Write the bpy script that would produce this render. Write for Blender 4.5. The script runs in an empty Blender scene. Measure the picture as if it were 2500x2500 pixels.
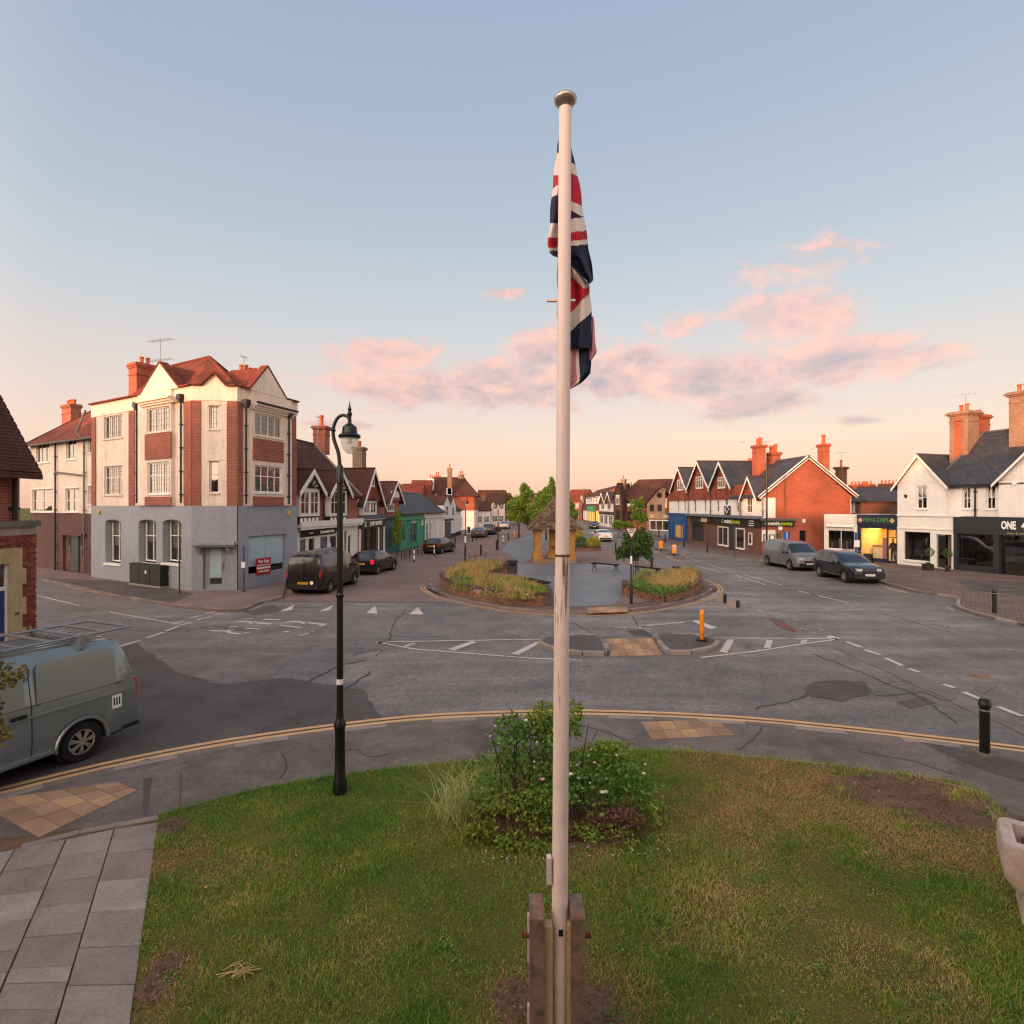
import bpy, math, random
import numpy as np
from mathutils import Vector, Matrix
RN = random.Random(11)
NP = np.random.default_rng(5)
S = bpy.context.scene
C = S.collection
rad = math.radians
# ------------------------------------------------------------------ camera, sky, sun, exposure
F, H, HY, CX = 1354.0, 4.4, 1235.0, 1250.0      # focal length in photo pixels, eye height, horizon row, centre column
cam = bpy.data.objects.new('camera', bpy.data.cameras.new('camera'))
C.objects.link(cam)
cam.location = (0, 0, H)
cam.rotation_euler = (rad(90), 0, 0)
cam.data.sensor_width = 36.0
cam.data.lens = F / 2500 * 36
cam.data.shift_y = -15 / 2500
cam.data.clip_start = 0.05
cam.data.clip_end = 3000
S.camera = cam
SUN_AZ = math.atan2(-0.60, -0.80)               # direction towards the sun: behind the camera, to its left
SUN_EL = rad(2.6)
sun_to = Vector((math.sin(SUN_AZ) * math.cos(SUN_EL), math.cos(SUN_AZ) * math.cos(SUN_EL), math.sin(SUN_EL)))
sl = bpy.data.lights.new('sun', 'SUN')
sl.energy = 3.1
sl.angle = rad(0.9)
sl.color = (1.0, 0.40, 0.17)
so = bpy.data.objects.new('sun', sl)
C.objects.link(so)
so.location = (-40, -60, 30)
so.rotation_euler = (-sun_to).to_track_quat('-Z', 'Y').to_euler()
S.view_settings.view_transform = 'Standard'
S.view_settings.look = 'None'
S.view_settings.gamma = 1
S.view_settings.exposure = 0.6
S.cycles.use_denoising = True
S.cycles.denoising_input_passes = 'RGB_ALBEDO_NORMAL'
S.cycles.denoising_prefilter = 'NONE'
S.cycles.filter_width = 1.25
S.cycles.sample_clamp_indirect = 3.0
S.cycles.max_bounces = 6
S.cycles.diffuse_bounces = 3
S.cycles.glossy_bounces = 3
S.cycles.transparent_max_bounces = 12

def lin(c):
    return c / 12.92 if c <= 0.04045 else ((c + 0.055) / 1.055) ** 2.4
def hx(s, k=1.0):
    s = s.lstrip('#')
    return tuple(min(1, lin(int(s[i:i + 2], 16) / 255) * k) for i in (0, 2, 4)) + (1,)

W = bpy.data.worlds.new('World')
S.world = W
W.use_nodes = True
def make_world():
    nt = W.node_tree; N = nt.nodes; Lk = nt.links
    for n in list(N): N.remove(n)
    def nd(t, **k):
        n = N.new(t)
        for a, b in k.items(): setattr(n, a, b)
        return n
    def val(x, sock):
        if hasattr(x, 'links') or hasattr(x, 'is_linked'): Lk.new(x, sock)
        else: sock.default_value = x
    def mt(op, a, b=None, c=None, clamp=False):
        n = nd('ShaderNodeMath', operation=op, use_clamp=clamp)
        for i, x in enumerate((a, b, c)):
            if x is not None: val(x, n.inputs[i])
        return n.outputs[0]
    def mix(f, a, b, bt='MIX'):
        n = nd('ShaderNodeMix', data_type='RGBA', blend_type=bt)
        val(f, n.inputs[0]); val(a, n.inputs[6]); val(b, n.inputs[7])
        return n.outputs[2]
    tc = nd('ShaderNodeTexCoord')
    sp = nd('ShaderNodeSeparateXYZ'); Lk.new(tc.outputs['Generated'], sp.inputs[0])
    X, Y, Z = sp.outputs
    el = mt('ARCSINE', Z)
    az = mt('ARCTAN2', X, Y)
    rp = nd('ShaderNodeValToRGB')
    Lk.new(mt('DIVIDE', el, rad(90)), rp.inputs[0])
    st = [(0.0, '#f2c2aa'), (0.03, '#f4cdb9'), (0.075, '#efd2c4'), (0.125, '#e1d0cb'), (0.19, '#cccccf'), (0.28, '#b5c0cc'), (0.38, '#a7b5c8'), (0.5, '#9cabc5'), (1.0, '#97a7c4')]
    cr = rp.color_ramp
    while len(cr.elements) < len(st): cr.elements.new(0.5)
    for e, (p, c) in zip(cr.elements, st): e.position = p; e.color = hx(c)
    base = rp.outputs[0]
    # clouds: noise in azimuth / elevation, thick where the bank stands
    cv = nd('ShaderNodeCombineXYZ')
    val(mt('MULTIPLY', az, 1.0), cv.inputs[0]); val(mt('MULTIPLY', el, 1.75), cv.inputs[1])
    def noise(scale, det, rough, off=0.0, dist=0.0, dx=0.0, dy=0.0):
        mp = nd('ShaderNodeVectorMath', operation='ADD'); Lk.new(cv.outputs[0], mp.inputs[0]); mp.inputs[1].default_value = (off + dx, off * .7 + dy, off)
        n = nd('ShaderNodeTexNoise'); Lk.new(mp.outputs[0], n.inputs['Vector'])
        n.inputs['Scale'].default_value = scale; n.inputs['Detail'].default_value = det; n.inputs['Roughness'].default_value = rough
        n.inputs['Distortion'].default_value = dist
        return n.outputs[0]
    n1 = noise(10.0, 13, 0.70, 3.1, 0.7)
    n1o = noise(10.0, 8, 0.62, 3.1, 0.7, -0.012, 0.035)
    n2 = noise(8.0, 9, 0.6, 7.7, 0.3)
    total = None
    blobs = [(-.23, .255, .11, .04, 1.0), (-.18, .21, .17, .045, 1.0), (-.02, .215, .18, .05, 1.05), (.09, .275, .12, .05, .95), (.20, .235, .18, .05, 1.05), (.36, .215, .18, .05, 1.1),
             (.47, .295, .12, .05, .95), (.47, .37, .12, .045, .72), (.54, .22, .15, .045, 1.05), (.63, .21, .09, .03, .7), (.42, .17, .11, .035, 1.0), (-.03, .185, .26, .025, .7),
             (-.008, .366, .045, .014, .95), (-.31, .14, .12, .012, .7), (-.24, .165, .06, .012, .55), (.13, .17, .05, .015, .6), (.52, .155, .06, .012, .6), (.56, .13, .05, .012, .7), (-.44, .21, .14, .03, .5),
             (.10, .40, .04, .02, .45), (.28, .30, .07, .03, .75), (1.3, .24, .3, .06, .95), (-1.4, .22, .35, .05, .9), (2.2, .25, .3, .06, .9), (-2.4, .3, .3, .05, .6)]
    for (a, e, ra, re, wt) in blobs:
        dx = mt('DIVIDE', mt('SUBTRACT', az, a), ra); dy = mt('DIVIDE', mt('SUBTRACT', el, e), re)
        g = mt('MULTIPLY', mt('EXPONENT', mt('MULTIPLY', mt('ADD', mt('MULTIPLY', dx, dx), mt('MULTIPLY', dy, dy)), -1.0)), wt)
        total = g if total is None else mt('MAXIMUM', total, g)
    dens = mt('SUBTRACT', mt('ADD', mt('MULTIPLY', total, 0.74), mt('MULTIPLY', n1, 1.35)), 0.92)
    mk = nd('ShaderNodeMapRange', interpolation_type='SMOOTHSTEP'); Lk.new(dens, mk.inputs[0])
    mk.inputs[1].default_value = 0.0; mk.inputs[2].default_value = 0.36; mk.inputs[3].default_value = 0; mk.inputs[4].default_value = 0.92
    mask = mk.outputs[0]
    ck = nd('ShaderNodeMapRange', interpolation_type='SMOOTHSTEP'); 
    Lk.new(mt('ADD', mt('MULTIPLY', n2, 1.0), mt('ADD', mt('MULTIPLY', mt('SUBTRACT', el, 0.23), 1.6), mt('MULTIPLY', mt('SUBTRACT', dens, 0.2), -0.25))), ck.inputs[0])
    ck.inputs[1].default_value = 0.27; ck.inputs[2].default_value = 0.52
    lit = mt('ADD', mt('MULTIPLY', mt('SUBTRACT', n1, n1o), 4.5), 0.5, clamp=True)      # cloud tops and edges catch the light
    ccol = mix(mt('ADD', mt('MULTIPLY', ck.outputs[0], 0.62), mt('MULTIPLY', lit, 0.42), clamp=True), hx('#a99cae'), hx('#ffc6b4'))
    sky = mix(mask, base, ccol)
    # the physical sky adds the brighter, warmer side around the sun behind the camera
    ns = nd('ShaderNodeTexSky', sky_type='NISHITA')
    ns.sun_disc = False; ns.sun_elevation = SUN_EL; ns.sun_rotation = SUN_AZ % (2 * math.pi)
    ns.air_density = 1.0; ns.dust_density = 1.5
    add = nd('ShaderNodeMix', data_type='RGBA', blend_type='ADD'); add.inputs[0].default_value = 1.0
    sc_ = nd('ShaderNodeMix', data_type='RGBA', blend_type='MULTIPLY'); sc_.inputs[0].default_value = 1.0
    Lk.new(ns.outputs[0], sc_.inputs[6]); sc_.inputs[7].default_value = (NISHITA,) * 3 + (1,)
    sb = nd('ShaderNodeMix', data_type='RGBA', blend_type='MULTIPLY'); sb.inputs[0].default_value = 1.0
    Lk.new(sky, sb.inputs[6]); sb.inputs[7].default_value = (BASESKY,) * 3 + (1,)
    Lk.new(sb.outputs[2], add.inputs[6]); Lk.new(sc_.outputs[2], add.inputs[7])
    # warm glow added to the sun side of the sky, brightening ground and walls
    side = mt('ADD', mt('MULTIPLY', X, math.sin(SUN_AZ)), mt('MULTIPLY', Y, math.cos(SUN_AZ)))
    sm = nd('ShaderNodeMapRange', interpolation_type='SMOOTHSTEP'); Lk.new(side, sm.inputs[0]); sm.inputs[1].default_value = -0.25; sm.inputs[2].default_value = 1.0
    fl = mt('MULTIPLY', mt('MULTIPLY', sm.outputs[0], mt('SUBTRACT', 1.0, mt('MULTIPLY', Z, 0.8))), WEST_FILL)
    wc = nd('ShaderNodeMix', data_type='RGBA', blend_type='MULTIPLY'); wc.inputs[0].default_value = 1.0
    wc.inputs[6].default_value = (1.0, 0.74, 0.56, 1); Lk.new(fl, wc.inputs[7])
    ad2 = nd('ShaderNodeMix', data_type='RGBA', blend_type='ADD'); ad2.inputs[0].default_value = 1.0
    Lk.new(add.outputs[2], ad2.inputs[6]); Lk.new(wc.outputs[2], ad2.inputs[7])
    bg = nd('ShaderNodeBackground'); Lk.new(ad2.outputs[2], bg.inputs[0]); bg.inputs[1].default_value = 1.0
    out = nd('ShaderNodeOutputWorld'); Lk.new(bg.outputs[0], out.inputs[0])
NISHITA, BASESKY, WEST_FILL = 0.05, 0.635, 3.2
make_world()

# ------------------------------------------------------------------ materials
MATS = {}
class NT:
    def __init__(s, name):
        s.m = bpy.data.materials.new(name); s.m.use_nodes = True
        s.t = s.m.node_tree; s.N = s.t.nodes; s.L = s.t.links
        s.bsdf = s.N['Principled BSDF']; s.out = s.N['Material Output']
    def nd(s, t, **k):
        n = s.N.new(t)
        for a, b in k.items(): setattr(n, a, b)
        return n
    def inp(s, sock, x):
        if hasattr(x, 'is_linked'): s.L.new(x, sock)
        else: sock.default_value = x
    def coords(s, kind='Object'):
        return s.nd('ShaderNodeTexCoord').outputs[kind]
    def world_pos(s):
        return s.nd('ShaderNodeNewGeometry').outputs['Position']
    def noise(s, vec, scale, det=4, rough=.55, out=0, dist=0):
        n = s.nd('ShaderNodeTexNoise'); s.L.new(vec, n.inputs['Vector'])
        n.inputs['Scale'].default_value = scale; n.inputs['Detail'].default_value = det; n.inputs['Roughness'].default_value = rough; n.inputs['Distortion'].default_value = dist
        return n.outputs[out]
    def ramp(s, fac, stops, interp='LINEAR'):
        r = s.nd('ShaderNodeValToRGB'); s.L.new(fac, r.inputs[0]); cr = r.color_ramp; cr.interpolation = interp
        while len(cr.elements) < len(stops): cr.elements.new(.5)
        for e, (p, c) in zip(cr.elements, stops): e.position = p; e.color = c if len(c) == 4 else tuple(c) + (1,)
        return r.outputs[0]
    def rng(s, x, a, b, c=0., d=1.):
        n = s.nd('ShaderNodeMapRange'); s.L.new(x, n.inputs[0])
        for i, v in enumerate((a, b, c, d)): n.inputs[i + 1].default_value = v
        return n.outputs[0]
    def mix(s, f, a, b, bt='MIX'):
        n = s.nd('ShaderNodeMix', data_type='RGBA', blend_type=bt)
        s.inp(n.inputs[0], f); s.inp(n.inputs[6], a); s.inp(n.inputs[7], b)
        return n.outputs[2]
    def math(s, op, a, b=0.):
        n = s.nd('ShaderNodeMath', operation=op); s.inp(n.inputs[0], a); s.inp(n.inputs[1], b)
        return n.outputs[0]
    def bump(s, h, strength=.3, dist=.01):
        b = s.nd('ShaderNodeBump'); b.inputs['Strength'].default_value = strength; b.inputs['Distance'].default_value = dist
        s.L.new(h, b.inputs['Height']); s.L.new(b.outputs[0], s.bsdf.inputs['Normal'])
    def set(s, col=None, rough=None, metal=None, spec=None, **k):
        B = s.bsdf.inputs
        if col is not None: s.inp(B['Base Color'], col)
        if rough is not None: s.inp(B['Roughness'], rough)
        if metal is not None: B['Metallic'].default_value = metal
        if spec is not None: B['Specular IOR Level'].default_value = spec
        for a, b in k.items(): s.inp(B[a], b)
        return s.m
def reg(name):
    def d(fn):
        t = NT(name); fn(t); MATS[name] = t.m; return fn
    return d
def plain(name, col, rough=.6, var=.18, scale=2.5, bump=0., bscale=60., metal=0., spec=.4, fine=.1, streak=0., **k):
    """painted, rendered or stone surface: colour with broad and fine variation"""
    t = NT(name); v = t.world_pos()
    c = hx(col) if isinstance(col, str) else col
    n = t.noise(v, scale, 5, .6); n2 = t.noise(v, scale * 14, 3, .6)
    f = t.math('ADD', t.rng(n, .3, .7, 1 - var, 1 + var), t.rng(n2, .3, .7, -fine, fine))
    if streak:
        mp = t.nd('ShaderNodeMapping'); t.L.new(v, mp.inputs[0]); mp.inputs['Scale'].default_value = (2.6, 2.6, .28)
        f = t.math('SUBTRACT', f, t.rng(t.noise(mp.outputs[0], 1.6, 6, .7), .48, .72, 0, streak))
    mv = t.nd('ShaderNodeMix', data_type='RGBA', blend_type='MULTIPLY'); mv.inputs[0].default_value = 1
    mv.inputs[6].default_value = c; t.L.new(f, mv.inputs[7])
    t.set(mv.outputs[2], rough, metal, spec, **k)
    if bump: t.bump(t.noise(v, bscale, 4, .6), bump, .01)
    MATS[name] = t.m
    return t.m
def bricks(name, c1, c2, mortar, bw=.225, bh=.075, ms=.010, bump=.5, var=.25, off=.5, rough=.85, big=.5):
    t = NT(name); uv = t.coords('UV')
    b = t.nd('ShaderNodeTexBrick'); t.L.new(uv, b.inputs['Vector']); b.offset = off
    b.inputs['Scale'].default_value = 1; b.inputs['Brick Width'].default_value = bw; b.inputs['Row Height'].default_value = bh
    b.inputs['Mortar Size'].default_value = ms; b.inputs['Mortar Smooth'].default_value = .2; b.inputs['Bias'].default_value = 0
    b.inputs['Color1'].default_value = hx(c1); b.inputs['Color2'].default_value = hx(c2); b.inputs['Mortar'].default_value = hx(mortar)
    wp = t.world_pos()
    n = t.noise(wp, big, 5, .6); n2 = t.noise(wp, 7, 4, .7)
    f = t.math('MULTIPLY', t.rng(n, .3, .7, 1 - var, 1 + var), t.rng(n2, .3, .7, 1 - var * .7, 1 + var * .7))
    col = t.mix(1.0, b.outputs[0], f, 'MULTIPLY')
    t.set(col, rough, 0, .3)
    t.bump(t.math('SUBTRACT', 1.0, b.outputs[1]), bump, .012)
    MATS[name] = t.m
def glass(name, tint, mixf=.45, rough=.03, tr='#c8d0d0'):
    t = NT(name)
    gl = t.nd('ShaderNodeBsdfGlossy'); gl.inputs['Roughness'].default_value = rough; gl.inputs['Color'].default_value = hx(tint)
    tp = t.nd('ShaderNodeBsdfTransparent'); tp.inputs['Color'].default_value = hx(tr)
    fr = t.nd('ShaderNodeFresnel'); fr.inputs['IOR'].default_value = 1.5
    ms = t.nd('ShaderNodeMixShader')
    t.L.new(t.rng(fr.outputs[0], 0, 1, mixf * .35, 1), ms.inputs[0]); t.L.new(tp.outputs[0], ms.inputs[1]); t.L.new(gl.outputs[0], ms.inputs[2])
    t.L.new(ms.outputs[0], t.out.inputs[0])
    MATS[name] = t.m
def leafm(name, a, b, c=None, trans=.25, rough=.6):
    t = NT(name); g = t.nd('ShaderNodeNewGeometry')
    n = t.noise(g.outputs['Position'], 1.3, 3, .6)
    f = t.math('ADD', t.math('MULTIPLY', g.outputs['Random Per Island'], .65), t.math('MULTIPLY', n, .4))
    col = t.ramp(f, [(0.05, hx(a)), (.55, hx(b)), (.95, hx(c or b))])
    t.set(col, rough, 0, .25)
    if trans:
        td = t.nd('ShaderNodeBsdfTranslucent'); t.L.new(col, td.inputs[0])
        ms = t.nd('ShaderNodeMixShader'); ms.inputs[0].default_value = trans
        t.L.new(t.bsdf.outputs[0], ms.inputs[1]); t.L.new(td.outputs[0], ms.inputs[2]); t.L.new(ms.outputs[0], t.out.inputs[0])
    MATS[name] = t.m
def emit(name, col, strength, base=None):
    t = NT(name); t.set(hx(base or col), .5, 0, .3); t.bsdf.inputs['Emission Color'].default_value = hx(col); t.bsdf.inputs['Emission Strength'].default_value = strength
    MATS[name] = t.m

# ------------------------------------------------------------------ geometry helpers
def G(px, py, z=0.):
    d = (H - z) * F / (py - HY)
    return Vector(((px - CX) / F * d, d, z))
def A(px, py, d):
    return Vector(((px - CX) / F * d, d, H - (py - HY) / F * d))
def crop(x0, y0, s):
    return lambda x, y: (x0 + x / s, y0 + y / s)
class Fr:
    """a wall plane: u along the wall to the right as the street sees it, y into the building, z up"""
    def __init__(s, p0, p1):
        s.o = Vector((p0[0], p0[1], 0)); d = Vector((p1[0] - p0[0], p1[1] - p0[1], 0)); s.len = d.length; s.ux = d / s.len
        s.uy = Vector((-s.ux.y, s.ux.x, 0)); s.ang = math.atan2(s.ux.y, s.ux.x)
    def w(s, u, y, z): return s.o + s.ux * u + s.uy * y + Vector((0, 0, z))
    def uv(s, p, y=0.):
        d = Vector(((p[0] - CX) / F, 1., -(p[1] - HY) / F)); o = Vector((0, 0, H))
        n = s.uy; t = (s.o + n * y - o).dot(n) / d.dot(n); q = o + d * t
        return ((q - s.o).dot(s.ux), q.z)
    def rect(s, xl, xr, yt, yb, cr=None, y=0.):
        cr = cr or (lambda a, b: (a, b)); xc = (xl + xr) / 2; ym = (yt + yb) / 2
        return (s.uv(cr(xl, ym), y)[0], s.uv(cr(xr, ym), y)[0], s.uv(cr(xc, yb), y)[1], s.uv(cr(xc, yt), y)[1])
class M:
    def __init__(s): s.v = []; s.f = []
    def add(s, vs, fs):
        o = len(s.v); s.v += [Vector(p) for p in vs]; s.f += [tuple(i + o for i in f) for f in fs]; return s
    def quad(s, *p): return s.add(p, [tuple(range(len(p)))])
    def box(s, x0, x1, y0, y1, z0, z1):
        return s.add([(x, y, z) for z in (z0, z1) for y in (y0, y1) for x in (x0, x1)],
                     [(0, 2, 3, 1), (4, 5, 7, 6), (0, 1, 5, 4), (2, 6, 7, 3), (0, 4, 6, 2), (1, 3, 7, 5)])
    def bar(s, p0, p1, w, h, up=(0, 0, 1)):
        p0 = Vector(p0); p1 = Vector(p1); d = (p1 - p0).normalized(); up = Vector(up)
        r = d.cross(up)
        if r.length < 1e-4: r = d.cross(Vector((1, 0, 0)))
        r.normalize(); q = r.cross(d); r *= w / 2; q *= h / 2
        vs = [p + a * r + b * q for p in (p0, p1) for a, b in ((-1, -1), (1, -1), (1, 1), (-1, 1))]
        return s.add(vs, [(3, 2, 1, 0), (4, 5, 6, 7), (0, 1, 5, 4), (1, 2, 6, 5), (2, 3, 7, 6), (3, 0, 4, 7)])
    def cyl(s, p0, p1, r0, r1=None, n=10):
        r1 = r0 if r1 is None else r1
        return s.tube([p0, p1], [r0, r1], n)
    def tube(s, pts, r, n=8, cap=True):
        pts = [Vector(p) for p in pts]; rs = r if isinstance(r, (list, tuple)) else [r] * len(pts)
        o = len(s.v); ref = None
        for i, p in enumerate(pts):
            t = (pts[min(i + 1, len(pts) - 1)] - pts[max(i - 1, 0)]).normalized()
            if ref is None: ref = Vector((1, 0, 0)) if abs(t.x) < .9 else Vector((0, 1, 0))
            a = (ref - t * ref.dot(t)).normalized(); b = t.cross(a); ref = a
            s.v += [p + (a * math.cos(2 * math.pi * k / n) + b * math.sin(2 * math.pi * k / n)) * rs[i] for k in range(n)]
        for i in range(len(pts) - 1):
            for k in range(n):
                k2 = (k + 1) % n
                s.f.append((o + i * n + k, o + i * n + k2, o + (i + 1) * n + k2, o + (i + 1) * n + k))
        if cap:
            s.f.append(tuple(o + k for k in reversed(range(n)))); e = o + (len(pts) - 1) * n; s.f.append(tuple(e + k for k in range(n)))
        return s
    def lathe(s, prof, n=16, c=(0, 0, 0), sx=1., sy=1., rot=0.):
        o = len(s.v); c = Vector(c)
        for r, z in prof:
            s.v += [c + Vector((r * sx * math.cos(2 * math.pi * k / n + rot), r * sy * math.sin(2 * math.pi * k / n + rot), z)) for k in range(n)]
        for i in range(len(prof) - 1):
            for k in range(n):
                k2 = (k + 1) % n; s.f.append((o + i * n + k, o + i * n + k2, o + (i + 1) * n + k2, o + (i + 1) * n + k))
        s.f.append(tuple(o + k for k in reversed(range(n)))); e = o + (len(prof) - 1) * n; s.f.append(tuple(e + k for k in range(n)))
        return s
    def _ext(s, bot, top, flip=False):
        n = len(bot); o = len(s.v); s.v += [Vector(p) for p in bot] + [Vector(p) for p in top]
        fs = [tuple(reversed(range(n))), tuple(range(n, 2 * n))] + [(i, (i + 1) % n, n + (i + 1) % n, n + i) for i in range(n)]
        s.f += [tuple(o + i for i in (reversed(f) if flip else f)) for f in fs]; return s
    @staticmethod
    def _area(p): return sum(p[i][0] * p[(i + 1) % len(p)][1] - p[(i + 1) % len(p)][0] * p[i][1] for i in range(len(p)))
    def prism(s, poly, z0, z1):
        if s._area(poly) < 0: poly = poly[::-1]
        return s._ext([(p[0], p[1], z0) for p in poly], [(p[0], p[1], z1) for p in poly])
    def prismy(s, poly, y0, y1):
        if s._area(poly) < 0: poly = poly[::-1]
        return s._ext([(p[0], y1, p[1]) for p in poly], [(p[0], y0, p[1]) for p in poly])
    def prismx(s, poly, x0, x1):
        if s._area(poly) < 0: poly = poly[::-1]
        return s._ext([(x0, p[0], p[1]) for p in poly], [(x1, p[0], p[1]) for p in poly])
    def sheet(s, poly, z):
        if s._area(poly) < 0: poly = poly[::-1]
        return s.add([(p[0], p[1], z) for p in poly], [tuple(range(len(poly)))])
    def strip(s, pts, w, z, off=0.):
        pts = [Vector((p[0], p[1], 0)) for p in pts]; o = len(s.v); n = len(pts)
        for i, p in enumerate(pts):
            t = (pts[min(i + 1, n - 1)] - pts[max(i - 1, 0)]).normalized(); nr = Vector((-t.y, t.x, 0))
            for k in (-1, 1):
                q = p + nr * (off + k * w / 2); s.v.append(Vector((q.x, q.y, z)))
        for i in range(n - 1): s.f.append((o + 2 * i, o + 2 * i + 2, o + 2 * i + 3, o + 2 * i + 1))
        return s
    def wall(s, u0, u1, z0, z1, holes=(), y=0., rd=.22):
        """wall face at depth y with rectangular openings and their reveals"""
        us = sorted({u0, u1, *[min(max(h[i], u0), u1) for h in holes for i in (0, 1)]})
        zs = sorted({z0, z1, *[min(max(h[i], z0), z1) for h in holes for i in (2, 3)]})
        for i in range(len(us) - 1):
            for j in range(len(zs) - 1):
                cu = (us[i] + us[i + 1]) / 2; cz = (zs[j] + zs[j + 1]) / 2
                if any(h[0] < cu < h[1] and h[2] < cz < h[3] for h in holes): continue
                s.quad((us[i], y, zs[j]), (us[i + 1], y, zs[j]), (us[i + 1], y, zs[j + 1]), (us[i], y, zs[j + 1]))
        for h in holes:
            a, b, c, d = h[:4]
            s.quad((a, y, c), (a, y, d), (a, y + rd, d), (a, y + rd, c)); s.quad((b, y, d), (b, y, c), (b, y + rd, c), (b, y + rd, d))
            s.quad((a, y, c), (a, y + rd, c), (b, y + rd, c), (b, y, c)); s.quad((a, y, d), (b, y, d), (b, y + rd, d), (a, y + rd, d))
        return s
    def build(s, name, mat, parent=None, fr=None, smooth=0., loc=None, rotz=0., kind=None, uvw=True):
        vs = s.v
        if fr is not None:
            o = Vector(parent_root(parent).location) if parent else Vector((0, 0, 0))
            vs = [fr.w(p[0], p[1], p[2]) - o for p in vs]
        me = bpy.data.meshes.new(name)
        me.from_pydata([tuple(p) for p in vs], [], s.f)
        me.materials.append(MATS[mat] if isinstance(mat, str) else mat)
        if uvw: auto_uv(me)
        if smooth:
            me.polygons.foreach_set('use_smooth', [True] * len(me.polygons))
            me.set_sharp_from_angle(angle=rad(smooth))
        ob = bpy.data.objects.new(name, me); C.objects.link(ob)
        if parent: ob.parent = parent
        if loc is not None: ob.location = loc
        if rotz: ob.rotation_euler = (0, 0, rotz)
        if kind: ob['kind'] = kind
        return ob
def auto_uv(me):
    n = len(me.loops)
    if not n: return
    lay = me.uv_layers.new(name='UVMap')
    uv = np.zeros((n, 2), np.float32)
    co = np.zeros(len(me.vertices) * 3, np.float32); me.vertices.foreach_get('co', co); co = co.reshape(-1, 3)
    vi = np.zeros(n, np.int32); me.loops.foreach_get('vertex_index', vi)
    for p in me.polygons:
        nx, ny, nz = p.normal
        r = slice(p.loop_start, p.loop_start + p.loop_total); q = co[vi[r]]
        h = math.hypot(nx, ny)
        if h < 1e-3: uv[r] = q[:, :2]
        else:
            tx, ty = -ny / h, nx / h
            bx, by, bz = -nz * ty * 0 + (ny * 0 - nz * ty), nz * tx, nx * ty - ny * tx
            uv[r, 0] = q[:, 0] * tx + q[:, 1] * ty; uv[r, 1] = q[:, 0] * bx + q[:, 1] * by + q[:, 2] * bz
    lay.data.foreach_set('uv', uv.ravel())
def tag(o, label=None, cat=None, group=None, kind=None):
    if label: o['label'] = label
    if cat: o['category'] = cat
    if group: o['group'] = group
    if kind: o['kind'] = kind
    return o
def thing(name, label, cat, loc=(0, 0, 0), rotz=0., group=None):
    o = bpy.data.objects.new(name, None); C.objects.link(o); o.empty_display_size = .3
    o.location = loc; o.rotation_euler = (0, 0, rotz)
    return tag(o, label, cat, group)
def copy_tree(o, parent=None):
    c = o.copy(); C.objects.link(c); c.parent = parent
    for ch in list(o.children): copy_tree(ch, c)
    return c
def arr_mesh(name, verts, faces, mat, parent=None, kind=None, smooth=False):
    """mesh from numpy arrays; faces (n,k)"""
    me = bpy.data.meshes.new(name); nf, k = faces.shape
    me.vertices.add(len(verts)); me.vertices.foreach_set('co', np.ascontiguousarray(verts, np.float32).ravel())
    me.loops.add(nf * k); me.loops.foreach_set('vertex_index', np.ascontiguousarray(faces, np.int32).ravel())
    me.polygons.add(nf); me.polygons.foreach_set('loop_start', np.arange(0, nf * k, k, dtype=np.int32))
    me.update(calc_edges=True); me.validate()
    me.materials.append(MATS[mat])
    o = bpy.data.objects.new(name, me); C.objects.link(o)
    if parent: o.parent = parent
    if kind: o['kind'] = kind
    return o
def leaves(name, mat, parent, pts, size, up=.35, kind=None, aspect=.55):
    """many small folded leaves at the given points"""
    n = len(pts); d = NP.normal(size=(n, 3)); d[:, 2] = d[:, 2] * .7 - .1; d /= np.linalg.norm(d, axis=1)[:, None]
    r = NP.normal(size=(n, 3)); r[:, 2] += up; s = np.cross(d, r); s /= np.linalg.norm(s, axis=1)[:, None] + 1e-9
    nrm = np.cross(s, d)
    L = (size * NP.uniform(.6, 1.3, n))[:, None]
    p = np.asarray(pts, float)
    a = p - d * L * .5; b = p + d * L * .5; m1 = p + s * L * aspect * .5 + nrm * L * .12; m2 = p - s * L * aspect * .5 + nrm * L * .12
    v = np.stack([a, m1, b, m2], 1).reshape(-1, 3)
    f = np.arange(n * 4).reshape(-1, 4)
    return arr_mesh(name, v, f, mat, parent, kind)
def blob_pts(n, blobs, shell=.55):
    w = np.array([b[3] * b[4] * b[5] for b in blobs]) ** .7; w /= w.sum()
    k = NP.choice(len(blobs), n, p=w); B = np.array(blobs)[k]
    d = NP.normal(size=(n, 3)); d /= np.linalg.norm(d, axis=1)[:, None]
    r = shell + (1 - shell) * NP.random(n) ** .6
    r *= np.where(NP.random(n) < .12, 1.12, 1)
    return B[:, :3] + d * r[:, None] * B[:, 3:6]
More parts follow.
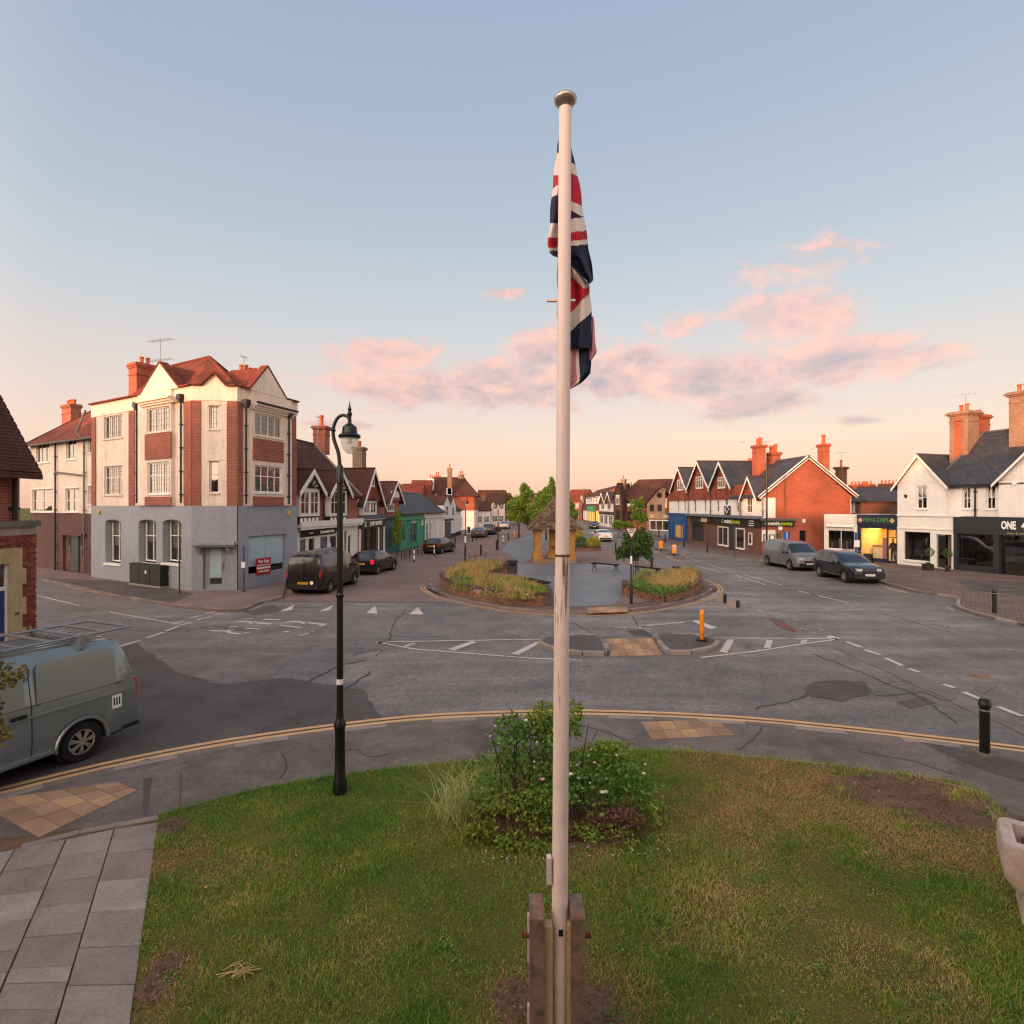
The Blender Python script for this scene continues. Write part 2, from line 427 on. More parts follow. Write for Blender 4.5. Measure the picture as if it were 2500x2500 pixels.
def blades(name, mat, parent, base, hgt, lean, wid, kind=None):
    """grass blades: bent two-segment triangles standing on base points"""
    n = len(base); th = NP.uniform(0, 2 * np.pi, n); dx = np.stack([np.cos(th), np.sin(th), np.zeros(n)], 1)
    ph = NP.uniform(0, 2 * np.pi, n); wx = np.stack([np.cos(ph), np.sin(ph), np.zeros(n)], 1) * (wid * .5)
    hh = (hgt * NP.uniform(.55, 1.25, n))[:, None]; ln = (lean * NP.uniform(.2, 1.3, n))[:, None] * hh
    up = np.array([0, 0, 1.])
    b = np.asarray(base, float); m = b + up * hh * .6 + dx * ln * .35; t = b + up * hh * .95 + dx * ln
    v = np.stack([b - wx, b + wx, m - wx * .8, m + wx * .8, t], 1).reshape(-1, 3)
    i = np.arange(n)[:, None] * 5
    f = np.concatenate([i + np.array([[0, 1, 3]]), i + np.array([[0, 3, 2]]), i + np.array([[2, 3, 4]])], 1).reshape(-1, 3)
    return arr_mesh(name, v, f, mat, parent, kind)
def text(s, size, mat, parent, fr=None, u=0., y=-.01, z=0., name='lettering', ext=.006, local=None, bold=0., sx=1., align='CENTER', fit=None):
    cu = bpy.data.curves.new('lettering', 'FONT'); cu.body = s; cu.size = size; cu.extrude = ext; cu.align_x = align; cu.align_y = 'CENTER'; cu.offset = bold; cu.resolution_u = 3
    tmp = bpy.data.objects.new('lettering', cu); me = bpy.data.meshes.new_from_object(tmp); bpy.data.objects.remove(tmp); bpy.data.curves.remove(cu)
    if fit:
        xs = [v.co.x for v in me.vertices]; wd = max(xs) - min(xs); sx = (fit[1] - fit[0]) / wd; u = (fit[0] + fit[1]) / 2 - (max(xs) + min(xs)) / 2 * sx
    for v in me.vertices:
        c = v.co.copy(); c.x *= sx
        if fr is not None:
            v.co = fr.w(u + c.x, y - c.z, z + c.y) - Vector(parent_root(parent).location)
        else: v.co = local @ Vector((c.x, c.y, c.z))
    me.materials.clear(); me.materials.append(MATS[mat])
    o = bpy.data.objects.new(name, me); C.objects.link(o); o.parent = parent
    return o
def parent_root(o):
    while o.parent: o = o.parent
    return o
# ------------------------------------------------------------------ the material library
plain('cream', '#dccbba', .85, .10, .6, .15, 40, streak=.22); plain('white_render', '#dcd7d1', .8, .06, .8, .12, 30, streak=.09); plain('white_paint', '#dcd8d0', .55, .06, 1.5)
plain('grey_paint', '#8f9299', .75, .09, .5, .15, 25, streak=.13); plain('brown_render', '#5d4038', .85, .25, .8, .2, 30); plain('dark_timber', '#241d1b', .7, .2, 3)
plain('stone_trim', '#b59c74', .85, .18, 2, .25, 40); plain('sandstone', '#a5763c', .9, .25, 2.2, .4, 25); plain('concrete', '#8b8178', .9, .18, 1.8, .3, 50)
plain('kerb_stone', '#8b8078', .9, .22, 1.3, .3, 45); plain('kerb_dark', '#70675f', .9, .2, 1.3, .3, 45); plain('flagstone_a', '#8c7f76', .88, .2, 2.2, .3, 40, fine=.16); plain('flagstone_b', '#83766d', .9, .22, 2.0, .3, 40, fine=.16); plain('flagstone_c', '#94877d', .88, .2, 2.4, .3, 40, fine=.16)
plain('tactile_buff', '#9d7e64', .9, .18, 1.6, .3, 60); plain('soil', '#664e3a', .95, .3, 4, .6, 30); plain('black_iron', '#101112', .38, .1, 3, 0, 60, 0, .5); plain('black_plastic', '#161617', .6, .1, 3)
plain('dark_grey', '#2a2c30', .5, .1, 2); plain('charcoal_shop', '#23282b', .5, .1, 1); plain('navy_shop', '#1b2233', .45, .1, 1.5); plain('blue_shop', '#1c4a80', .45, .12, 1.5); plain('teal_shop', '#1d5a5c', .5, .12, 1.5); plain('green_shop', '#3c8c74', .5, .12, 1.5)
plain('blue_door', '#1d3564', .4, .08, 3); plain('bright_blue', '#1f57b8', .45, .05, 3); plain('board_yellow', '#c79a5c', .75, .12, 3); plain('silver', '#a7a6a4', .3, .05, 3, metal=.8); plain('galvanised', '#8c8f92', .45, .15, 4, metal=.6)
plain('interior_dark', '#15120f', .9, .3, 2); plain('curtain', '#8d8375', .9, .2, 6); plain('blind', '#cfcac0', .85, .1, 4); plain('frosted', '#9fb4bb', .5, .08, 1.2); plain('stock', '#6b5c50', .8, .6, 6, fine=.5); plain('stock_pale', '#b0a596', .8, .5, 7, fine=.4)
plain('sign_white', '#e4e0d8', .5, .04, 3); plain('sign_red', '#a31d22', .5, .06, 3); plain('sign_green', '#2aa36a', .5, .06, 3); plain('plate_yellow', '#d99a1c', .5, .05, 3); plain('plate_white', '#dcdcd6', .5, .05, 3); plain('letter_lime', '#a6bf2a', .5, .05, 3); plain('letter_green', '#4d7a45', .5, .15, 8)
plain('orange_plastic', '#e88a0c', .4, .06, 3); plain('timber', '#7b6247', .85, .3, 5, .3, 40); plain('slat_timber', '#2c2520', .95, .3, 5, spec=.05); plain('rusty', '#6b3f2a', .85, .4, 8, .4, 60); plain('paint_peel', '#d6c4b8', .7, .1, 3); plain('terracotta', '#b0603f', .85, .2, 4); plain('lead', '#55575c', .6, .15, 3); plain('pipe_black', '#1c1a1a', .5, .1, 3); plain('pipe_grey', '#6e6a66', .6, .1, 3)
plain('skin', '#b98a6c', .6, .05, 6); plain('cloth_dark', '#23252b', .85, .15, 6); plain('cloth_tan', '#7d6a5a', .85, .2, 5); plain('cloth_rust', '#6d3a2c', .85, .2, 5); plain('tyre', '#131313', .85, .1, 4); plain('alloy', '#a9a49c', .32, .08, 6, metal=.75); plain('cabinet_green', '#141d18', .55, .12, 2); plain('alarm_yellow', '#c9a23a', .5, .05, 3)
plain('flag_red', '#b82430', .8, .08, 6); plain('flag_white', '#e2d6cc', .8, .06, 6); plain('flag_navy', '#20263c', .8, .1, 6); plain('bark', '#3d3129', .95, .3, 5, .6, 20); plain('flower_pink', '#d89aa0', .7, .2, 8); plain('flower_white', '#d9d3c0', .7, .15, 8); plain('straw', '#c0a56e', .9, .2, 8)
def paint(name, col, rough=.25, coat=.6, metal=0.): plain(name, col, rough, .05, 1.2, metal=metal, spec=.5, fine=.03, **{'Coat Weight': coat, 'Coat Roughness': .06})
paint('paint_greygreen', '#7c8584', .28, .8, .45); paint('paint_black', '#0f1012', .3); paint('paint_navy', '#0b0f18', .25); paint('paint_grey', '#6d6e70', .35, .5, .3); paint('paint_white', '#d8d4ce', .3); paint('paint_silver', '#8d8f92', .3, .5, .5); paint('paint_darkgrey', '#2b2d31', .3)
paint('light_red', '#b01a22', .15); paint('light_clear', '#b9b7b2', .12); emit('light_red_on', '#e02438', .35); emit('shop_glow', '#ffbe62', 1.5, '#e0b070'); emit('shop_glow_soft', '#ffb050', .8, '#c08848'); emit('screen', '#9fb4ff', .7)
bricks('brick_red', '#8c4230', '#9c4c36', '#8d7a6c'); bricks('brick_orange', '#9a4a31', '#a8553a', '#93705d', ms=.008); bricks('brick_brown', '#5f3a2d', '#6e4634', '#6d5f55'); bricks('brick_dark', '#4c2f27', '#5b3a2e', '#5d5049'); bricks('brick_buff', '#8d765a', '#7a664e', '#857565'); bricks('brick_pale', '#8a6a52', '#94735a', '#8c7a69')
bricks('tile_red', '#6e3424', '#80402e', '#3d2019', .165, .1, .007, .9, .35, rough=.9, big=.8); bricks('tile_brown', '#4f3127', '#5d3b2d', '#2a1a15', .165, .1, .007, .9, .3, rough=.9, big=.7); bricks('tile_hung', '#84402c', '#95503a', '#40221a', .165, .11, .008, .9, .4, rough=.9, big=1.2)
bricks('slate', '#3a3b40', '#44454a', '#26272b', .3, .2, .006, .6, .25, rough=.65, big=.7); bricks('stone_slate', '#5a463b', '#6b5647', '#2f2621', .3, .2, .012, .9, .4, rough=.9, big=1)
bricks('block_paving', '#87706a', '#796660', '#5c504b', .2, .1, .006, .25, .2, rough=.9, big=.4); bricks('sett_paving', '#6b5a52', '#7a675d', '#463b36', .2, .12, .012, .5, .25, rough=.9, big=.6); bricks('plaza_slabs', '#6f7276', '#64686c', '#55575a', .6, .4, .006, .15, .16, rough=.48, big=.35)
glass('glass', '#e8e4e0', .5); glass('glass_shop', '#d0d0d0', .35, .03, '#d8dcdc'); glass('glass_clear', '#ffffff', .12, .02, '#f2f2f2'); 
t = NT('glass_car'); t.set(hx('#14171b'), .06, 0, .7, **{'Coat Weight': .5}); MATS['glass_car'] = t.m
t = NT('lamp_glass'); t.set(hx('#e6dfd2'), .15, 0, .5, Alpha=.45); MATS['lamp_glass'] = t.m
leafm('leaf_tree', '#587028', '#86a03a', '#b4bc58', .35); leafm('leaf_autumn', '#5c5228', '#7d7036', '#a08744', .3); leafm('leaf_dark', '#344a22', '#4d6a32', '#6f8844', .3); leafm('leaf_yellow', '#78802a', '#b4a43a', '#d6bc50', .3)
leafm('leaf_rose', '#446428', '#668c3c', '#9cb45a', .35); leafm('leaf_lime', '#5a7424', '#7d952f', '#a3b04a', .3); leafm('leaf_red', '#5c3c34', '#7e5446', '#97705a', .2); leafm('grass_gold', '#8f7440', '#c3a262', '#e2c98c', .3); leafm('grass_green', '#5f7230', '#8a9642', '#b0a858', .3); leafm('grass_pale', '#98a05a', '#c0c07a', '#dcd8a0', .3)
leafm('dead_stalk', '#4e3428', '#6d4b3a', '#8b6a54', .1)
@reg('asphalt')
def _(t):
    v = t.world_pos()
    big = t.noise(v, .13, 6, .62, dist=.6); mid = t.noise(v, .9, 5, .65); fin = t.noise(v, 55, 3, .7)
    mp = t.nd('ShaderNodeMapping'); t.L.new(v, mp.inputs[0]); mp.inputs['Scale'].default_value = (.12, 1.1, 1); mp.inputs['Rotation'].default_value = (0, 0, .12)
    streak = t.noise(mp.outputs[0], 1.0, 5, .6)
    c = t.ramp(t.math('ADD', t.math('MULTIPLY', big, .6), t.math('MULTIPLY', streak, .4)), [(.34, hx('#544f4c')), (.52, hx('#716b67')), (.68, hx('#928a84'))])
    m2 = t.noise(v, 5.5, 5, .7); st = t.noise(v, .35, 5, .7, dist=1.2)
    c = t.mix(1., c, t.rng(mid, .3, .7, .76, 1.22), 'MULTIPLY'); c = t.mix(1., c, t.rng(m2, .3, .7, .76, 1.24), 'MULTIPLY'); c = t.mix(1., c, t.rng(fin, .3, .7, .75, 1.25), 'MULTIPLY')
    c = t.mix(t.rng(st, .56, .68, 0, .42), c, hx('#39332f')); ag = t.noise(v, 13, 3, .6); c = t.mix(1., c, t.rng(ag, .35, .65, .76, 1.24), 'MULTIPLY')
    w = t.nd('ShaderNodeTexVoronoi', feature='DISTANCE_TO_EDGE'); wv = t.nd('ShaderNodeVectorMath', operation='ADD'); t.L.new(v, wv.inputs[0]); nn = t.nd('ShaderNodeTexNoise'); nn.inputs['Scale'].default_value = .8; t.L.new(v, nn.inputs[0]); t.L.new(nn.outputs[1], wv.inputs[1])
    t.L.new(wv.outputs[0], w.inputs['Vector']); w.inputs['Scale'].default_value = .36
    crack = t.math('MULTIPLY', t.math('LESS_THAN', w.outputs[0], .008), t.math('GREATER_THAN', mid, .56))
    c = t.mix(t.math('MULTIPLY', crack, .45), c, hx('#2c2928'))
    t.set(c, t.rng(big, .3, .7, .55, .8), 0, .4); t.bump(fin, .35, .006)
@reg('asphalt_new')
def _(t):
    v = t.world_pos(); n = t.noise(v, .8, 5, .6); f = t.noise(v, 60, 3, .7)
    c = t.mix(1., t.ramp(n, [(.3, hx('#423b38')), (.7, hx('#5c5450'))]), t.rng(f, .3, .7, .8, 1.2), 'MULTIPLY'); c = t.mix(1., c, t.rng(t.noise(v, 11, 4, .7), .3, .7, .74, 1.26), 'MULTIPLY'); t.set(c, .75, 0, .4); t.bump(f, .4, .006)
plain('asphalt_seal', '#403a37', .7, .2, 3)
@reg('asphalt_patch')
def _(t):
    v = t.world_pos(); n = t.noise(v, 1.1, 5, .65); f = t.noise(v, 60, 3, .7)
    c = t.mix(1., t.ramp(n, [(.3, hx('#5c5553')), (.7, hx('#7d7470'))]), t.rng(f, .3, .7, .8, 1.2), 'MULTIPLY'); t.set(c, .75, 0, .4); t.bump(f, .4, .006)
@reg('asphalt_path')
def _(t):
    v = t.world_pos(); n = t.noise(v, .55, 6, .65, dist=.4); f = t.noise(v, 70, 3, .7); m = t.noise(v, 2.2, 5, .7)
    c = t.ramp(n, [(.32, hx('#574d49')), (.5, hx('#6c625d')), (.7, hx('#7d726c'))]); c = t.mix(1., c, t.rng(m, .3, .7, .78, 1.18), 'MULTIPLY'); c = t.mix(1., c, t.rng(t.noise(v, 14, 4, .7), .3, .7, .8, 1.2), 'MULTIPLY'); c = t.mix(1., c, t.rng(f, .3, .7, .82, 1.18), 'MULTIPLY')
    t.set(c, .85, 0, .3); t.bump(f, .4, .006)
@reg('lawn_soil')
def _(t):
    v = t.world_pos(); n = t.noise(v, .5, 5, .6); f = t.noise(v, 20, 4, .7)
    c = t.mix(1., t.ramp(n, [(.35, hx('#4f5426')), (.6, hx('#625a30')), (.75, hx('#776040'))]), t.rng(f, .3, .7, .7, 1.3), 'MULTIPLY'); t.set(c, .95, 0, .1); t.bump(f, .6, .02)
def road_paint(name, col, under, wear=.42):
    t = NT(name); v = t.world_pos(); n = t.noise(v, 9, 6, .75); b = t.noise(v, .9, 3, .6)
    f = t.rng(t.math('ADD', n, t.math('MULTIPLY', b, .5)), wear + .18, wear + .34, 0, 1)
    c = t.mix(f, hx(under), t.mix(1., hx(col), t.rng(t.noise(v, 3, 4, .6), .3, .7, .85, 1.1), 'MULTIPLY')); t.set(c, .75, 0, .3); MATS[name] = t.m
road_paint('marking_white', '#c4b8ae', '#6b6462', .38); road_paint('marking_worn', '#b5aaa2', '#6b6462', .52); road_paint('marking_yellow', '#d0a472', '#8a7058', .27); road_paint('marking_red', '#7a3a30', '#625652', .5)
@reg('lawn_blade')
def _(t):
    g = t.nd('ShaderNodeNewGeometry'); v = g.outputs['Position']; rnd = g.outputs['Random Per Island']
    n = t.noise(v, .55, 4, .6, dist=.5); n2 = t.noise(v, 2.4, 4, .65)
    d = t.math('ADD', t.math('ADD', t.math('MULTIPLY', n, .75), t.math('MULTIPLY', n2, .45)), t.math('MULTIPLY', rnd, .30))
    sp = t.nd('ShaderNodeSeparateXYZ'); t.L.new(v, sp.inputs[0])
    d = t.math('ADD', d, t.rng(sp.outputs[0], -4, 4, -.03, .07))      # the green side stands to the west, the dry side to the east
    c = t.ramp(d, [(.50, hx('#3d6c20')), (.68, hx('#5f9030')), (.82, hx('#8fa844')), (.94, hx('#b8ac58')), (1.05, hx('#d8bc80'))])
    t.set(c, .7, 0, .2)
    td = t.nd('ShaderNodeBsdfTranslucent'); t.L.new(c, td.inputs[0]); ms = t.nd('ShaderNodeMixShader'); ms.inputs[0].default_value = .25
    t.L.new(t.bsdf.outputs[0], ms.inputs[1]); t.L.new(td.outputs[0], ms.inputs[2]); t.L.new(ms.outputs[0], t.out.inputs[0])

# ------------------------------------------------------------------ ground, roads, pavements
def pts(l, z=0.): return [tuple(G(x, y, z)[:2]) for x, y in l]
def smooth(l, n=4):
    """Catmull-Rom through the points"""
    l = [Vector((p[0], p[1])) for p in l]; out = []
    for i in range(len(l) - 1):
        a, b, c, d = l[max(i - 1, 0)], l[i], l[i + 1], l[min(i + 2, len(l) - 1)]
        for k in range(n):
            t = k / n; out.append(tuple(.5 * ((2 * b) + (c - a) * t + (2 * a - 5 * b + 4 * c - d) * t * t + (3 * b - a - 3 * c + d) * t ** 3)))
    out.append(tuple(l[-1])); return out
def resample(l, L):
    l = [Vector((p[0], p[1])) for p in l]; out = [l[0].copy()]; rem = L
    for a, b in zip(l, l[1:]):
        d = (b - a).length; pos = 0
        while d - pos >= rem: pos += rem; out.append(a.lerp(b, pos / d)); rem = L
        rem -= d - pos
    if (out[-1] - l[-1]).length > L * .3: out.append(l[-1])
    return out
gm = M().sheet([(-900, -500), (900, -500), (900, 1200), (-900, 1200)], -.03).build('ground', 'lawn_soil', kind='structure')
ROAD = M().sheet([(-60, -40), (60, -40), (60, 180), (-60, 180)], 0.).build('road', 'asphalt', kind='structure')
def kerb(parent, line, z0=-.04, z1=.1, w=.15, L=.9, off=0., mats=('kerb_stone', 'kerb_dark'), name='kerb_stone'):
    """a row of separate kerb stones; alike lengths share one mesh"""
    rs = resample(line, L); cache = {}
    for i, (a, b) in enumerate(zip(rs, rs[1:])):
        d = b - a; ln = round(d.length, 2); k = (ln, i % 2)
        if k not in cache:
            h = ln / 2 - .006; m = M(); c = .018
            m.prismx([(-w / 2, z0), (w / 2, z0), (w / 2, z1 - c), (w / 2 - c, z1), (-w / 2 + c, z1), (-w / 2, z1 - c)], -h, h)
            o = m.build(name, mats[0] if (i * 7) % 3 else mats[-1]); cache[k] = o.data
        else:
            o = bpy.data.objects.new(name, cache[k]); C.objects.link(o)
        o.parent = parent; t = d.normalized(); n = Vector((-t.y, t.x)) * off; p = (a + b) / 2 + n
        o.location = (p.x, p.y, RN.uniform(-.006, .004)); o.rotation_euler = (0, 0, math.atan2(d.y, d.x))
ZP = .09     # height of the near pavement and the lawn
near_kerb = smooth([tuple(p[:2]) for p in (G(-330, 2060), G(-150, 2000), G(0, 1955), G(330, 1874), G(640, 1817), G(1000, 1771), G(1300, 1757), G(1500, 1757), G(1800, 1771), G(2100, 1800), G(2500, 1848), G(2800, 1890))])
lawn_top = smooth(pts([(386, 1992), (620, 1930), (800, 1898), (1000, 1872), (1150, 1858), (1330, 1842), (1560, 1833), (1700, 1836), (2000, 1866), (2230, 1895), (2345, 1915), (2405, 1950), (2436, 2005), (2450, 2080)], ZP))
path_edge = pts([(386, 1992), (345, 2250), (312, 2560)], ZP)
px0, py0 = path_edge[-1]
pave_poly = near_kerb + [(near_kerb[-1][0] + 2, near_kerb[-1][1]), (14, 4.2), (14, -.5), (px0 - 6, -.5), (px0 - 6, near_kerb[0][1])]
NEARPAVE = M().prism(pave_poly, -.05, ZP - .004).build('pavement', 'asphalt_path', kind='structure')
kerb(NEARPAVE, near_kerb, z1=ZP + .014, off=-.08)
lx, ly = lawn_top[-1]
LAWN_POLY = lawn_top + [(lx + .4, 4.0), (lx + .4, .6), (px0 + .4, .6), (px0 + .05, 3.0)] + path_edge[::-1][:-1]
LAWN = M().prism(LAWN_POLY, -.04, ZP + .012).build('lawn', 'lawn_soil', kind='structure')
kerb(LAWN, lawn_top[14:], z0=-.04, z1=ZP + .02, w=.05, L=.95, off=.0, mats=('kerb_stone',), name='edging_stone')
# paving slabs of the path beside the lawn
c8 = crop(0, 1850, 2.76)
PATH = M().prism([tuple(p[:2]) for p in (G(388, 1996, ZP), G(-250, 2080, ZP), G(-400, 2700, ZP), G(300, 2600, ZP))], -.045, ZP + .001).build('path', 'soil', kind='structure')
vx = [(388, 1996, 318, 2500), (282, 2012, 135, 2500), (165, 2038, -35, 2500), (42, 2062, -215, 2500), (-75, 2085, -395, 2500)]   # joint lines running away from the camera
rows = [[0, .13, .27, .43, .61, .80, 1.02, 1.24], [0, .10, .235, .37, .53, .70, .78, .92, 1.12], [0, .13, .27, .43, .60, .72, .93, 1.15], [0, .14, .30, .48, .68, .9, 1.15]]
fi = 0
for ci in range(4):
    a, b = vx[ci], vx[ci + 1]
    for r0, r1 in zip(rows[ci], rows[ci][1:]):
        q = []
        for l, r in ((a, r0), (b, r0), (b, r1), (a, r1)):
            rr = r * .98 + .02
            yy = l[1] + (2500 - l[1]) * rr; xx = l[0] + (l[2] - l[0]) * rr
            q.append(G(xx, yy, ZP + .03))
        cc = sum(q, Vector()) / 4; q2 = [cc + (p - cc) * (1 - .009 / max((p - cc).length, .1)) for p in q]
        m = M(); zt = ZP + .022 + RN.uniform(-.004, .006); ch = .006
        n = len(q2); lo = [(p.x, p.y, -.02) for p in q2]; up = [(p.x, p.y, zt - ch) for p in q2]; ins = [(p.x + (cc.x - p.x) * .012, p.y + (cc.y - p.y) * .012, zt) for p in q2]
        m.add(lo + up + ins, [(i, (i + 1) % 4, 4 + (i + 1) % 4, 4 + i) for i in range(4)] + [(4 + i, 4 + (i + 1) % 4, 8 + (i + 1) % 4, 8 + i) for i in range(4)] + [(8, 9, 10, 11)])
        # orientation of the corners varies: make the top face look up
        o = m.build('paving_slab', ('flagstone_a', 'flagstone_b', 'flagstone_c', 'flagstone_a', 'flagstone_b')[fi % 5], PATH); fi += 1
kerb(PATH, [tuple(p[:2]) for p in (G(390, 1996, ZP), G(100, 2049, ZP), (-6.2, 7.0, 0))], z1=ZP + .02, w=.1, L=.9, mats=('kerb_stone',), name='edging_stone')
# buff tactile slabs set in the near pavement
def slab_field(parent, quad, nu, nv, z, mat, name='tactile_slab', gap=.012, h=.03, mats=None):
    a, b, c, d = [Vector((p[0], p[1])) for p in quad]
    for i in range(nu):
        for j in range(nv):
            def P(u, v): return (a.lerp(b, u)).lerp(d.lerp(c, u), v)
            p4 = [P(i / nu, j / nv), P((i + 1) / nu, j / nv), P((i + 1) / nu, (j + 1) / nv), P(i / nu, (j + 1) / nv)]
            cc = sum(p4, Vector((0, 0))) / 4
            q = [p + (cc - p).normalized() * gap * .7 for p in p4]
            M().prism([tuple(p) for p in q], z - h, z + RN.uniform(0, .005)).build(name, (mats or [mat])[(i * 3 + j) % len(mats or [mat])], parent)
T1 = [G(*c8(-90, 300), ZP), G(*c8(770, 160), ZP), G(*c8(935, 205), ZP), G(*c8(255, 540), ZP)]
plain('tactile_buff_b', '#8f7256', .9, .2, 1.6, .3, 60); plain('tactile_buff_c', '#b08c66', .9, .2, 1.6, .3, 60)
TB = ['tactile_buff', 'tactile_buff_b', 'tactile_buff', 'tactile_buff_c']
slab_field(NEARPAVE, [G(-60, 1958, ZP), G(285, 1908, ZP), G(335, 1930, ZP), G(95, 2045, ZP)], 5, 3, ZP + .002, '', mats=TB)
slab_field(NEARPAVE, [G(1565, 1762, ZP), G(1752, 1758, ZP), G(1795, 1795, ZP), G(1590, 1806, ZP)], 5, 2, ZP + .002, '', mats=TB)
# darker and paler patches of older surfacing in the near pavement
def patch(parent, px, mat, z, nm='surface_patch'): M().sheet([tuple(p[:2]) for p in (G(x, y, z - .004) for x, y in px)], z).build(nm, mat, parent)
patch(NEARPAVE, [(350, 1902), (372, 1897), (358, 1990), (350, 1993)], 'asphalt_new', ZP + .001)
patch(NEARPAVE, [(440, 1886), (443, 1885), (441, 1972), (437, 1973)], 'soil', ZP + .001)
patch(NEARPAVE, [(2230, 1806), (2500, 1862), (2560, 1885), (2560, 1925), (2430, 1890), (2330, 1850)], 'asphalt_new', ZP + .001)
patch(NEARPAVE, [(1385, 1759), (1450, 1759), (1555, 1800), (1540, 1806)], 'asphalt_patch', ZP + .001)
# ---- far pavement by the corner building on the left
PL_k = smooth(pts([(-60, 1393), (85, 1416), (214, 1448), (330, 1466), (430, 1483), (520, 1492), (575, 1494), (606, 1489), (640, 1474), (690, 1462)]), 3)
PL = M().prism(PL_k + [(-13.6, 33.5), (-14.4, 29.2), (-16.2, 28.9), (-25.3, 34.5), (-36, 42), (-42, 43)], -.05, .1).build('pavement', 'block_paving', kind='structure')
kerb(PL, PL_k, z1=.11, L=.95, off=.08)
patch(PL, [(100, 1410), (330, 1421), (473, 1449), (420, 1472), (300, 1454)], 'asphalt_new', .106)
# ---- block-paved street on the left with its flush footways
LS = M().sheet(pts([(560, 1467), (1085, 1470), (1048, 1440), (1044, 1422), (1075, 1405), (1160, 1360), (1215, 1345), (1247, 1318), (1265, 1300)]) + [(3, 150), (-14, 150), (-14, 60), (-14.5, 29)], .006).build('paved_street', 'block_paving', kind='structure')
M().strip(pts([(560, 1467), (800, 1469), (1088, 1470.5)]), .22, .010).build('sett_band', 'sett_paving', LS)
# ---- the island with its plaza
isl_front = smooth(pts([(1052, 1412), (1047, 1425), (1054, 1440), (1085, 1456), (1140, 1470), (1190, 1480), (1244, 1489), (1340, 1497), (1432, 1499), (1560, 1491), (1640, 1479), (1700, 1464), (1735, 1448), (1741, 1438), (1732, 1427), (1708, 1415)]), 4)
ISL = M().prism(isl_front + pts([(1670, 1400), (1640, 1390), (1590, 1381), (1545, 1362), (1500, 1348), (1465, 1336), (1440, 1326), (1425, 1310), (1410, 1296), (1390, 1288)]) + [(6.0, 150), (2.0, 150)] + pts([(1262, 1303), (1247, 1320), (1218, 1347), (1160, 1362), (1075, 1405)]), -.05, .10).build('plaza', 'block_paving', kind='structure')
kerb(ISL, isl_front, z1=.11, L=.9, off=.08)
kerb(ISL, pts([(1708, 1415), (1670, 1400), (1640, 1390), (1590, 1381), (1545, 1362), (1500, 1348), (1465, 1336), (1440, 1326)]), z1=.11, L=1.2, off=.08)
M().sheet(pts([(1262, 1376), (1282, 1378), (1420, 1378), (1480, 1376), (1560, 1382), (1582, 1400), (1520, 1432), (1512, 1466), (1480, 1482), (1378, 1482), (1352, 1470), (1350, 1440), (1300, 1420), (1262, 1405)], .1), .105).build('slab_paving', 'plaza_slabs', ISL)
M().sheet(pts([(1225, 1344), (1245, 1322), (1300, 1306), (1360, 1306), (1300, 1350), (1298, 1366), (1270, 1376), (1240, 1350)], .1), .105).build('slab_paving', 'plaza_slabs', ISL)
M().strip([(p[0] * 1.0, p[1] + .75) for p in isl_front[8:52]], .9, .106).build('sett_band', 'sett_paving', ISL)
slab_field(ISL, pts([(1434, 1484), (1528, 1481), (1534, 1493), (1434, 1497)], .1), 4, 2, .112, '', mats=TB)
# ---- pavement on the right
PR_k = pts([(1420, 1262), (1460, 1277), (1505, 1294), (1560, 1309), (1625, 1323), (1688, 1337), (1755, 1352), (1859, 1370), (1900, 1378), (1990, 1391), (2060, 1403), (2136, 1420), (2224, 1444), (2337, 1461), (2331, 1484), (2388, 1504), (2466, 1521), (2560, 1545), (2800, 1590)])
PR = M().prism(PR_k + [(60, 17), (60, 60), (21.6, 50), (20.6, 72.6), (20.5, 150)], -.05, .10).build('pavement', 'sett_paving', kind='structure')
kerb(PR, PR_k[4:], z1=.11, L=1.1, off=.08)
patch(PR, [(2330, 1415), (2500, 1420), (2500, 1455), (2440, 1448), (2370, 1440), (2350, 1425)], 'asphalt_new', .106)
# ---- refuge in the middle of the junction
def refuge(label, poly, nm='traffic_island'):
    t = thing(nm, label, 'traffic island', (sum(p[0] for p in poly) / len(poly), sum(p[1] for p in poly) / len(poly), 0))
    o = t.location
    ins = [(p[0] - o.x, p[1] - o.y) for p in poly]
    M().prism([(x * .97, y * .93) for x, y in ins], -.03, .095).build('infill', 'asphalt_new', t)
    kerb(t, ins + [ins[0]], z0=-.03, z1=.125, w=.16, L=.62)
    return t
R1 = smooth(pts([(1331, 1563), (1400, 1557), (1462, 1557), (1483, 1596), (1480, 1601), (1390, 1597), (1320, 1578), (1324, 1568), (1331, 1563)]), 2)[:-1]
R2 = smooth(pts([(1600, 1556), (1660, 1553), (1715, 1557), (1752, 1570), (1745, 1582), (1700, 1596), (1648, 1598), (1625, 1592), (1600, 1556)]), 2)[:-1]
refuge('kerbed traffic island half just behind the flagpole, with no bollard on it', R1)
refuge('kerbed traffic island half carrying the orange keep-left bollard', R2)
slab_field(ROAD, pts([(1476, 1560), (1591, 1559), (1618, 1600), (1491, 1603)]), 6, 3, .016, '', mats=TB)
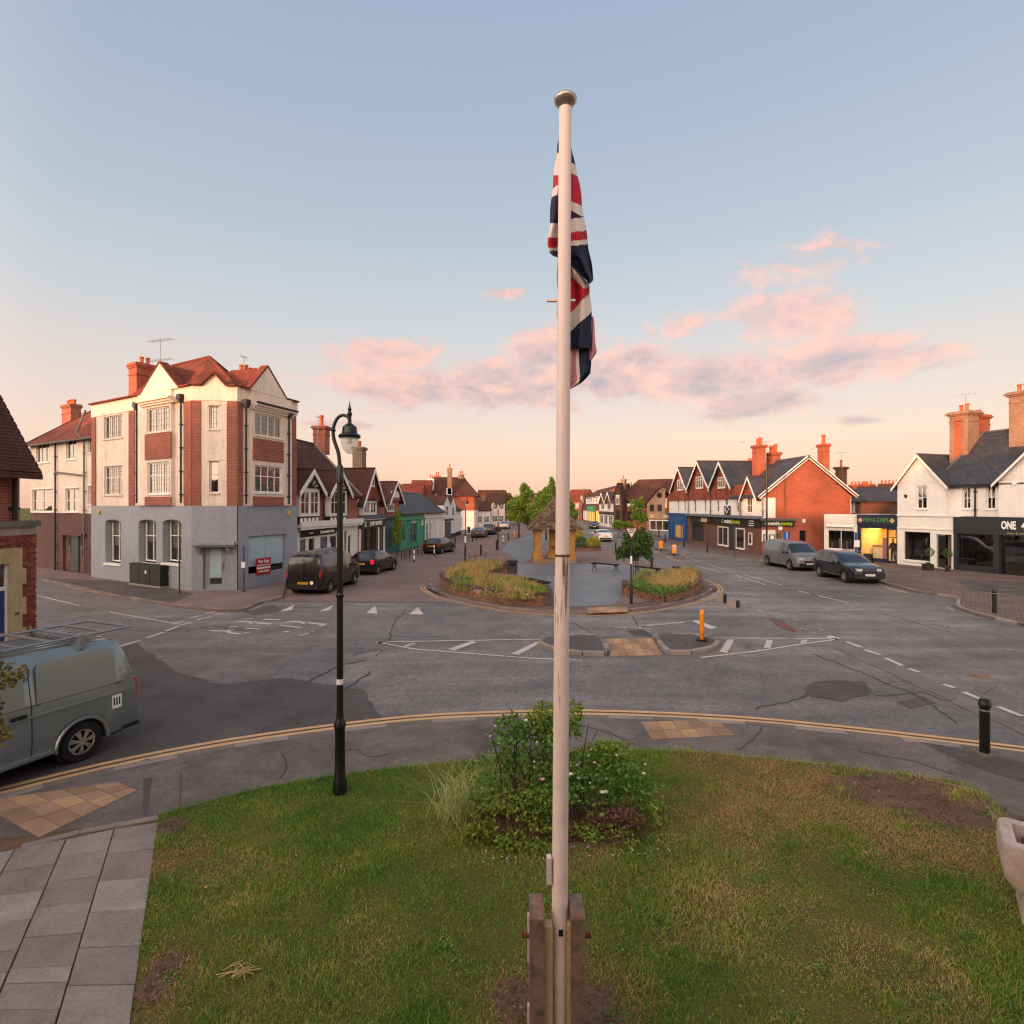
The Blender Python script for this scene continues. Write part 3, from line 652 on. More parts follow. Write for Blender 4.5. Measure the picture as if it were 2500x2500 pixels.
# ------------------------------------------------------------------ painted markings
def line(px, w, mat='marking_white', z=.011, nm='painted_line', parent=None, closed=False):
    return M().strip(pts(px), w, z).build(nm, mat, parent or ROAD)
def poly(px, mat='marking_white', z=.011, nm='painted_line', parent=None):
    return M().sheet(pts(px), z).build(nm, mat, parent or ROAD)
for o_, nm in ((.27, 0), (.46, 1)):
    M().strip(near_kerb, .115, .011, off=o_).build('yellow_line', 'marking_yellow', ROAD)
for o_ in (-.28, -.46):
    M().strip(isl_front[6:], .07, .012, off=o_).build('yellow_line', 'marking_yellow', ROAD)
line([(85, 1453), (194, 1479)], .1); line([(268, 1495), (440, 1525)], .1)
# junction mouth dashes on the left: two rows
for a, b in (((292, 1579), (345, 1563)), ((358, 1558), (400, 1544)), ((405, 1541), (437, 1529))): line([a, b], .16)
for a, b in (((425, 1521), (448, 1517)), ((460, 1510), (492, 1503)), ((500, 1499), (525, 1494)), ((532, 1491), (556, 1486)), ((445, 1526), (470, 1520)), ((480, 1514), (515, 1506)), ((522, 1501), (548, 1497))): line([a, b], .14)
# give-way triangles at the mouth of the paved street
for q in ([(682, 1494), (720, 1476), (712, 1490)], [(778, 1494), (814, 1477), (806, 1490)], [(894, 1497), (916, 1479), (922, 1499)], [(999, 1500), (1021, 1481), (1034, 1501)]): poly(q, nm='give_way_triangle')
poly([(600, 1491), (640, 1473), (660, 1468), (618, 1492)], 'marking_worn')
# worn road lettering
cq = crop(480, 1480, 3.212)
for q, w in (([(100, 193), (240, 197), (262, 209), (340, 220)], .15), ([(365, 215), (415, 207)], .13), ([(246, 190), (290, 186)], .14), ([(312, 120), (400, 124), (580, 142)], .22), ([(420, 141), (452, 130)], .15), ([(365, 105), (440, 98)], .14), ([(520, 103), (655, 110)], .16), ([(255, 165), (318, 163)], .14), ([(385, 175), (495, 180)], .14), ([(700, 130), (752, 120), (1010, 145)], .22), ([(830, 143), (862, 131)], .15), ([(965, 160), (1010, 147)], .15), ([(655, 152), (825, 170)], .13), ([(685, 200), (725, 202)], .12), ([(810, 232), (880, 215)], .13), ([(895, 198), (918, 198)], .1), ([(918, 180), (942, 180)], .1)):
    line([cq(*p) for p in q], w, 'marking_white', nm='road_lettering_stroke')
# the hatched area round the refuge
line([(919, 1568), (1100, 1565), (1331, 1561), (1460, 1558)], .1); line([(919, 1568), (1010, 1585), (1120, 1594), (1300, 1608), (1420, 1613)], .1)
poly([(917, 1566), (942, 1567), (940, 1571), (918, 1571)])
for q in ([(983, 1578), (1008, 1570), (1016, 1573), (990, 1580)], [(1094, 1585), (1150, 1566), (1165, 1568), (1108, 1590)], [(1248, 1596), (1318, 1564), (1334, 1562), (1265, 1600)]): poly(q, nm='hatch_bar')
line([(1720, 1558), (1880, 1559), (2045, 1560)], .1); line([(1712, 1606), (1850, 1590), (1960, 1573), (2047, 1561)], .1)
for q in ([(1756, 1592), (1776, 1562), (1793, 1562), (1775, 1595)], [(1864, 1582), (1872, 1563), (1887, 1564), (1881, 1583)], [(1953, 1571), (1957, 1563), (1972, 1562), (1968, 1571)]): poly(q, nm='hatch_bar')
poly([(2025, 1552), (2050, 1558), (2046, 1564), (2015, 1556)])
poly([(1474, 1532), (1560, 1526), (1690, 1517), (1688, 1519), (1560, 1532), (1595, 1536), (1590, 1538)], 'marking_worn', nm='painted_arrow'); poly([(1688, 1516), (1702, 1515), (1752, 1533), (1735, 1537)], nm='painted_arrow')
# dashed edges of the main road
for a, b in (((2066, 1567), (2104, 1581)), ((2110, 1587), (2148, 1599)), ((2162, 1607), (2204, 1626)), ((2219, 1633), (2244, 1642)), ((2303, 1671), (2330, 1680)), ((2352, 1690), (2402, 1711)), ((2437, 1726), (2496, 1750))): line([a, b], .14)
for i in range(9):
    t0 = i / 9; f = lambda t, a, b: (a[0] + (b[0] - a[0]) * t, a[1] + (b[1] - a[1]) * t)
    for A0, B0 in (((1805, 1472), (2000, 1552)), ((1828, 1470), (2020, 1545))): line([f(t0, A0, B0), f(t0 + .065, A0, B0)], .12, 'marking_worn')
poly([(1876, 1508), (1912, 1518), (1946, 1540), (1940, 1544), (1918, 1538), (1892, 1524)], 'marking_red', nm='worn_red_surfacing')
line([(1948, 1443), (2071, 1472)], .11); line([(1956, 1443), (2060, 1474)], .08, 'marking_worn'); line([(2146, 1495), (2337, 1548)], .09, 'marking_worn')
line([(1795, 1404), (1869, 1428)], .1); line([(1816, 1403), (1909, 1429)], .1); line([(1700, 1381), (1757, 1397)], .1); line([(1730, 1379), (1790, 1396)], .1); line([(1706, 1379), (1730, 1378)], .1)
line([(1625, 1361), (1667, 1372)], .1); line([(1672, 1360), (1706, 1371)], .1); line([(1660, 1369), (1700, 1369)], .1); line([(1608, 1382), (1648, 1397)], .12)
line([(1500, 1337), (1560, 1352)], .12, 'marking_worn'); line([(2456, 1585), (2500, 1593)], .12, 'marking_worn'); line([(2164, 1436), (2215, 1448)], .1, 'marking_yellow')
line([(2310, 1480), (2330, 1492), (2400, 1512), (2500, 1536)], .1, 'marking_worn')
# surfacing patches on the road, with ragged edges
def jag(P, st=.35, amp=.05):
    out = []
    for i in range(len(P)):
        a, b = Vector(P[i]), Vector(P[(i + 1) % len(P)]); n = max(1, int((b - a).length / st)); d = (b - a).normalized(); nr = Vector((-d.y, d.x))
        out += [tuple(a.lerp(b, k / n) + nr * RN.uniform(-amp, amp)) for k in range(n)]
    return out
z_ = .007
for q, mt_ in (([(380, 1625), (560, 1560), (640, 1600), (700, 1600), (660, 1665), (545, 1672), (430, 1642)], 'asphalt_patch'),
              ([(-400, 1800), (100, 1640), (330, 1570), (430, 1640), (540, 1672), (700, 1655), (885, 1685), (940, 1760), (640, 1800), (330, 1860), (0, 1940), (-400, 2060)], 'asphalt_new'),
              ([(1962, 1680), (2000, 1662), (2110, 1664), (2130, 1690), (2060, 1712), (1980, 1700)], 'asphalt_new'), ([(2185, 1714), (2250, 1700), (2290, 1718), (2230, 1730)], 'asphalt_new'),
              ([(2030, 1580), (2075, 1570), (2360, 1700), (2520, 1780), (2510, 1800), (2250, 1680)], 'asphalt_patch'), ([(2370, 1680), (2420, 1662), (2440, 1678), (2400, 1694)], 'asphalt_patch'), ([(590, 1490), (665, 1478), (690, 1490), (620, 1502)], 'asphalt_new'),
              ([(1530, 1540), (1570, 1538), (1592, 1551), (1555, 1552)], 'asphalt_new'), ([(1448, 1546), (1500, 1543), (1510, 1556), (1455, 1556)], 'asphalt_patch')):
    M().sheet(jag(pts(q)), z_).build('surface_patch', mt_, ROAD); z_ += .0004
# sealed joints and cracks
def wander(P, amp=.05):
    r = resample(P, .25); return [tuple(p + Vector((RN.uniform(-amp, amp), RN.uniform(-amp, amp)))) for p in r]
for q, w in (([(990, 1490), (966, 1515), (954, 1540), (950, 1566)], .035), ([(955, 1552), (1010, 1556), (1082, 1553)], .03), ([(858, 1602), (884, 1592), (935, 1585), (915, 1604)], .03), ([(740, 1672), (830, 1625), (890, 1612)], .05), ([(835, 1690), (905, 1640)], .05), ([(1990, 1598), (2110, 1645), (2240, 1700), (2340, 1765)], .03), ([(1840, 1730), (1960, 1706), (1975, 1690)], .03), ([(2140, 1700), (2260, 1690), (2300, 1712), (2340, 1705)], .03), ([(440, 1545), (520, 1528), (600, 1540)], .03), ([(1545, 1505), (1560, 1540), (1590, 1556)], .035), ([(1450, 1560), (1440, 1540), (1395, 1520)], .03)):
    M().strip(wander(pts(q)), w, .0125).build('joint_seal', 'asphalt_seal', ROAD)
for q, w in (([(800, 1835), (870, 1828), (905, 1850), (960, 1838)], .02), ([(1395, 1765), (1480, 1785), (1560, 1822)], .02), ([(1860, 1775), (1835, 1805), (1800, 1832)], .02), ([(690, 1838), (700, 1880), (680, 1905)], .02), ([(2100, 1835), (2220, 1855), (2330, 1890)], .02)):
    M().strip(wander(pts(q, ZP), .03), w, ZP + .003).build('crack', 'asphalt_seal', NEARPAVE)
# manhole and drain covers
def cover(px, r, mat='rusty'):
    c = G(*px); M().lathe([(r, -.02), (r, .014), (r * .96, .017), (0.01, .017)], 20, c).build('drain_cover', mat, ROAD)
cover((2392, 1651), .22, 'timber'); cover((965, 1503), .3, 'kerb_dark'); 
t = thing('road_drain', 'slotted iron road drain breaking the yellow lines by the grey van', 'drain', G(334, 1876, 0)); a = G(300, 1890); b = G(372, 1866)
d = (b - a); ang = math.atan2(d.y, d.x); t.rotation_euler = (0, 0, ang); Ld = d.length / 2
M().box(-Ld, Ld, -.2, .2, -.05, .006).build('pit', 'interior_dark', t)
m = M(); m.box(-Ld, Ld, -.22, -.18, -.02, .02); m.box(-Ld, Ld, .18, .22, -.02, .02); m.box(-Ld - .04, -Ld, -.22, .22, -.02, .02); m.box(Ld, Ld + .04, -.22, .22, -.02, .02); m.build('rim', 'kerb_dark', t)
for i in range(10):
    x = -Ld + (i + .5) * 2 * Ld / 10; M().box(x - .012, x + .012, -.18, .18, -.02, .016).build('slat', 'kerb_dark', t)
# ------------------------------------------------------------------ building kit
def window(th, fr, r, nx=1, ny=1, split=None, fw=.06, rec=.10, mat='white_paint', sill=True, gl='glass', curt=None, y=0., head=False, name='window', lead=False, mw=None):
    u0, u1, z0, z1 = r; mw = mw or fw * .7
    a = y + rec; m = M()
    m.box(u0, u0 + fw, a, a + .07, z0, z1); m.box(u1 - fw, u1, a, a + .07, z0, z1); m.box(u0 + fw, u1 - fw, a, a + .07, z0, z0 + fw); m.box(u0 + fw, u1 - fw, a, a + .07, z1 - fw, z1)
    xs = [u0 + (u1 - u0) * i / nx for i in range(nx + 1)]; zs = [z0 + (z1 - z0) * i / ny for i in range(ny + 1)] if split is None else [z0, z0 + (z1 - z0) * split, z1]
    for x in xs[1:-1]: m.box(x - mw / 2, x + mw / 2, a + .005, a + .065, z0 + fw, z1 - fw)
    for z in zs[1:-1]:
        for i in range(nx): m.box(xs[i] + mw / 2 if i else u0 + fw, xs[i + 1] - mw / 2 if i < nx - 1 else u1 - fw, a + .005, a + .065, z - mw / 2, z + mw / 2)
    wd = m.build(name, mat, th, fr)
    for i in range(nx):
        for j in range(len(zs) - 1):
            g = M(); yy = a + .035 + RN.uniform(-.004, .004)
            g.quad((xs[i] + mw * .4, yy, zs[j] + mw * .4), (xs[i + 1] - mw * .4, yy, zs[j] + mw * .4), (xs[i + 1] - mw * .4, yy + RN.uniform(-.006, .006), zs[j + 1] - mw * .4), (xs[i] + mw * .4, yy, zs[j + 1] - mw * .4))
            g.build('pane', gl, wd, fr)
            if lead:
                lm = M(); w_ = xs[i + 1] - xs[i]; h_ = zs[j + 1] - zs[j]
                for k in (1, 2): lm.box(xs[i] + w_ * k / 3 - .006, xs[i] + w_ * k / 3 + .006, yy - .012, yy - .004, zs[j], zs[j + 1])
                for k in range(1, 4): lm.box(xs[i], xs[i + 1], yy - .013, yy - .005, zs[j] + h_ * k / 4 - .006, zs[j] + h_ * k / 4 + .006)
                lm.build('leading', 'lead', wd, fr)
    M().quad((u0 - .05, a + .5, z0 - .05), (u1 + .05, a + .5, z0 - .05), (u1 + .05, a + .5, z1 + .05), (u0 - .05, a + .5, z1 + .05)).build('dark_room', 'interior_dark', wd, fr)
    if curt == 'curtain':
        for q0, q1 in ((u0, u0 + (u1 - u0) * .28), (u1 - (u1 - u0) * .25, u1)):
            c = M(); n = 6
            for k in range(n): 
                p = q0 + (q1 - q0) * k / n; q = q0 + (q1 - q0) * (k + 1) / n; ya = a + .16 + .05 * (k % 2); yb = a + .16 + .05 * ((k + 1) % 2)
                c.quad((p, ya, z0), (q, yb, z0), (q, yb, z1), (p, ya, z1))
            c.build('curtain', 'curtain', wd, fr)
    elif curt == 'blind': M().box(u0, u1, a + .14, a + .15, z0 + (z1 - z0) * RN.uniform(.25, .6), z1).build('blind', 'blind', wd, fr)
    elif curt == 'net': M().box(u0, u1, a + .12, a + .13, z0, z1).build('curtain', 'curtain', wd, fr)
    if sill: M().box(u0 - .07, u1 + .07, y - .07, a + .02, z0 - .08, z0 - .005).build('sill', mat, wd, fr)
    if head: M().box(u0 - .09, u1 + .09, y - .06, y + .02, z1 + .02, z1 + .12).build('head_mould', mat, wd, fr)
    return wd
def shell(th, fr, u0, u1, y1, z0, z1, mat, holes=(), y0=0., rd=.22, name='wall', sides=True):
    m = M(); m.wall(u0, u1, z0, z1, holes, y0, rd)
    if sides:
        m.quad((u0, y1, z0), (u0, y0, z0), (u0, y0, z1), (u0, y1, z1)); m.quad((u1, y0, z0), (u1, y1, z0), (u1, y1, z1), (u1, y0, z1)); m.quad((u1, y1, z0), (u0, y1, z0), (u0, y1, z1), (u1, y1, z1))
    return m.build(name, mat, th, fr)
def gable_roof_u(th, fr, u0, u1, yr, ze, zr, y0=0., y1=None, over=.25, th_=.12, mat='tile_brown', hipl=0., hipr=0., ridge='tile_brown', name='roof', endm='brick_red'):
    """ridge parallel to the street"""
    y1 = 2 * yr - y0 if y1 is None else y1; m = M()
    s0 = (zr - ze) / (yr - y0); s1 = (zr - ze) / (y1 - yr)
    a = y0 - over; za = ze - over * s0; b = y1 + over; zb = ze - over * s1
    def P(u, y, z): return (u, y, z)
    F0 = [P(u0, a, za), P(u1, a, za), P(u1 - hipr, yr, zr), P(u0 + hipl, yr, zr)]; B0 = [P(u1, b, zb), P(u0, b, zb), P(u0 + hipl, yr, zr), P(u1 - hipr, yr, zr)]
    dn = Vector((0, 0, -th_))
    for q in (F0, B0):
        q = [Vector(p) for p in q]; m._ext([p + dn for p in q], q)
    if hipl: m.quad(P(u0, b, zb), P(u0, a, za), P(u0 + hipl, yr, zr))
    if hipr: m.quad(P(u1, a, za), P(u1, b, zb), P(u1 - hipr, yr, zr))
    r = m.build(name, mat, th, fr)
    q = M(); q.tube([(u0 + hipl, yr, zr), (u1 - hipr, yr, zr)], .09, 6)
    if hipl: q.tube([(u0, a, za), (u0 + hipl, yr, zr)], .08, 6)
    if hipr: q.tube([(u1, a, za), (u1 - hipr, yr, zr)], .08, 6)
    q.build('ridge_tiles', ridge, r, fr)
    for h, u in ((hipl, u0 + .12), (hipr, u1 - .24)):
        if not h and endm: M().prismx([(y0, ze - .02), (yr, zr - .14), (y1, ze - .02)], u, u + .12).build('gable_end', endm, th, fr)
    return r
def gable_roof_y(th, fr, u0, u1, ze, zr, y0, y1, over=.2, th_=.1, mat='tile_brown', uc=None, barge='white_paint', bw=.2, ze1=None, ridge='tile_brown', front=.25, name='roof'):
    """gable facing the street, ridge running back"""
    uc = (u0 + u1) / 2 if uc is None else uc; ze1 = ze if ze1 is None else ze1; m = M()
    sl = (zr - ze) / (uc - u0); sr = (zr - ze1) / (u1 - uc)
    L_ = [(u0 - over, ze - over * sl), (uc, zr), (uc, zr - th_), (u0 - over, ze - over * sl - th_)]; R_ = [(uc, zr), (u1 + over, ze1 - over * sr), (u1 + over, ze1 - over * sr - th_), (uc, zr - th_)]
    m.prismy(L_, y0 - front, y1); m.prismy(R_, y0 - front, y1)
    r = m.build(name, mat, th, fr)
    M().tube([(uc, y0 - front, zr), (uc, y1, zr)], .08, 6).build('ridge_tiles', ridge, r, fr)
    if barge:
        b = M()
        for P in (L_, R_):
            (xa, za), (xb, zb) = P[0], P[1]
            b.prismy([(xa, za - .02), (xb, zb - .02), (xb, zb - .02 - bw * 1.25), (xa, za - .02 - bw * 1.25)], y0 - front - .05, y0 - front - .004)
        b.build('bargeboard', barge, r, fr)
    return r
def gable_wall(th, fr, u0, u1, ze, zr, mat, y=0., uc=None, t=.15, ze1=None, name='gable'):
    uc = (u0 + u1) / 2 if uc is None else uc
    return M().prismy([(u0, ze), (u1, ze if ze1 is None else ze1), (uc, zr)], y, y + t).build(name, mat, th, fr)
def chimney(th, fr, u, y, w, d, z0, z1, mat='brick_red', pots=2, ph=.5, potm='terracotta', axis=0, corb=.1, band=True, pr=.13):
    m = M(); m.box(u - w / 2, u + w / 2, y - d / 2, y + d / 2, z0, z1 - .3)
    for k, e in enumerate((corb * .5, corb, corb * .6)): m.box(u - w / 2 - e, u + w / 2 + e, y - d / 2 - e, y + d / 2 + e, z1 - .3 + .1 * k, z1 - .2 + .1 * k)
    if band: m.box(u - w / 2 - .04, u + w / 2 + .04, y - d / 2 - .04, y + d / 2 + .04, z1 - .75, z1 - .66)
    c = m.build('chimney', mat, th, fr)
    for k in range(pots):
        o = (k - (pots - 1) / 2) * min(.36, ((w, d)[axis] - .2) / max(pots - 1, 1) if pots > 1 else 1)
        pu, py_ = (u + o, y) if axis == 0 else (u, y + o)
        hh = ph * RN.uniform(.85, 1.1)
        M().lathe([(pr, z1), (pr * .85, z1 + hh * .3), (pr * .8, z1 + hh * .75), (pr * 1.08, z1 + hh * .82), (pr * 1.05, z1 + hh * .95), (pr * .8, z1 + hh)], 10, (pu, py_, 0)).build('chimney_pot', potm, c, fr, smooth=40)
    return c
def pipe(th, fr, u, y, z0, z1, r=.05, mat='pipe_black', hopper=False, name='drainpipe', pts_=None):
    m = M(); m.tube(pts_ or [(u, y, z0), (u, y, z1)], r, 8)
    if hopper:
        m.box(u - .16, u + .16, y - .16, y + .12, z1, z1 + .28); m.box(u - .11, u + .11, y - .12, y + .1, z1 - .14, z1)
    for z in np.arange(z0 + .4, z1 - .2, 1.2): m.box(u - r * 1.7, u + r * 1.7, y - r * 1.2, y + r * 1.5, z, z + .06)
    return m.build(name, mat, th, fr)
def aerial(th, fr, u, y, z0, h, n=6, w=.5, ang=0., two=False):
    m = M(); m.cyl((u, y, z0), (u, y, z0 + h), .022, n=6); ca, sa = math.cos(ang), math.sin(ang)
    for zz in ([z0 + h * .96, z0 + h * .55] if two else [z0 + h * .97]):
        L = w * 1.6
        m.cyl((u - ca * L, y - sa * L, zz), (u + ca * L, y + sa * L, zz), .016, n=5)
        for k in range(n):
            o = -L + 2 * L * k / (n - 1); m.cyl((u + ca * o - sa * w * .4, y + sa * o + ca * w * .4, zz - .0), (u + ca * o + sa * w * .4, y + sa * o - ca * w * .4, zz), .01, n=4)
            m.cyl((u + ca * o, y + sa * o, zz - .14), (u + ca * o, y + sa * o, zz + .14), .01, n=4)
    m.build('television_aerial', 'galvanised', th, fr)
def base_of(fr, u=0.): return fr.w(u, 0, 0)

# ------------------------------------------------------------------ cream and grey corner building
c2 = crop(200, 800, 2.76)
PA, PB, PC_, PD = (-25.47, 33.66), (-16.2, 28.14), (-14.07, 28.37), (-12.73, 32.75)
FL1, FS, FR1 = Fr(PA, PB), Fr(PB, PC_), Fr(PC_, PD)
t = thing('corner_building', 'three-storey corner building, cream render and red brick above a grey ground floor', 'building', base_of(FL1))
ZE, ZS = 10.5, 4.40
LL, LS_, LR = FL1.len, FS.len, FR1.len
# -- long left wall
r_ul = FL1.rect(147, 273, 592, 745, c2); r_ll = FL1.rect(150, 273, 932, 1125, c2); r_ub = FL1.rect(437, 590, 535, 700, c2, -.18); r_lb = FL1.rect(440, 590, 905, 1120, c2, -.18)
bay = (FL1.rect(400, 625, 500, 700, c2)[0], FL1.rect(400, 625, 500, 700, c2)[1])
g1, g2, g3 = FL1.rect(165, 270, 1290, 1590, c2), FL1.rect(390, 508, 1290, 1590, c2), FL1.rect(552, 678, 1290, 1590, c2)
M().wall(0, LL, ZS, ZE, [r_ul, r_ll]).build('upper_wall', 'cream', t, FL1)
M().wall(0, LL, 0, ZS - .002, [g1, g2, g3], -.06, .42).build('ground_floor_wall', 'grey_paint', t, FL1)
for r in (g1, g2, g3):
    uc = (r[0] + r[1]) / 2; hw = (r[1] - r[0]) / 2
    ar = [(r[0], r[3] + .001), (r[0], r[3] - .22)] + [(uc - hw * math.cos(math.pi * k / 12), r[3] - .22 + .2 * math.sin(math.pi * k / 12)) for k in range(1, 12)] + [(r[1], r[3] - .22), (r[1], r[3] + .001)]
    M().prismy(ar, -.06, .34).build('arch', 'grey_paint', t, FL1)
    window(t, FL1, (r[0] + .12, r[1] - .12, r[2] + .1, r[3] - .06), 2, 1, .62, .07, .26, 'white_paint', False, curt='blind')
    M().box(r[0] - .05, r[1] + .05, -.14, .2, r[2] - .1, r[2] + .02).build('sill', 'white_paint', t, FL1)
window(t, FL1, r_ul, 3, 1, None, .06, .1, 'cream', curt='net', lead=True); window(t, FL1, r_ll, 3, 2, .6, .06, .1, 'cream', curt='curtain', lead=True)
# the shallow bay with its pediment
M().wall(bay[0], bay[1], ZS + .02, ZE + .0, [r_ub, r_lb], -.18, .2).build('bay_wall', 'cream', t, FL1)
for u in bay: M().quad((u, -.18, ZS), (u, 0, ZS), (u, 0, ZE), (u, -.18, ZE)).build('bay_side', 'cream', t, FL1)
window(t, FL1, r_ub, 3, 1, None, .07, .08, 'cream', curt='net', y=-.18, lead=True); window(t, FL1, r_lb, 3, 2, .58, .07, .08, 'white_paint', curt='curtain', y=-.18, lead=True)
for a, b in ((712, 885), (1140, 1195)):
    r = FL1.rect(430, 605, a, b, c2, -.18); M().box(r[0], r[1], -.24, -.17, r[2], r[3]).build('brick_panel', 'brick_red', t, FL1)
r = FL1.rect(400, 628, 490, 520, c2, -.2); zc = r[2]
m = M()
for k, (e, h) in enumerate(((.1, 0), (.2, .1), (.32, .2))): m.box(r[0] + .05, r[1] - .05, -.2 - e, 0, zc + h, zc + h + .1)
m.build('cornice', 'cream', t, FL1)
def pil(fr, u0, u1, z0, z1, y=-.05, mat='brick_red'): M().box(u0, u1, y, .05, z0, z1).build('pilaster', mat, t, fr)
for a, b in ((65, 97), (320, 358), (693, 744)):
    r = FL1.rect(a, b, 600, 1100, c2); pil(FL1, max(r[0], 0), min(r[1], LL), ZS, ZE - .75)
M().box(-.05, LL, -.05, .1, ZE - .75, ZE).build('frieze', 'cream', t, FL1)
for x in (370, 668):
    u = FL1.uv(c2(x, 800), -.12)[0]; pipe(t, FL1, u, -.13, ZS + .15, ZE - .65, hopper=True)
# -- splayed corner with the door
r_su, r_sl = FS.rect(857, 920, 527, 683, c2), FS.rect(857, 920, 900, 1112, c2); rd_ = FS.rect(818, 976, 1474, 1762, c2)
M().wall(0, LS_, ZS, ZE, [r_su, r_sl]).build('upper_wall', 'cream', t, FS); M().wall(-.03, LS_ + .03, 0, ZS - .002, [rd_], -.06, .3).build('ground_floor_wall', 'grey_paint', t, FS)
window(t, FS, r_su, 1, 1, None, .06, .1, 'cream', head=True, lead=True, curt='net'); window(t, FS, r_sl, 1, 2, .58, .06, .1, 'cream', head=True, curt='curtain')
d = M().box(rd_[0] + .02, rd_[1] - .02, .12, .18, .1, rd_[3]).build('door', 'grey_paint', t, FS)
M().box(rd_[0] + .3, rd_[1] - .3, .1, .125, .75, rd_[3] - .15).build('panel', 'frosted', d, FS); M().box(rd_[0] + .28, rd_[1] - .28, .1, .125, .42, .7).build('letter_plate', 'dark_grey', d, FS); M().box(rd_[1] - .24, rd_[1] - .2, .06, .12, 1.1, 1.5).build('handle', 'silver', d, FS)
rc = FS.rect(750, 1040, 1438, 1470, c2, -.3); m = M(); m.box(max(rc[0], -.1), min(rc[1], LS_ + .1), -.62, 0, rc[2] + .05, rc[2] + .2); m.box(max(rc[0], -.1) + .1, min(rc[1], LS_ + .1) - .1, -.5, 0, rc[2] - .05, rc[2] + .05)
for u in (rd_[0] - .14, rd_[1] + .14): m.prismx([(-.42, rc[2] - .02), (-.06, rc[2] - .02), (-.06, rc[2] - .42), (-.16, rc[2] - .42)], u - .08, u + .08)
m.build('door_canopy', 'grey_paint', t, FS)
for a, b in ((746, 803), (978, 1044)):
    r = FS.rect(a, b, 600, 1100, c2); pil(FS, max(r[0], -.02), min(r[1], LS_ + .02), ZS, ZE - .75)
M().box(-.03, LS_ + .03, -.05, .1, ZE - .75, ZE).build('frieze', 'cream', t, FS)
gable_wall(t, FS, .45, LS_ - .5, ZE - .02, ZE + .62, 'cream', -.03, t=.3)
# -- right wall
r_ru, r_rl, r_sh = FR1.rect(1168, 1348, 588, 735, c2, -.18), FR1.rect(1168, 1348, 932, 1112, c2, -.18), FR1.rect(1115, 1372, 1398, 1650, c2)
ba, bb = FR1.rect(1130, 1398, 560, 700, c2)[:2]
M().wall(0, LR, ZS, ZE, []).build('upper_wall', 'cream', t, FR1); M().wall(0, LR, 0, ZS - .002, [r_sh], -.06, .35).build('ground_floor_wall', 'grey_paint', t, FR1)
M().wall(ba, bb, ZS + .02, ZE, [r_ru, r_rl], -.18, .2).build('bay_wall', 'cream', t, FR1)
for u in (ba, bb): M().quad((u, -.18, ZS), (u, 0, ZS), (u, 0, ZE), (u, -.18, ZE)).build('bay_side', 'cream', t, FR1)
window(t, FR1, r_ru, 4, 1, None, .07, .08, 'cream', curt='net', y=-.18, lead=True); window(t, FR1, r_rl, 4, 2, .6, .07, .08, 'white_paint', curt='curtain', y=-.18, lead=True)
for a, b in ((757, 900), (1138, 1195)):
    r = FR1.rect(1150, 1355, a, b, c2, -.18); M().box(r[0], r[1], -.24, -.17, r[2], r[3]).build('brick_panel', 'brick_red', t, FR1)
zc = r_ru[3] + .12; m = M()
for k, (e, h) in enumerate(((.1, 0), (.2, .1), (.32, .2))): m.box(ba - .04, bb + .04, -.2 - e, 0, zc + h, zc + h + .1)
m.build('cornice', 'cream', t, FR1); M().box(ba - .06, bb + .06, -.6, -.5, zc + .3, zc + .4).build('gutter', 'pipe_black', t, FR1)
for a, b in ((1046, 1080), (1405, 1440)):
    r = FR1.rect(a, b, 650, 1100, c2); pil(FR1, max(r[0], 0), min(r[1], LR), ZS, ZE - .75)
M().box(0, LR + .05, -.05, .1, ZE - .75, ZE).build('frieze', 'cream', t, FR1)
for x in (1105, 1394):
    u = FR1.uv(c2(x, 800), -.26)[0]; pipe(t, FR1, u, -.28, ZS + .1, ZE - .9, hopper=True)
sw = window(t, FR1, r_sh, 2, 1, None, .06, .12, 'grey_paint', False, gl='glass_shop'); M().box(r_sh[0] + .08, r_sh[1] - .08, .125, .135, r_sh[2] + .42, r_sh[3] - .05).build('frosted_film', 'frosted', sw, FR1)
for fr, px, in ((FL1, (118, 1240)), (FR1, (1392, 1250))):
    u, z = fr.uv(c2(*px), -.08); o = M().lathe([(.12, -.05), (.14, -.03), (.14, .04), (.1, .06)], 8, (0, 0, 0)).build('alarm_box', 'alarm_yellow', t, None)
    w_ = fr.w(u, -.1, z) - t.location; o.location = w_; o.rotation_euler = (rad(90), 0, fr.ang)
M().prismy([(0, 0), (.28, 0), (.28, .05), (0, .05)], -.09, -.062).build('street_name_plate', 'cream', t, Fr(FL1.w(FL1.uv(c2(580, 1660))[0], 0, 0)[:2], FL1.w(FL1.uv(c2(580, 1660))[0] + 1, 0, 0)[:2])).location = (0, 0, FL1.uv(c2(625, 1660))[1])
# back and roof
m = M(); o_ = t.location
def wq(*p): m.quad(*[Vector(q) - o_ for q in p])
bk1 = FR1.w(LR, 0, 0); bk2 = FR1.w(LR, 9.5, 0); bk3 = FL1.w(0, 8.5, 0); bk4 = FL1.w(0, 0, 0)
def Z(p, z): return Vector((p.x, p.y, z))
for a, b in ((bk1, bk2), (bk2, bk3), (bk3, bk4)): wq(Z(a, 0), Z(b, 0), Z(b, ZE), Z(a, ZE))
m.build('rear_wall', 'brick_red', t)
m = M(); pk = A(511, 872, 32.5); rl = A(408, 890, 33.5); rr = A(600, 925, 35.5); zt = ZE - .05
cA, cB, cC, cD = [Z(Vector((p[0], p[1], 0)), zt) for p in (PA, PB, PC_, PD)]; b2, b3 = Z(bk2, zt), Z(bk3, zt)
mid = FL1.w(LL * .36, 0, zt); midb = FL1.w(LL * .36, 8.6, zt)
rl2 = Vector((-21.66, 34.85, 13.1))
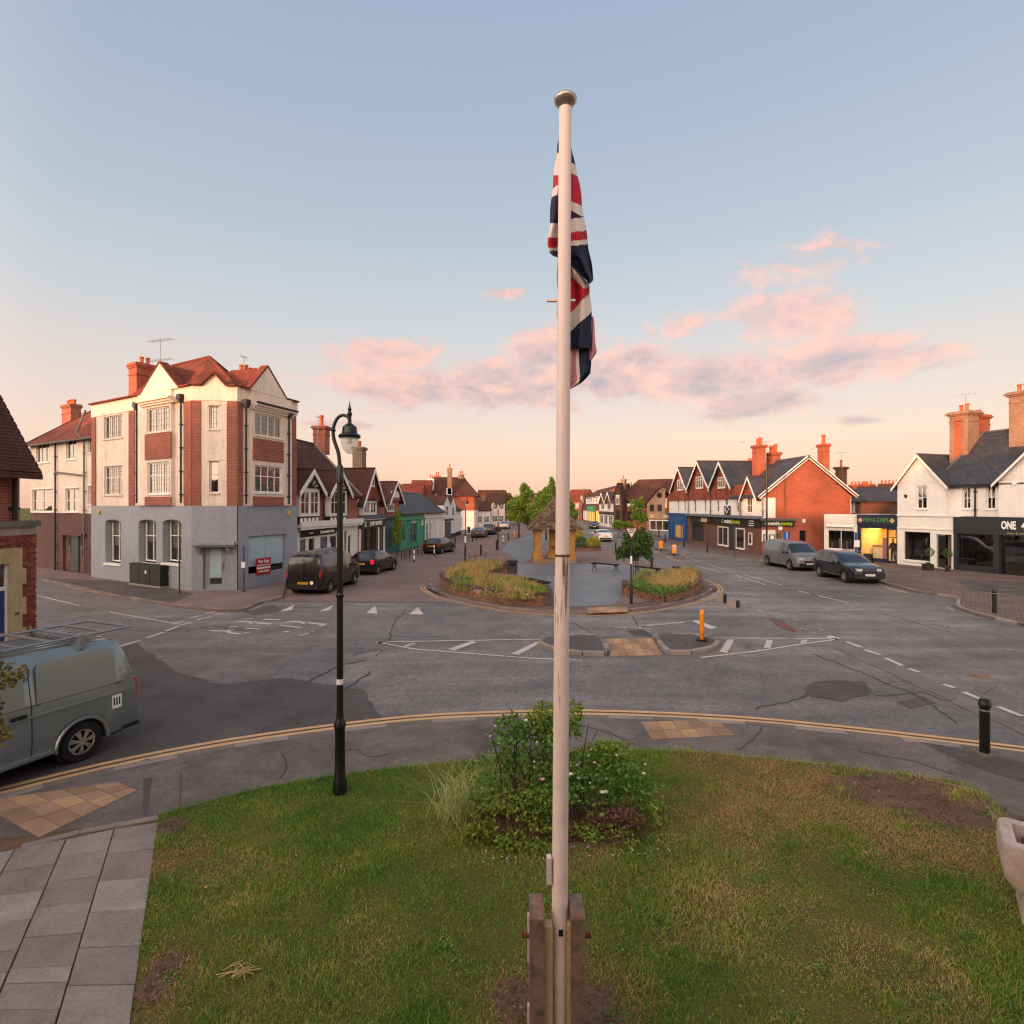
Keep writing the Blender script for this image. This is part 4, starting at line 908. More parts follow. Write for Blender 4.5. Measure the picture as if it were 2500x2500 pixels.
wq(mid, cB, pk, rl2); wq(cB, cC, pk); wq(cC, cD, Z(rr, 12.0), pk); wq(cD, b2, Z(rr, 12.0)); wq(b2, b3, midb, rl2, pk, Z(rr, 12.0)); wq(midb, mid, rl2)
wq(cA, mid, Z(FL1.w(LL * .36, 3.6, 0), 11.6), Z(FL1.w(0, 3.2, 0), 11.2)); wq(midb, b3, Z(FL1.w(0, 3.2, 0), 11.2), Z(FL1.w(LL * .36, 3.6, 0), 11.6)); wq(b3, cA, Z(FL1.w(0, 3.2, 0), 11.2))
rf = m.build('roof', 'tile_red', t)
m = M()
for a, b in ((rl2, pk), (pk, Z(rr, 12.0)), (pk, cC)): m.tube([Vector(a) - o_, Vector(b) - o_], .1, 6)
m.build('ridge_tiles', 'tile_red', rf)
# parapet coping and pediments
pu = FL1.uv(c2(525, 265), -.18)[0]; e0 = FL1.uv(c2(395, 455), -.18)[0]; e1 = FL1.uv(c2(652, 405), -.18)[0]
M().prismy([(e0, ZE - .02), (e1, ZE - .02), (pu, 11.95)], -.2, .4).build('pediment', 'cream', t, FL1)
pv, pz = FR1.uv(c2(1250, 318), -.18); f0 = max(FR1.uv(c2(1128, 450), -.18)[0], .1); f1 = FR1.uv(c2(1378, 525), -.18)[0]
M().prismy([(f0, ZE - .02), (f1, ZE - .02), (pv, 11.95)], -.2, .4).build('pediment', 'cream', t, FR1)
def coping(fr, l, y=-.1): 
    m = M()
    for a, b in zip(l, l[1:]): m.bar((a[0], y + .1, a[1] + .03), (b[0], y + .1, b[1] + .03), .45, .09)
    m.build('coping', 'tile_red', t, fr)
coping(FL1, [(0, ZE), (e0, ZE), (pu, 12.0), (e1, ZE), (LL, ZE)]); coping(FS, [(0, ZE), (.42, ZE), (LS_ / 2, ZE + .66), (LS_ - .47, ZE), (LS_, ZE)]); coping(FR1, [(0, ZE), (f0, ZE), (pv, 12.0), (f1, ZE), (LR, ZE)])
m = M(); m.prismx([(.2, 11.95), (3.2, 12.2), (3.2, 12.1), (.2, 11.85)], pu - .01, pu + .01)
for fr, pc, a, b in ((FL1, pu, e0, e1), (FR1, pv, f0, f1)):
    mm = M(); mm.add([(a, .3, ZE), (pc, .3, 11.95), (pc, 3.0, 11.9), (a, 1.0, ZE)], [(0, 1, 2, 3)]); mm.add([(pc, .3, 11.95), (b, .3, ZE), (b, 1.0, ZE), (pc, 3.0, 11.9)], [(0, 1, 2, 3)]); mm.build('pediment_roof', 'tile_red', t, fr)
cu = FL1.uv(c2(405, 300), 1.6)[0]; chimney(t, FL1, cu, 1.75, .95, 1.35, 10.3, 13.0, 'brick_orange', 2, .5, axis=1)
cu = FR1.uv(c2(1170, 340), 1.6)[0]; chimney(t, FR1, cu + .1, 2.2, 1.7, .6, 10.3, 12.05, 'brick_orange', 4, .42)
aerial(t, FL1, FL1.uv(c2(528, 200), 2.)[0], 2., 11.6, 2.9, 8, .55, .2, True); aerial(t, FR1, FR1.uv(c2(1092, 300), 2.)[0], 2.0, 11.3, 1.6, 4, .15)
# board in the shop window of the corner building
u0, u1, z0, z1 = FR1.rect(1175, 1270, 1552, 1660, c2, -.1)
s = thing('for_sale_board', 'red and white estate board reading For Sale under the pale shop window', 'sign', FR1.w((u0 + u1) / 2, -.1, z0)); 
M().box(u0, u1, -.12, -.08, z0, z1).build('panel', 'sign_red', s, FR1); hh = z1 - z0
M().box(u0 + .02, u1 - .02, -.123, -.121, z0 + hh * .34, z0 + hh * .46).build('white_band', 'sign_white', s, FR1); M().box(u0 + .02, u1 - .02, -.123, -.121, z0 + hh * .55, z0 + hh * .60).build('white_band', 'sign_white', s, FR1)
text('For Sale', .25, 'sign_white', s, FR1, (u0 + u1) / 2, -.125, z0 + hh * .8, bold=.006, sx=.95); text('01483 413016', .14, 'sign_white', s, FR1, (u0 + u1) / 2, -.125, z0 + hh * .18, bold=.004)

# ------------------------------------------------------------------ cream annex left of it
c1 = crop(0, 800, 2.4156)
dv = FL1.ux; ao = FL1.w(0, .5, 0); FA = Fr((ao - dv * 10.6)[:2], ao[:2]); LA = FA.len
t = thing('annex_building', 'two-storey cream and brown annex with red hipped roof, beside the corner building', 'building', base_of(FA))
ws = [(FA.rect(212, 290, 672, 795, c1), 3, 1, 'net'), (FA.rect(390, 450, 652, 775, c1), 2, 1, 'net'), (FA.rect(517, 538, 640, 740, c1), 1, 1, None), (FA.rect(190, 308, 955, 1085, c1), 2, 2, 'curtain'), (FA.rect(386, 464, 950, 1085, c1), 2, 2, 'curtain'), (FA.rect(520, 538, 935, 1045, c1), 1, 2, None)]
zs_, ze_ = 3.92, 8.95
shell(t, FA, 0, LA, 8, zs_, ze_, 'cream', [w[0] for w in ws]); ad = FA.rect(368, 500, 1220, 1470, c1); adr = (ad[0], ad[1], .1, ad[3])
shell(t, FA, 0, LA, 8, 0, zs_, 'brown_render', [adr], y0=.02, name='lower_wall')
for r, nx, ny, cu_ in ws: window(t, FA, r, nx, ny, None, .07, .08, 'white_paint', curt=cu_, head=(ny == 2))
d = M().box(adr[0] + .05, adr[1] - .05, .15, .22, .1, adr[3] - .1).build('doorway', 'brown_render', t, FA); uc = (adr[0] + adr[1]) / 2
M().prismy([(uc - .5, .1), (uc + .5, .1), (uc + .5, 2.3), (uc + .3, 2.65), (uc, 2.8), (uc - .3, 2.65), (uc - .5, 2.3)], .08, .15).build('door', 'dark_grey', d, FA)
for s_ in (-1, 1): M().box(uc + s_ * .85 - .18, uc + s_ * .85 + .18, .1, .148, 1.2, 2.6).build('side_light', 'glass', d, FA)
M().box(adr[0] - .1, adr[1] + .1, -.25, .1, adr[3] - .05, adr[3] + .1).build('door_hood', 'brown_render', d, FA)
gable_roof_u(t, FA, -.4, LA + .05, 3.6, ze_, 12.0, mat='tile_red', hipl=3.2, over=.35, y1=8)
M().box(-.4, LA, -.42, -.32, ze_ - .4, ze_ - .3).build('gutter', 'pipe_black', t, FA)
u_ = FA.uv(c1(325, 800), -.1)[0]; pipe(t, FA, u_, -.1, .1, ze_ - .3); u2 = FA.uv(c1(497, 900), -.1)[0]; pipe(t, FA, u2, -.12, .1, ze_ - .5, .055, 'pipe_grey'); z_a = FA.uv(c1(340, 850), -.1)[1]
M().tube([(u_, -.12, z_a), (u2, -.12, z_a - .35)], .06, 8).build('waste_pipe', 'pipe_grey', t, FA); M().tube([(u2, -.12, ze_ - .5), (u2 - .55, -.3, ze_ + .1), (u2 - .6, .2, ze_ + 1.6)], .06, 8).build('vent_pipe', 'pipe_grey', t, FA)
cu = FA.uv(c1(395, 480), 3.6)[0]; chimney(t, FA, cu, 3.9, 1.6, .7, 10.8, 12.55, 'brick_red', 4, .45)

# ------------------------------------------------------------------ red brick house at the frame's left edge
RX = -13.05
FH = Fr((RX, 6.0), (RX, 15.0)); FHl = Fr((RX + .15, 10.0), (RX + .15, 15.02))
plain('mortar', '#a08c7c', .95, .15, 6)
t = thing('red_brick_house', 'red brick house with steep clay tile roof and stone-framed blue door', 'house', (RX, 15, 0))
shell(t, FH, 0, 8.7, 5.2, 0, 6.2, 'brick_red'); 
# tiled roof: sheet plus single tiles where the photo shows them
ye = -.55; zE_ = 6.25; sl_ = math.tan(rad(62)); uE = 8.78
rf = gable_roof_u(t, FH, -1, uE, 2.6, zE_, zE_ + 2.6 * sl_, y0=0, over=.55, mat='tile_brown')
n_t = 0; tm = None
sl = sl_; L_ = math.hypot(1, sl)
for row in range(26):
    yy = -.55 + row * .1 / L_ * 1.0
    for k in range(9):
        u = uE - .1 - k * .17 - (row % 2) * .085
        if n_t >= 234: break
        if tm is None:
            tm = M().box(-.08, .08, -.075, .075, 0, .016).build('roof_tile', 'tile_brown', rf); o = tm
        else:
            o = tm.copy(); C.objects.link(o)
        w_ = FH.w(u, yy + .05, zE_ + (yy + .05) * sl + .03) - t.location
        o.parent = rf; o.location = w_
        o.rotation_euler = Matrix.Rotation(FH.ang, 3, 'Z').to_euler()
        o.rotation_euler = (Matrix.Rotation(FH.ang, 3, 'Z') @ Matrix.Rotation(math.atan(sl) - .06 + RN.uniform(-.02, .02), 3, 'X')).to_euler(); n_t += 1
u_ = 8.45; pipe(t, FH, u_, -.1, 3.9, zE_ - .5, .055); 
# porch block with the stone door surround
zt = 3.85; door = (1.15, 3.05, .1, 2.95)
M().wall(0, 5.02, 0, zt, [(2.7, 4.2, .1, 2.95)], 0, .3).build('porch_wall', 'mortar', t, FHl); M().quad((5.02, 0, 0), (5.02, 3, 0), (5.02, 3, zt), (5.02, 0, zt)).build('porch_wall', 'brick_red', t, FHl)
M().box(-.1, 5.1, -.08, .35, zt, zt + .16).build('porch_coping', 'kerb_dark', t, FHl); M().quad((0, .3, zt), (5, .3, zt), (5, 3, zt + .1), (0, 3, zt + .1)).build('porch_roof', 'lead', t, FHl)
st = M(); st.box(2.4, 2.72, -.06, .1, .1, 3.3)
st.box(4.18, 4.55, -.06, .1, .1, 3.3); st.box(2.72, 4.18, -.06, .1, 2.93, 3.3)
for z0, z1 in ((.1, .5), (.85, 1.2), (1.55, 2.0), (2.35, 2.75)): st.box(4.55, 4.67, -.055, .1, z0, z1)
st.build('door_surround', 'stone_trim', t, FHl)
d = M().box(2.7, 4.2, .03, .08, .1, 2.25).build('door', 'blue_door', t, FHl); M().box(2.72, 4.18, .01, .06, 2.25, 2.35).build('transom', 'white_paint', d, FHl); M().box(4.13, 4.2, .0, .05, .1, 2.93).build('door_frame', 'white_paint', d, FHl); M().box(2.8, 4.12, .04, .05, 2.37, 2.9).build('fanlight', 'glass', d, FHl); M().box(3.75, 4.08, .01, .028, 1.1, 1.18).build('letter_plate', 'stone_trim', d, FHl)
text('137', .1, 'dark_grey', t, FHl, 4.38, -.07, 1.6, 'house_number'); M().box(4.72, 4.86, -.05, 0, .35, .55).build('meter_box', 'alarm_yellow', t, FHl)
# single bricks of the pier beside the surround
bm = {}
nb = 0
for row in range(46):
    z = .06 + row * .078
    x = 4.56 if not (.05 < z < .5 or .8 < z < 1.2 or 1.5 < z < 2.0 or 2.3 < z < 2.75 ) else 4.68
    if z > 3.28: x = 3.75
    x += -.05 if row % 2 else .0
    while x < 5.0 and nb < 290:
        ln = min(.215, 5.03 - x)
        if ln > .06:
            k = round(ln, 2)
            if k not in bm: bm[k] = [M().box(0, k - .012, -.028, .02, 0, .066).build('brick', mt_, t, None) for mt_ in ('brick_face_a', 'brick_face_b', 'brick_face_c')] if 'brick_face_a' in MATS or [plain('brick_face_a', '#8a3f2e', .9, .2, 6, .3, 40), plain('brick_face_b', '#7a382b', .9, .2, 6, .3, 40), plain('brick_face_c', '#97503c', .9, .2, 6, .3, 40)] else None; new = bm[k].copy()
            src = bm[k][RN.randrange(3)]
            if src in new: o = src; new.remove(src)
            else: o = src.copy(); C.objects.link(o); o.parent = t
            o.location = FHl.w(x, 0, z) - t.location; o.rotation_euler = (0, 0, FHl.ang); nb += 1
        x += .226
for k in bm:
    for s_ in bm[k]:
        if s_.location.length < 1e-6: bpy.data.objects.remove(s_)
# ------------------------------------------------------------------ terrace along the left street
c9 = crop(710, 1080, 6.04); c10 = crop(860, 1080, 6.04); c3 = crop(680, 980, 3.864); c11 = crop(1120, 1150, 9.66); c4 = crop(1000, 1120, 4.83)
FT = Fr((-13.2, 33.5), (-13.2 + .106 * 100, 133.5))
def sub(fr, u): return Fr(fr.w(u, 0, 0)[:2], fr.w(u + 1, 0, 0)[:2])
def uT(px): return FT.uv((px, HY))[0] if False else FT.uv((px, HY + 10))[0]
def bay(th, fr, r, dep=.45, mat='white_paint', nx=2, ny=2, curt='curtain', cheek=.25, base=None, lintel=.12):
    """canted timber bay: two window lights in front, narrow cheeks"""
    u0, u1, z0, z1 = r
    b = M(); b.box(u0, u1, -dep, 0, z0 - .16, z0 - .02); b.box(u0, u1, -dep, 0, z1 + .0, z1 + lintel)
    w = u1 - u0
    for a in (u0, u1 - .1, (u0 + u1) / 2 - .09): b.box(a, a + (.1 if a != (u0 + u1) / 2 - .09 else .18), -dep, -dep + .1, z0 - .02, z1)
    b.quad((u0, 0, z0), (u0, -dep + .1, z0), (u0, -dep + .1, z1), (u0, 0, z1)); b.quad((u1, -dep + .1, z0), (u1, 0, z0), (u1, 0, z1), (u1, -dep + .1, z1))
    bo = b.build('bay', mat, th, fr)
    for a, c in ((u0 + .1, (u0 + u1) / 2 - .09), ((u0 + u1) / 2 + .09, u1 - .1)):
        window(th, fr, (a, c, z0, z1), nx, ny, None, .05, .02, mat, False, curt=curt, y=-dep)
    return bo
# ---- half-timbered brick shop
uE0, uE1 = .1, FT.uv(c9(985, 900))[0]
t = thing('half_timbered_shop', 'red brick shop with two half-timbered gables beside the corner building', 'building', FT.w(0, 0, 0))
zf, ze = 3.37, 5.5
shell(t, FT, uE0, uE1, 7.2, zf, ze, 'brick_red'); 
gable_roof_u(t, FT, uE0, uE1 + .1, 3.6, ze, 9.3, y1=7.2, mat='tile_brown', over=.3)
M().bar((uE1 + .05, -.3, ze - .3), (uE1 + .05, 3.6, 9.32), .25, .12).build('verge', 'concrete', t, FT)
for wl, wr, pk_, lb, rb in ((125, 430, (340, 395), (150, 680), (505, 690)), (573, 832, (790, 420), (650, 690), (985, 722))):
    r = FT.rect(wl + 10, wr - 10, 720, 1052, c9, -.4); bay(t, FT, (r[0], r[1], r[2], r[3]), .42)
    ua, ub = r[0] - .3, r[1] + .3; zpk = FT.uv(c9(*pk_), -.5)[1]; uc = (ua + ub) / 2
    gable_wall(t, FT, ua, ub, ze - .05, zpk - .1, 'white_render', -.42); gable_roof_y(t, FT, ua, ub, ze - .05, zpk, -.42, 2.6, over=.22, mat='tile_brown', bw=.26)
    zg = zpk - ze
    m = M()
    for k, (du, dz) in enumerate(((-.55, .35), (-.3, .75), (.0, 1.0), (.3, .75), (.55, .35))): m.bar((uc, -.46, ze + .05), (uc + du * (ub - ua) * .42, -.46, ze + .05 + dz * zg * .62), .09, .05, (0, 1, 0))
    m.bar((ua + .2, -.46, ze + .06), (ub - .2, -.46, ze + .06), .1, .05, (0, 1, 0)); m.build('gable_timbers', 'dark_timber', t, FT)
    b = M().box(r[0], r[1], -.36, 0, r[2] - .62, r[2] - .16).build('timber_panel', 'dark_timber', t, FT)
    n = 5
    for k in range(n): M().box(r[0] + (r[1] - r[0]) * (k + .15) / n, r[0] + (r[1] - r[0]) * (k + .85) / n, -.375, -.362, r[2] - .5, r[2] - .26).build('plaster_panel', 'white_render', b, FT)
cu = FT.uv(c3(405, 350), 3.6)[0]; chimney(t, FT, cu, 3.6, .9, 1.0, 8.6, 10.9, 'brick_red', 1, 1.0, pr=.18, corb=.16); aerial(t, FT, cu - .6, 3.6, 9.5, 2.1, 3, .2)
pipe(t, FT, FT.uv(c9(490, 900), -.1)[0], -.1, zf, ze - .1)
M().box(uE0, uE1, -.5, .05, zf - .3, zf + .05).build('cornice', 'white_paint', t, FT); M().box(uE0 + .1, uE1 - .1, -.42, -.3, zf - .46, zf - .3).build('cornice', 'white_paint', t, FT)
holes = [FT.rect(132, 242, 1425, 1700, c9), FT.rect(263, 370, 1410, 1690, c9), FT.rect(435, 562, 1385, 1660, c9), FT.rect(575, 692, 1375, 1640, c9), FT.rect(790, 838, 1300, 1600, c9), FT.rect(845, 900, 1370, 1650, c9)]
holes = [(h[0], h[1], .55 if i < 4 else .1, min(max(h[3], 1.9), 2.6)) for i, h in enumerate(holes)]
shell(t, FT, uE0, uE1, 7.2, 0, zf - .02, 'white_paint', holes, name='shopfront', rd=.15)
for i, h in enumerate(holes): window(t, FT, h, 1, 1, None, .05, .08, 'white_paint', False, gl='glass_shop', curt='blind' if i in (0, 2) else None)
r = FT.rect(180, 690, 1255, 1330, c9, -.25); sg = M().prismx([(-.1, 2.45), (-.38, 2.9), (-.33, 2.93), (-.05, 2.45)], r[0], r[1]).build('fascia_sign', 'dark_timber', t, FT)
text('Cromwells & Fox', .3, 'sign_white', t, FT, r[0] + (r[1] - r[0]) * .66, -.3, 2.68, bold=.01); text('COFFEE', .13, 'sign_white', t, FT, r[0] + (r[1] - r[0]) * .2, -.3, 2.66)
M().box(holes[3][0] + .15, holes[3][0] + .6, .2, .22, 1.1, 1.8).build('poster', 'screen', t, FT)
M().tube([(FT.uv(c9(910, 900))[0], 0, 4.9), (FT.uv(c9(910, 900))[0], -.7, 4.95)], .02, 6).build('sign_bracket', 'black_iron', t, FT); M().lathe([(.05, 0), (.16, .1), (.2, .3), (.12, .55), (.03, .62)], 10, (0, 0, 0)).build('hanging_basket', 'dark_timber', t).location = FT.w(FT.uv(c9(910, 900))[0], -.6, 4.25) - t.location

# ---- gabled tile-hung shop
uB1 = FT.uv(c10(465, 1000))[0]; t = thing('tile_hung_shop', 'brick shop with steep tile-hung gable and black fascia, behind the dark hatchback', 'building', FT.w(uE1, 0, 0))
za = FT.uv(c10(265, 1090))[1]; ze = FT.uv(c10(120, 800))[1]; ze = 5.2
ub = FT.uv(c10(435, 880), -.3)[0]; ua = uE1 + .15; zpk = FT.uv(c10(265, 375), -.3)[1]
rw = [FT.rect(205, 270, 530, 645, c10)]
shell(t, FT, uE1 + .02, uB1, 8, 0, 3.4, 'brick_red', [], name='lower_wall'); shell(t, FT, uE1 + .02, uB1, 8, 3.4, ze, 'brick_red')
gable_wall(t, FT, ua, ub, ze - .4, zpk - .1, 'tile_hung', -.3); gable_roof_y(t, FT, ua, ub, ze - .4, zpk, -.3, 8, over=.35, mat='tile_brown', bw=.25)
window(t, FT, rw[0], 2, 1, None, .06, -.06, 'white_paint', True, y=-.3)
r = FT.rect(172, 360, 880, 1040, c10, -.4); bay(t, FT, r, .4, nx=2, ny=1); M().prismx([(-.5, r[3] + .1), (.0, r[3] + .55), (0, r[3] + .1)], r[0] - .1, r[1] + .1).build('bay_roof', 'tile_brown', t, FT)
r2 = FT.rect(88, 132, 830, 965, c10, -.05); window(t, FT, r2, 2, 2, None, .06, -.04, 'white_paint', True, y=-.03)
cu = FT.uv(c10(105, 300), 4.5)[0]; chimney(t, FT, cu, 4.5, 1.1, 1.0, 6.5, 10.3, 'brick_buff', 2, .7, corb=.16)
zf = 3.35
M().box(uE1 + .05, uB1, -.35, .0, zf - .02, zf + .3).build('fascia_roof', 'lead', t, FT); r = FT.rect(135, 420, 1168, 1238, c10, -.2); M().box(uE1 + .3, uB1 - .3, -.22, -.02, zf - .75, zf - .1).build('fascia_sign', 'dark_grey', t, FT)
text('JOHN BARNES', .46, 'sign_white', t, FT, (uE1 + uB1) / 2 + .5, -.23, zf - .43, bold=.018); M().box(uE1 + .25, uB1 - .25, -.28, -.0, zf - .1, zf + .0).build('cornice', 'white_paint', t, FT)
M().tube([(uE1 + .9, -.23, zf - .65), (uE1 + 1.25, -.23, zf - .2)], .03, 5).build('scissors_emblem', 'sign_white', t, FT); M().tube([(uE1 + 1.25, -.24, zf - .65), (uE1 + .9, -.24, zf - .2)], .03, 5).build('scissors_emblem', 'sign_white', t, FT)
n = 4; w_ = (uB1 - uE1 - .5) / n
for k in range(n):
    a = uE1 + .3 + k * w_
    window(t, FT, (a + .08, a + w_ - .08, .35 if k != 2 else .1, zf - .85), 1, 1, None, .05, -.05, 'charcoal_shop', False, gl='glass_shop', curt=None)
    M().box(a - .07, a + .07, -.14, 0, 0, zf - .8).build('pilaster', 'white_paint' if k in (0, 3) else 'charcoal_shop', t, FT)
M().box(uB1 - .3, uB1 - .1, -.16, 0, 0, zf - .5).build('pilaster', 'white_paint', t, FT)

# ---- small gabled house with the teal shop below
uC1 = FT.uv(c10(690, 1000))[0]; t = thing('teal_shop_house', 'brick house with small steep gable above a dark teal shopfront behind the street tree', 'building', FT.w(uB1, 0, 0))
ua = FT.uv(c10(530, 870), -.2)[0]; ub = FT.uv(c10(728, 860), -.2)[0]; zpk = FT.uv(c10(637, 580), -.2)[1]
shell(t, FT, uB1 + .02, uC1, 8, 3.3, 5.0, 'brick_red'); gable_wall(t, FT, ua, ub, 4.9, zpk - .1, 'brick_red', -.2); gable_roof_y(t, FT, ua, ub, 4.9, zpk, -.2, 8, over=.25, mat='tile_brown', bw=.2)
M().box(ua + .8, ub - .8, -.26, -.2, zpk - 1.5, zpk - .9).build('gable_panel', 'white_render', t, FT)
window(t, FT, FT.rect(537, 628, 905, 1012, c10, -.15), 3, 1, None, .07, -.08, 'white_paint', True); M().box(uB1 + .3, ua - .3, -.15, 0, 3.6, 4.6).build('flat_panel', 'lead', t, FT)
shell(t, FT, uB1 + .02, uC1, 8, 0, 3.3, 'teal_shop', [], name='shopfront'); M().box(uB1, uC1, -.3, 0, 3.2, 3.42).build('cornice', 'dark_grey', t, FT)
for k in range(3):
    a = uB1 + .5 + k * 1.45; window(t, FT, (a, a + 1.2, .6, 2.4), 1, 1, None, .06, -.06, 'teal_shop', False, gl='glass_shop')
# ---- low slate-roofed range: green shop and white shop
uD1 = FT.uv(c10(1058, 1200))[0]; uF1 = FT.uv(c10(1345, 1200))[0]
def lowshop(name, label, u0, u1, mat, wins, sign=None, doors=()):
    t = thing(name, label, 'shop', FT.w(u0, 0, 0))
    shell(t, FT, u0, u1, 6.5, 0, 3.75, mat, [], name='shopfront'); gable_roof_u(t, FT, u0, u1, 3.2, 3.85, 6.0, y1=6.5, mat='slate', over=.35, ridge='lead', endm='white_render')
    M().box(u0, u1, -.4, -.3, 3.5, 3.62).build('gutter', 'pipe_black', t, FT); M().box(u0 + .05, u1 - .05, -.22, 0, 2.95, 3.15).build('cornice', mat, t, FT)
    for w in wins: window(t, FT, w, 2, 2 if w[2] > .3 else 1, None, .06, -.06, mat if mat != 'white_render' else 'white_paint', False, gl='glass_shop')
    for k in np.linspace(u0 + .15, u1 - .15, 4): M().box(k - .1, k + .1, -.13, 0, 0, 2.95).build('pilaster', mat, t, FT)
    return t
t = lowshop('green_shop', 'low sea-green shopfront under a slate roof, left of the bicycle stands', uC1 + .02, uD1, 'green_shop', [FT.rect(705, 775, 1210, 1450, c10), FT.rect(815, 945, 1190, 1480, c10)])
text('Cafe Garden', .42, 'sign_white', t, FT, (uC1 + uD1) / 2 + .6, -.03, 2.72); M().box(uD1 - 1.0, uD1 - .7, -.1, 0, 2.2, 2.9).build('hanging_sign', 'sign_white', t, FT)
t = lowshop('white_low_shop', 'low white shopfront under a slate roof next to the sea-green shop', uD1 + .02, uF1, 'white_render', [FT.rect(1078, 1115, 1190, 1430, c10), FT.rect(1130, 1165, 1170, 1420, c10)])
# ---- white house with two narrow gables
uG1 = FT.uv(c10(1530, 1200))[0]
t = thing('white_twin_gable_house', 'narrow white house with two small gables and grey shutters on the left street', 'house', FT.w(uF1, 0, 0))
um = FT.uv(c10(1450, 930))[0]
shell(t, FT, uF1 + .02, uG1, 8, 0, 4.6, 'white_render')
for a, b, c in ((uF1 + .02, um, (1405, 780)), (um, uG1, (1500, 790))):
    zp = FT.uv(c10(*c))[1]; gable_wall(t, FT, a, b, 4.58, zp - .1, 'white_render', 0); gable_roof_y(t, FT, a, b, 4.6, zp, 0, 8, over=.05, mat='tile_brown', barge=None, front=.05)
window(t, FT, FT.rect(1388, 1408, 945, 1055, c10), 1, 2, None, .06, -.04, 'dark_grey', True); window(t, FT, FT.rect(1478, 1492, 960, 1060, c10), 1, 2, None, .06, -.04, 'dark_grey', True)
r = FT.rect(1365, 1450, 1175, 1390, c10); M().box(r[0], r[1], -.06, 0, .1, r[3]).build('shutter_door', 'lead', t, FT); M().box(r[0] - .3, r[1] + .3, -.4, 0, r[3] + .2, r[3] + .45).build('door_hood', 'dark_grey', t, FT); M().box(uF1 + .05, uG1, -.05, 0, 0, .5).build('plinth', 'black_plastic', t, FT)
uH1 = FT.uv((1125, 1245))[0]
t = thing('white_plain_house', 'plain white house with brown roof and dark plinth past the twin gables', 'house', FT.w(uG1, 0, 0))
shell(t, FT, uG1 + .03, uH1, 6, 0, 3.9, 'white_render'); gable_roof_u(t, FT, uG1 + .03, uH1, 3, 3.9, 6.3, mat='tile_brown', endm='white_render'); M().box(uG1 + .05, uH1, -.05, 0, 0, .6).build('plinth', 'black_plastic', t, FT)
for k in range(2): window(t, FT, (uG1 + .7 + k * 2.6, uG1 + 1.5 + k * 2.6, 1.2, 2.6), 2, 2, None, .06, -.04, 'white_paint', True)
# ---- big house behind with the sunlit orange end wall
yb = 101.
FB = Fr(A(1062, HY, yb)[:2], A(1161, HY, yb)[:2])
t = thing('sunlit_brick_house', 'large house with brown hipped roof, tall chimneys and a glowing orange end wall', 'house', base_of(FB))
zr, ze = 9.35, 6.55
M().wall(0, FB.len, 3.55, ze).quad((FB.len, 0, 3.55), (FB.len, 8, 3.55), (FB.len, 8, ze), (FB.len, 0, ze)).build('wall', 'brick_orange', t, FB); shell(t, FB, 0, FB.len, 8, 0, 3.55, 'white_render', name='lower_wall')
gable_roof_u(t, FB, -3.4, FB.len + .4, 3.8, ze, zr + .4, y1=8, mat='tile_brown', hipl=2.6, hipr=2.8, over=.4)
for px, z0, z1, m_, yy, p in ((1053, 6.4, 9.4, 'white_render', 1.2, 2), (1068, 8.4, 10.2, 'brick_pale', 5, 2), (1098, 6.5, 11.3, 'brick_buff', .2, 1), (1126, 9., 10.3, 'brick_pale', 4, 2)):
    chimney(t, FB, FB.uv((px, 1170), yy)[0], yy, .95 if p == 2 else .75, .8, z0, z1, m_, p, .7)
M().box(FB.uv((1097, 1170), .1)[0] - .5, FB.uv((1097, 1170), .1)[0] + .5, -.2, .6, 6.0, 7.6).build('chimney_base', 'white_render', t, FB)
pipe(t, FB, FB.uv((1159, 1230))[0], -.1, 0, ze - .2); text('The Lantern', .4, 'dark_grey', t, FB, FB.len - 2.0, -.03, 3.0) if False else None
# ---- red sunlit roofs further back
def simple_house(name, label, p0, p1, dep, ze, zr, wall, roof, hip=0., ny=0, nx=0, cat='house', chim=(), group=None, wm='white_paint', yr=None, over=.3):
    fr = Fr(p0, p1); t = thing(name, label, cat, base_of(fr), group=group)
    shell(t, fr, 0, fr.len, dep, 0, ze, wall); gable_roof_u(t, fr, -.2, fr.len + .2, yr or dep / 2, ze, zr, y1=dep, mat=roof, hipl=hip, hipr=hip, over=over, endm=wall)
    for j in range(ny):
        for i in range(nx):
            u = fr.len * (i + .5) / nx; z = 1.0 + j * 2.7
            window(t, fr, (u - .55, u + .55, z, z + 1.35), 2, 2, None, .07, -.05, wm, True)
    for u, z1, m_ in chim: chimney(t, fr, u, (yr or dep / 2), .8, .8, zr - .8, z1, m_, 2, .5)
    return t, fr
simple_house('red_roofed_house', 'house whose red roof catches the sun behind the slate range', A(972, HY, 92)[:2], A(1022, HY, 92)[:2], 9, 5.6, 8.2, 'brick_red', 'tile_red', yr=5)
simple_house('red_roofed_house', 'second sunlit red roof, touching the big brown hipped roof', A(998, HY, 97)[:2], A(1045, HY, 97)[:2], 8, 6.2, 9.0, 'brick_red', 'tile_red', yr=4)
t, fr = simple_house('street_end_building', 'long brown-roofed building closing the view at the end of the left street', A(1166, HY, 128)[:2], A(1232, HY, 128)[:2], 9, 4.6, 8.1, 'brick_brown', 'tile_brown', ny=1, nx=3)
t2, fr2 = simple_house('street_end_inn', 'pale rendered inn with dark hipped roof near the end of the left street', A(1163, HY, 112)[:2], A(1196, HY, 112)[:2], 8, 3.6, 5.6, 'white_render', 'tile_brown', hip=1.0, ny=1, nx=2, cat='inn', chim=[(1.2, 6.4, 'brick_pale')])
simple_house('street_end_house', 'cream house with lit upper windows beyond the far lamp posts on the left', A(1200, HY, 120)[:2], A(1232, HY, 120)[:2], 8, 5.2, 6.8, 'cream', 'tile_brown', ny=2, nx=2)

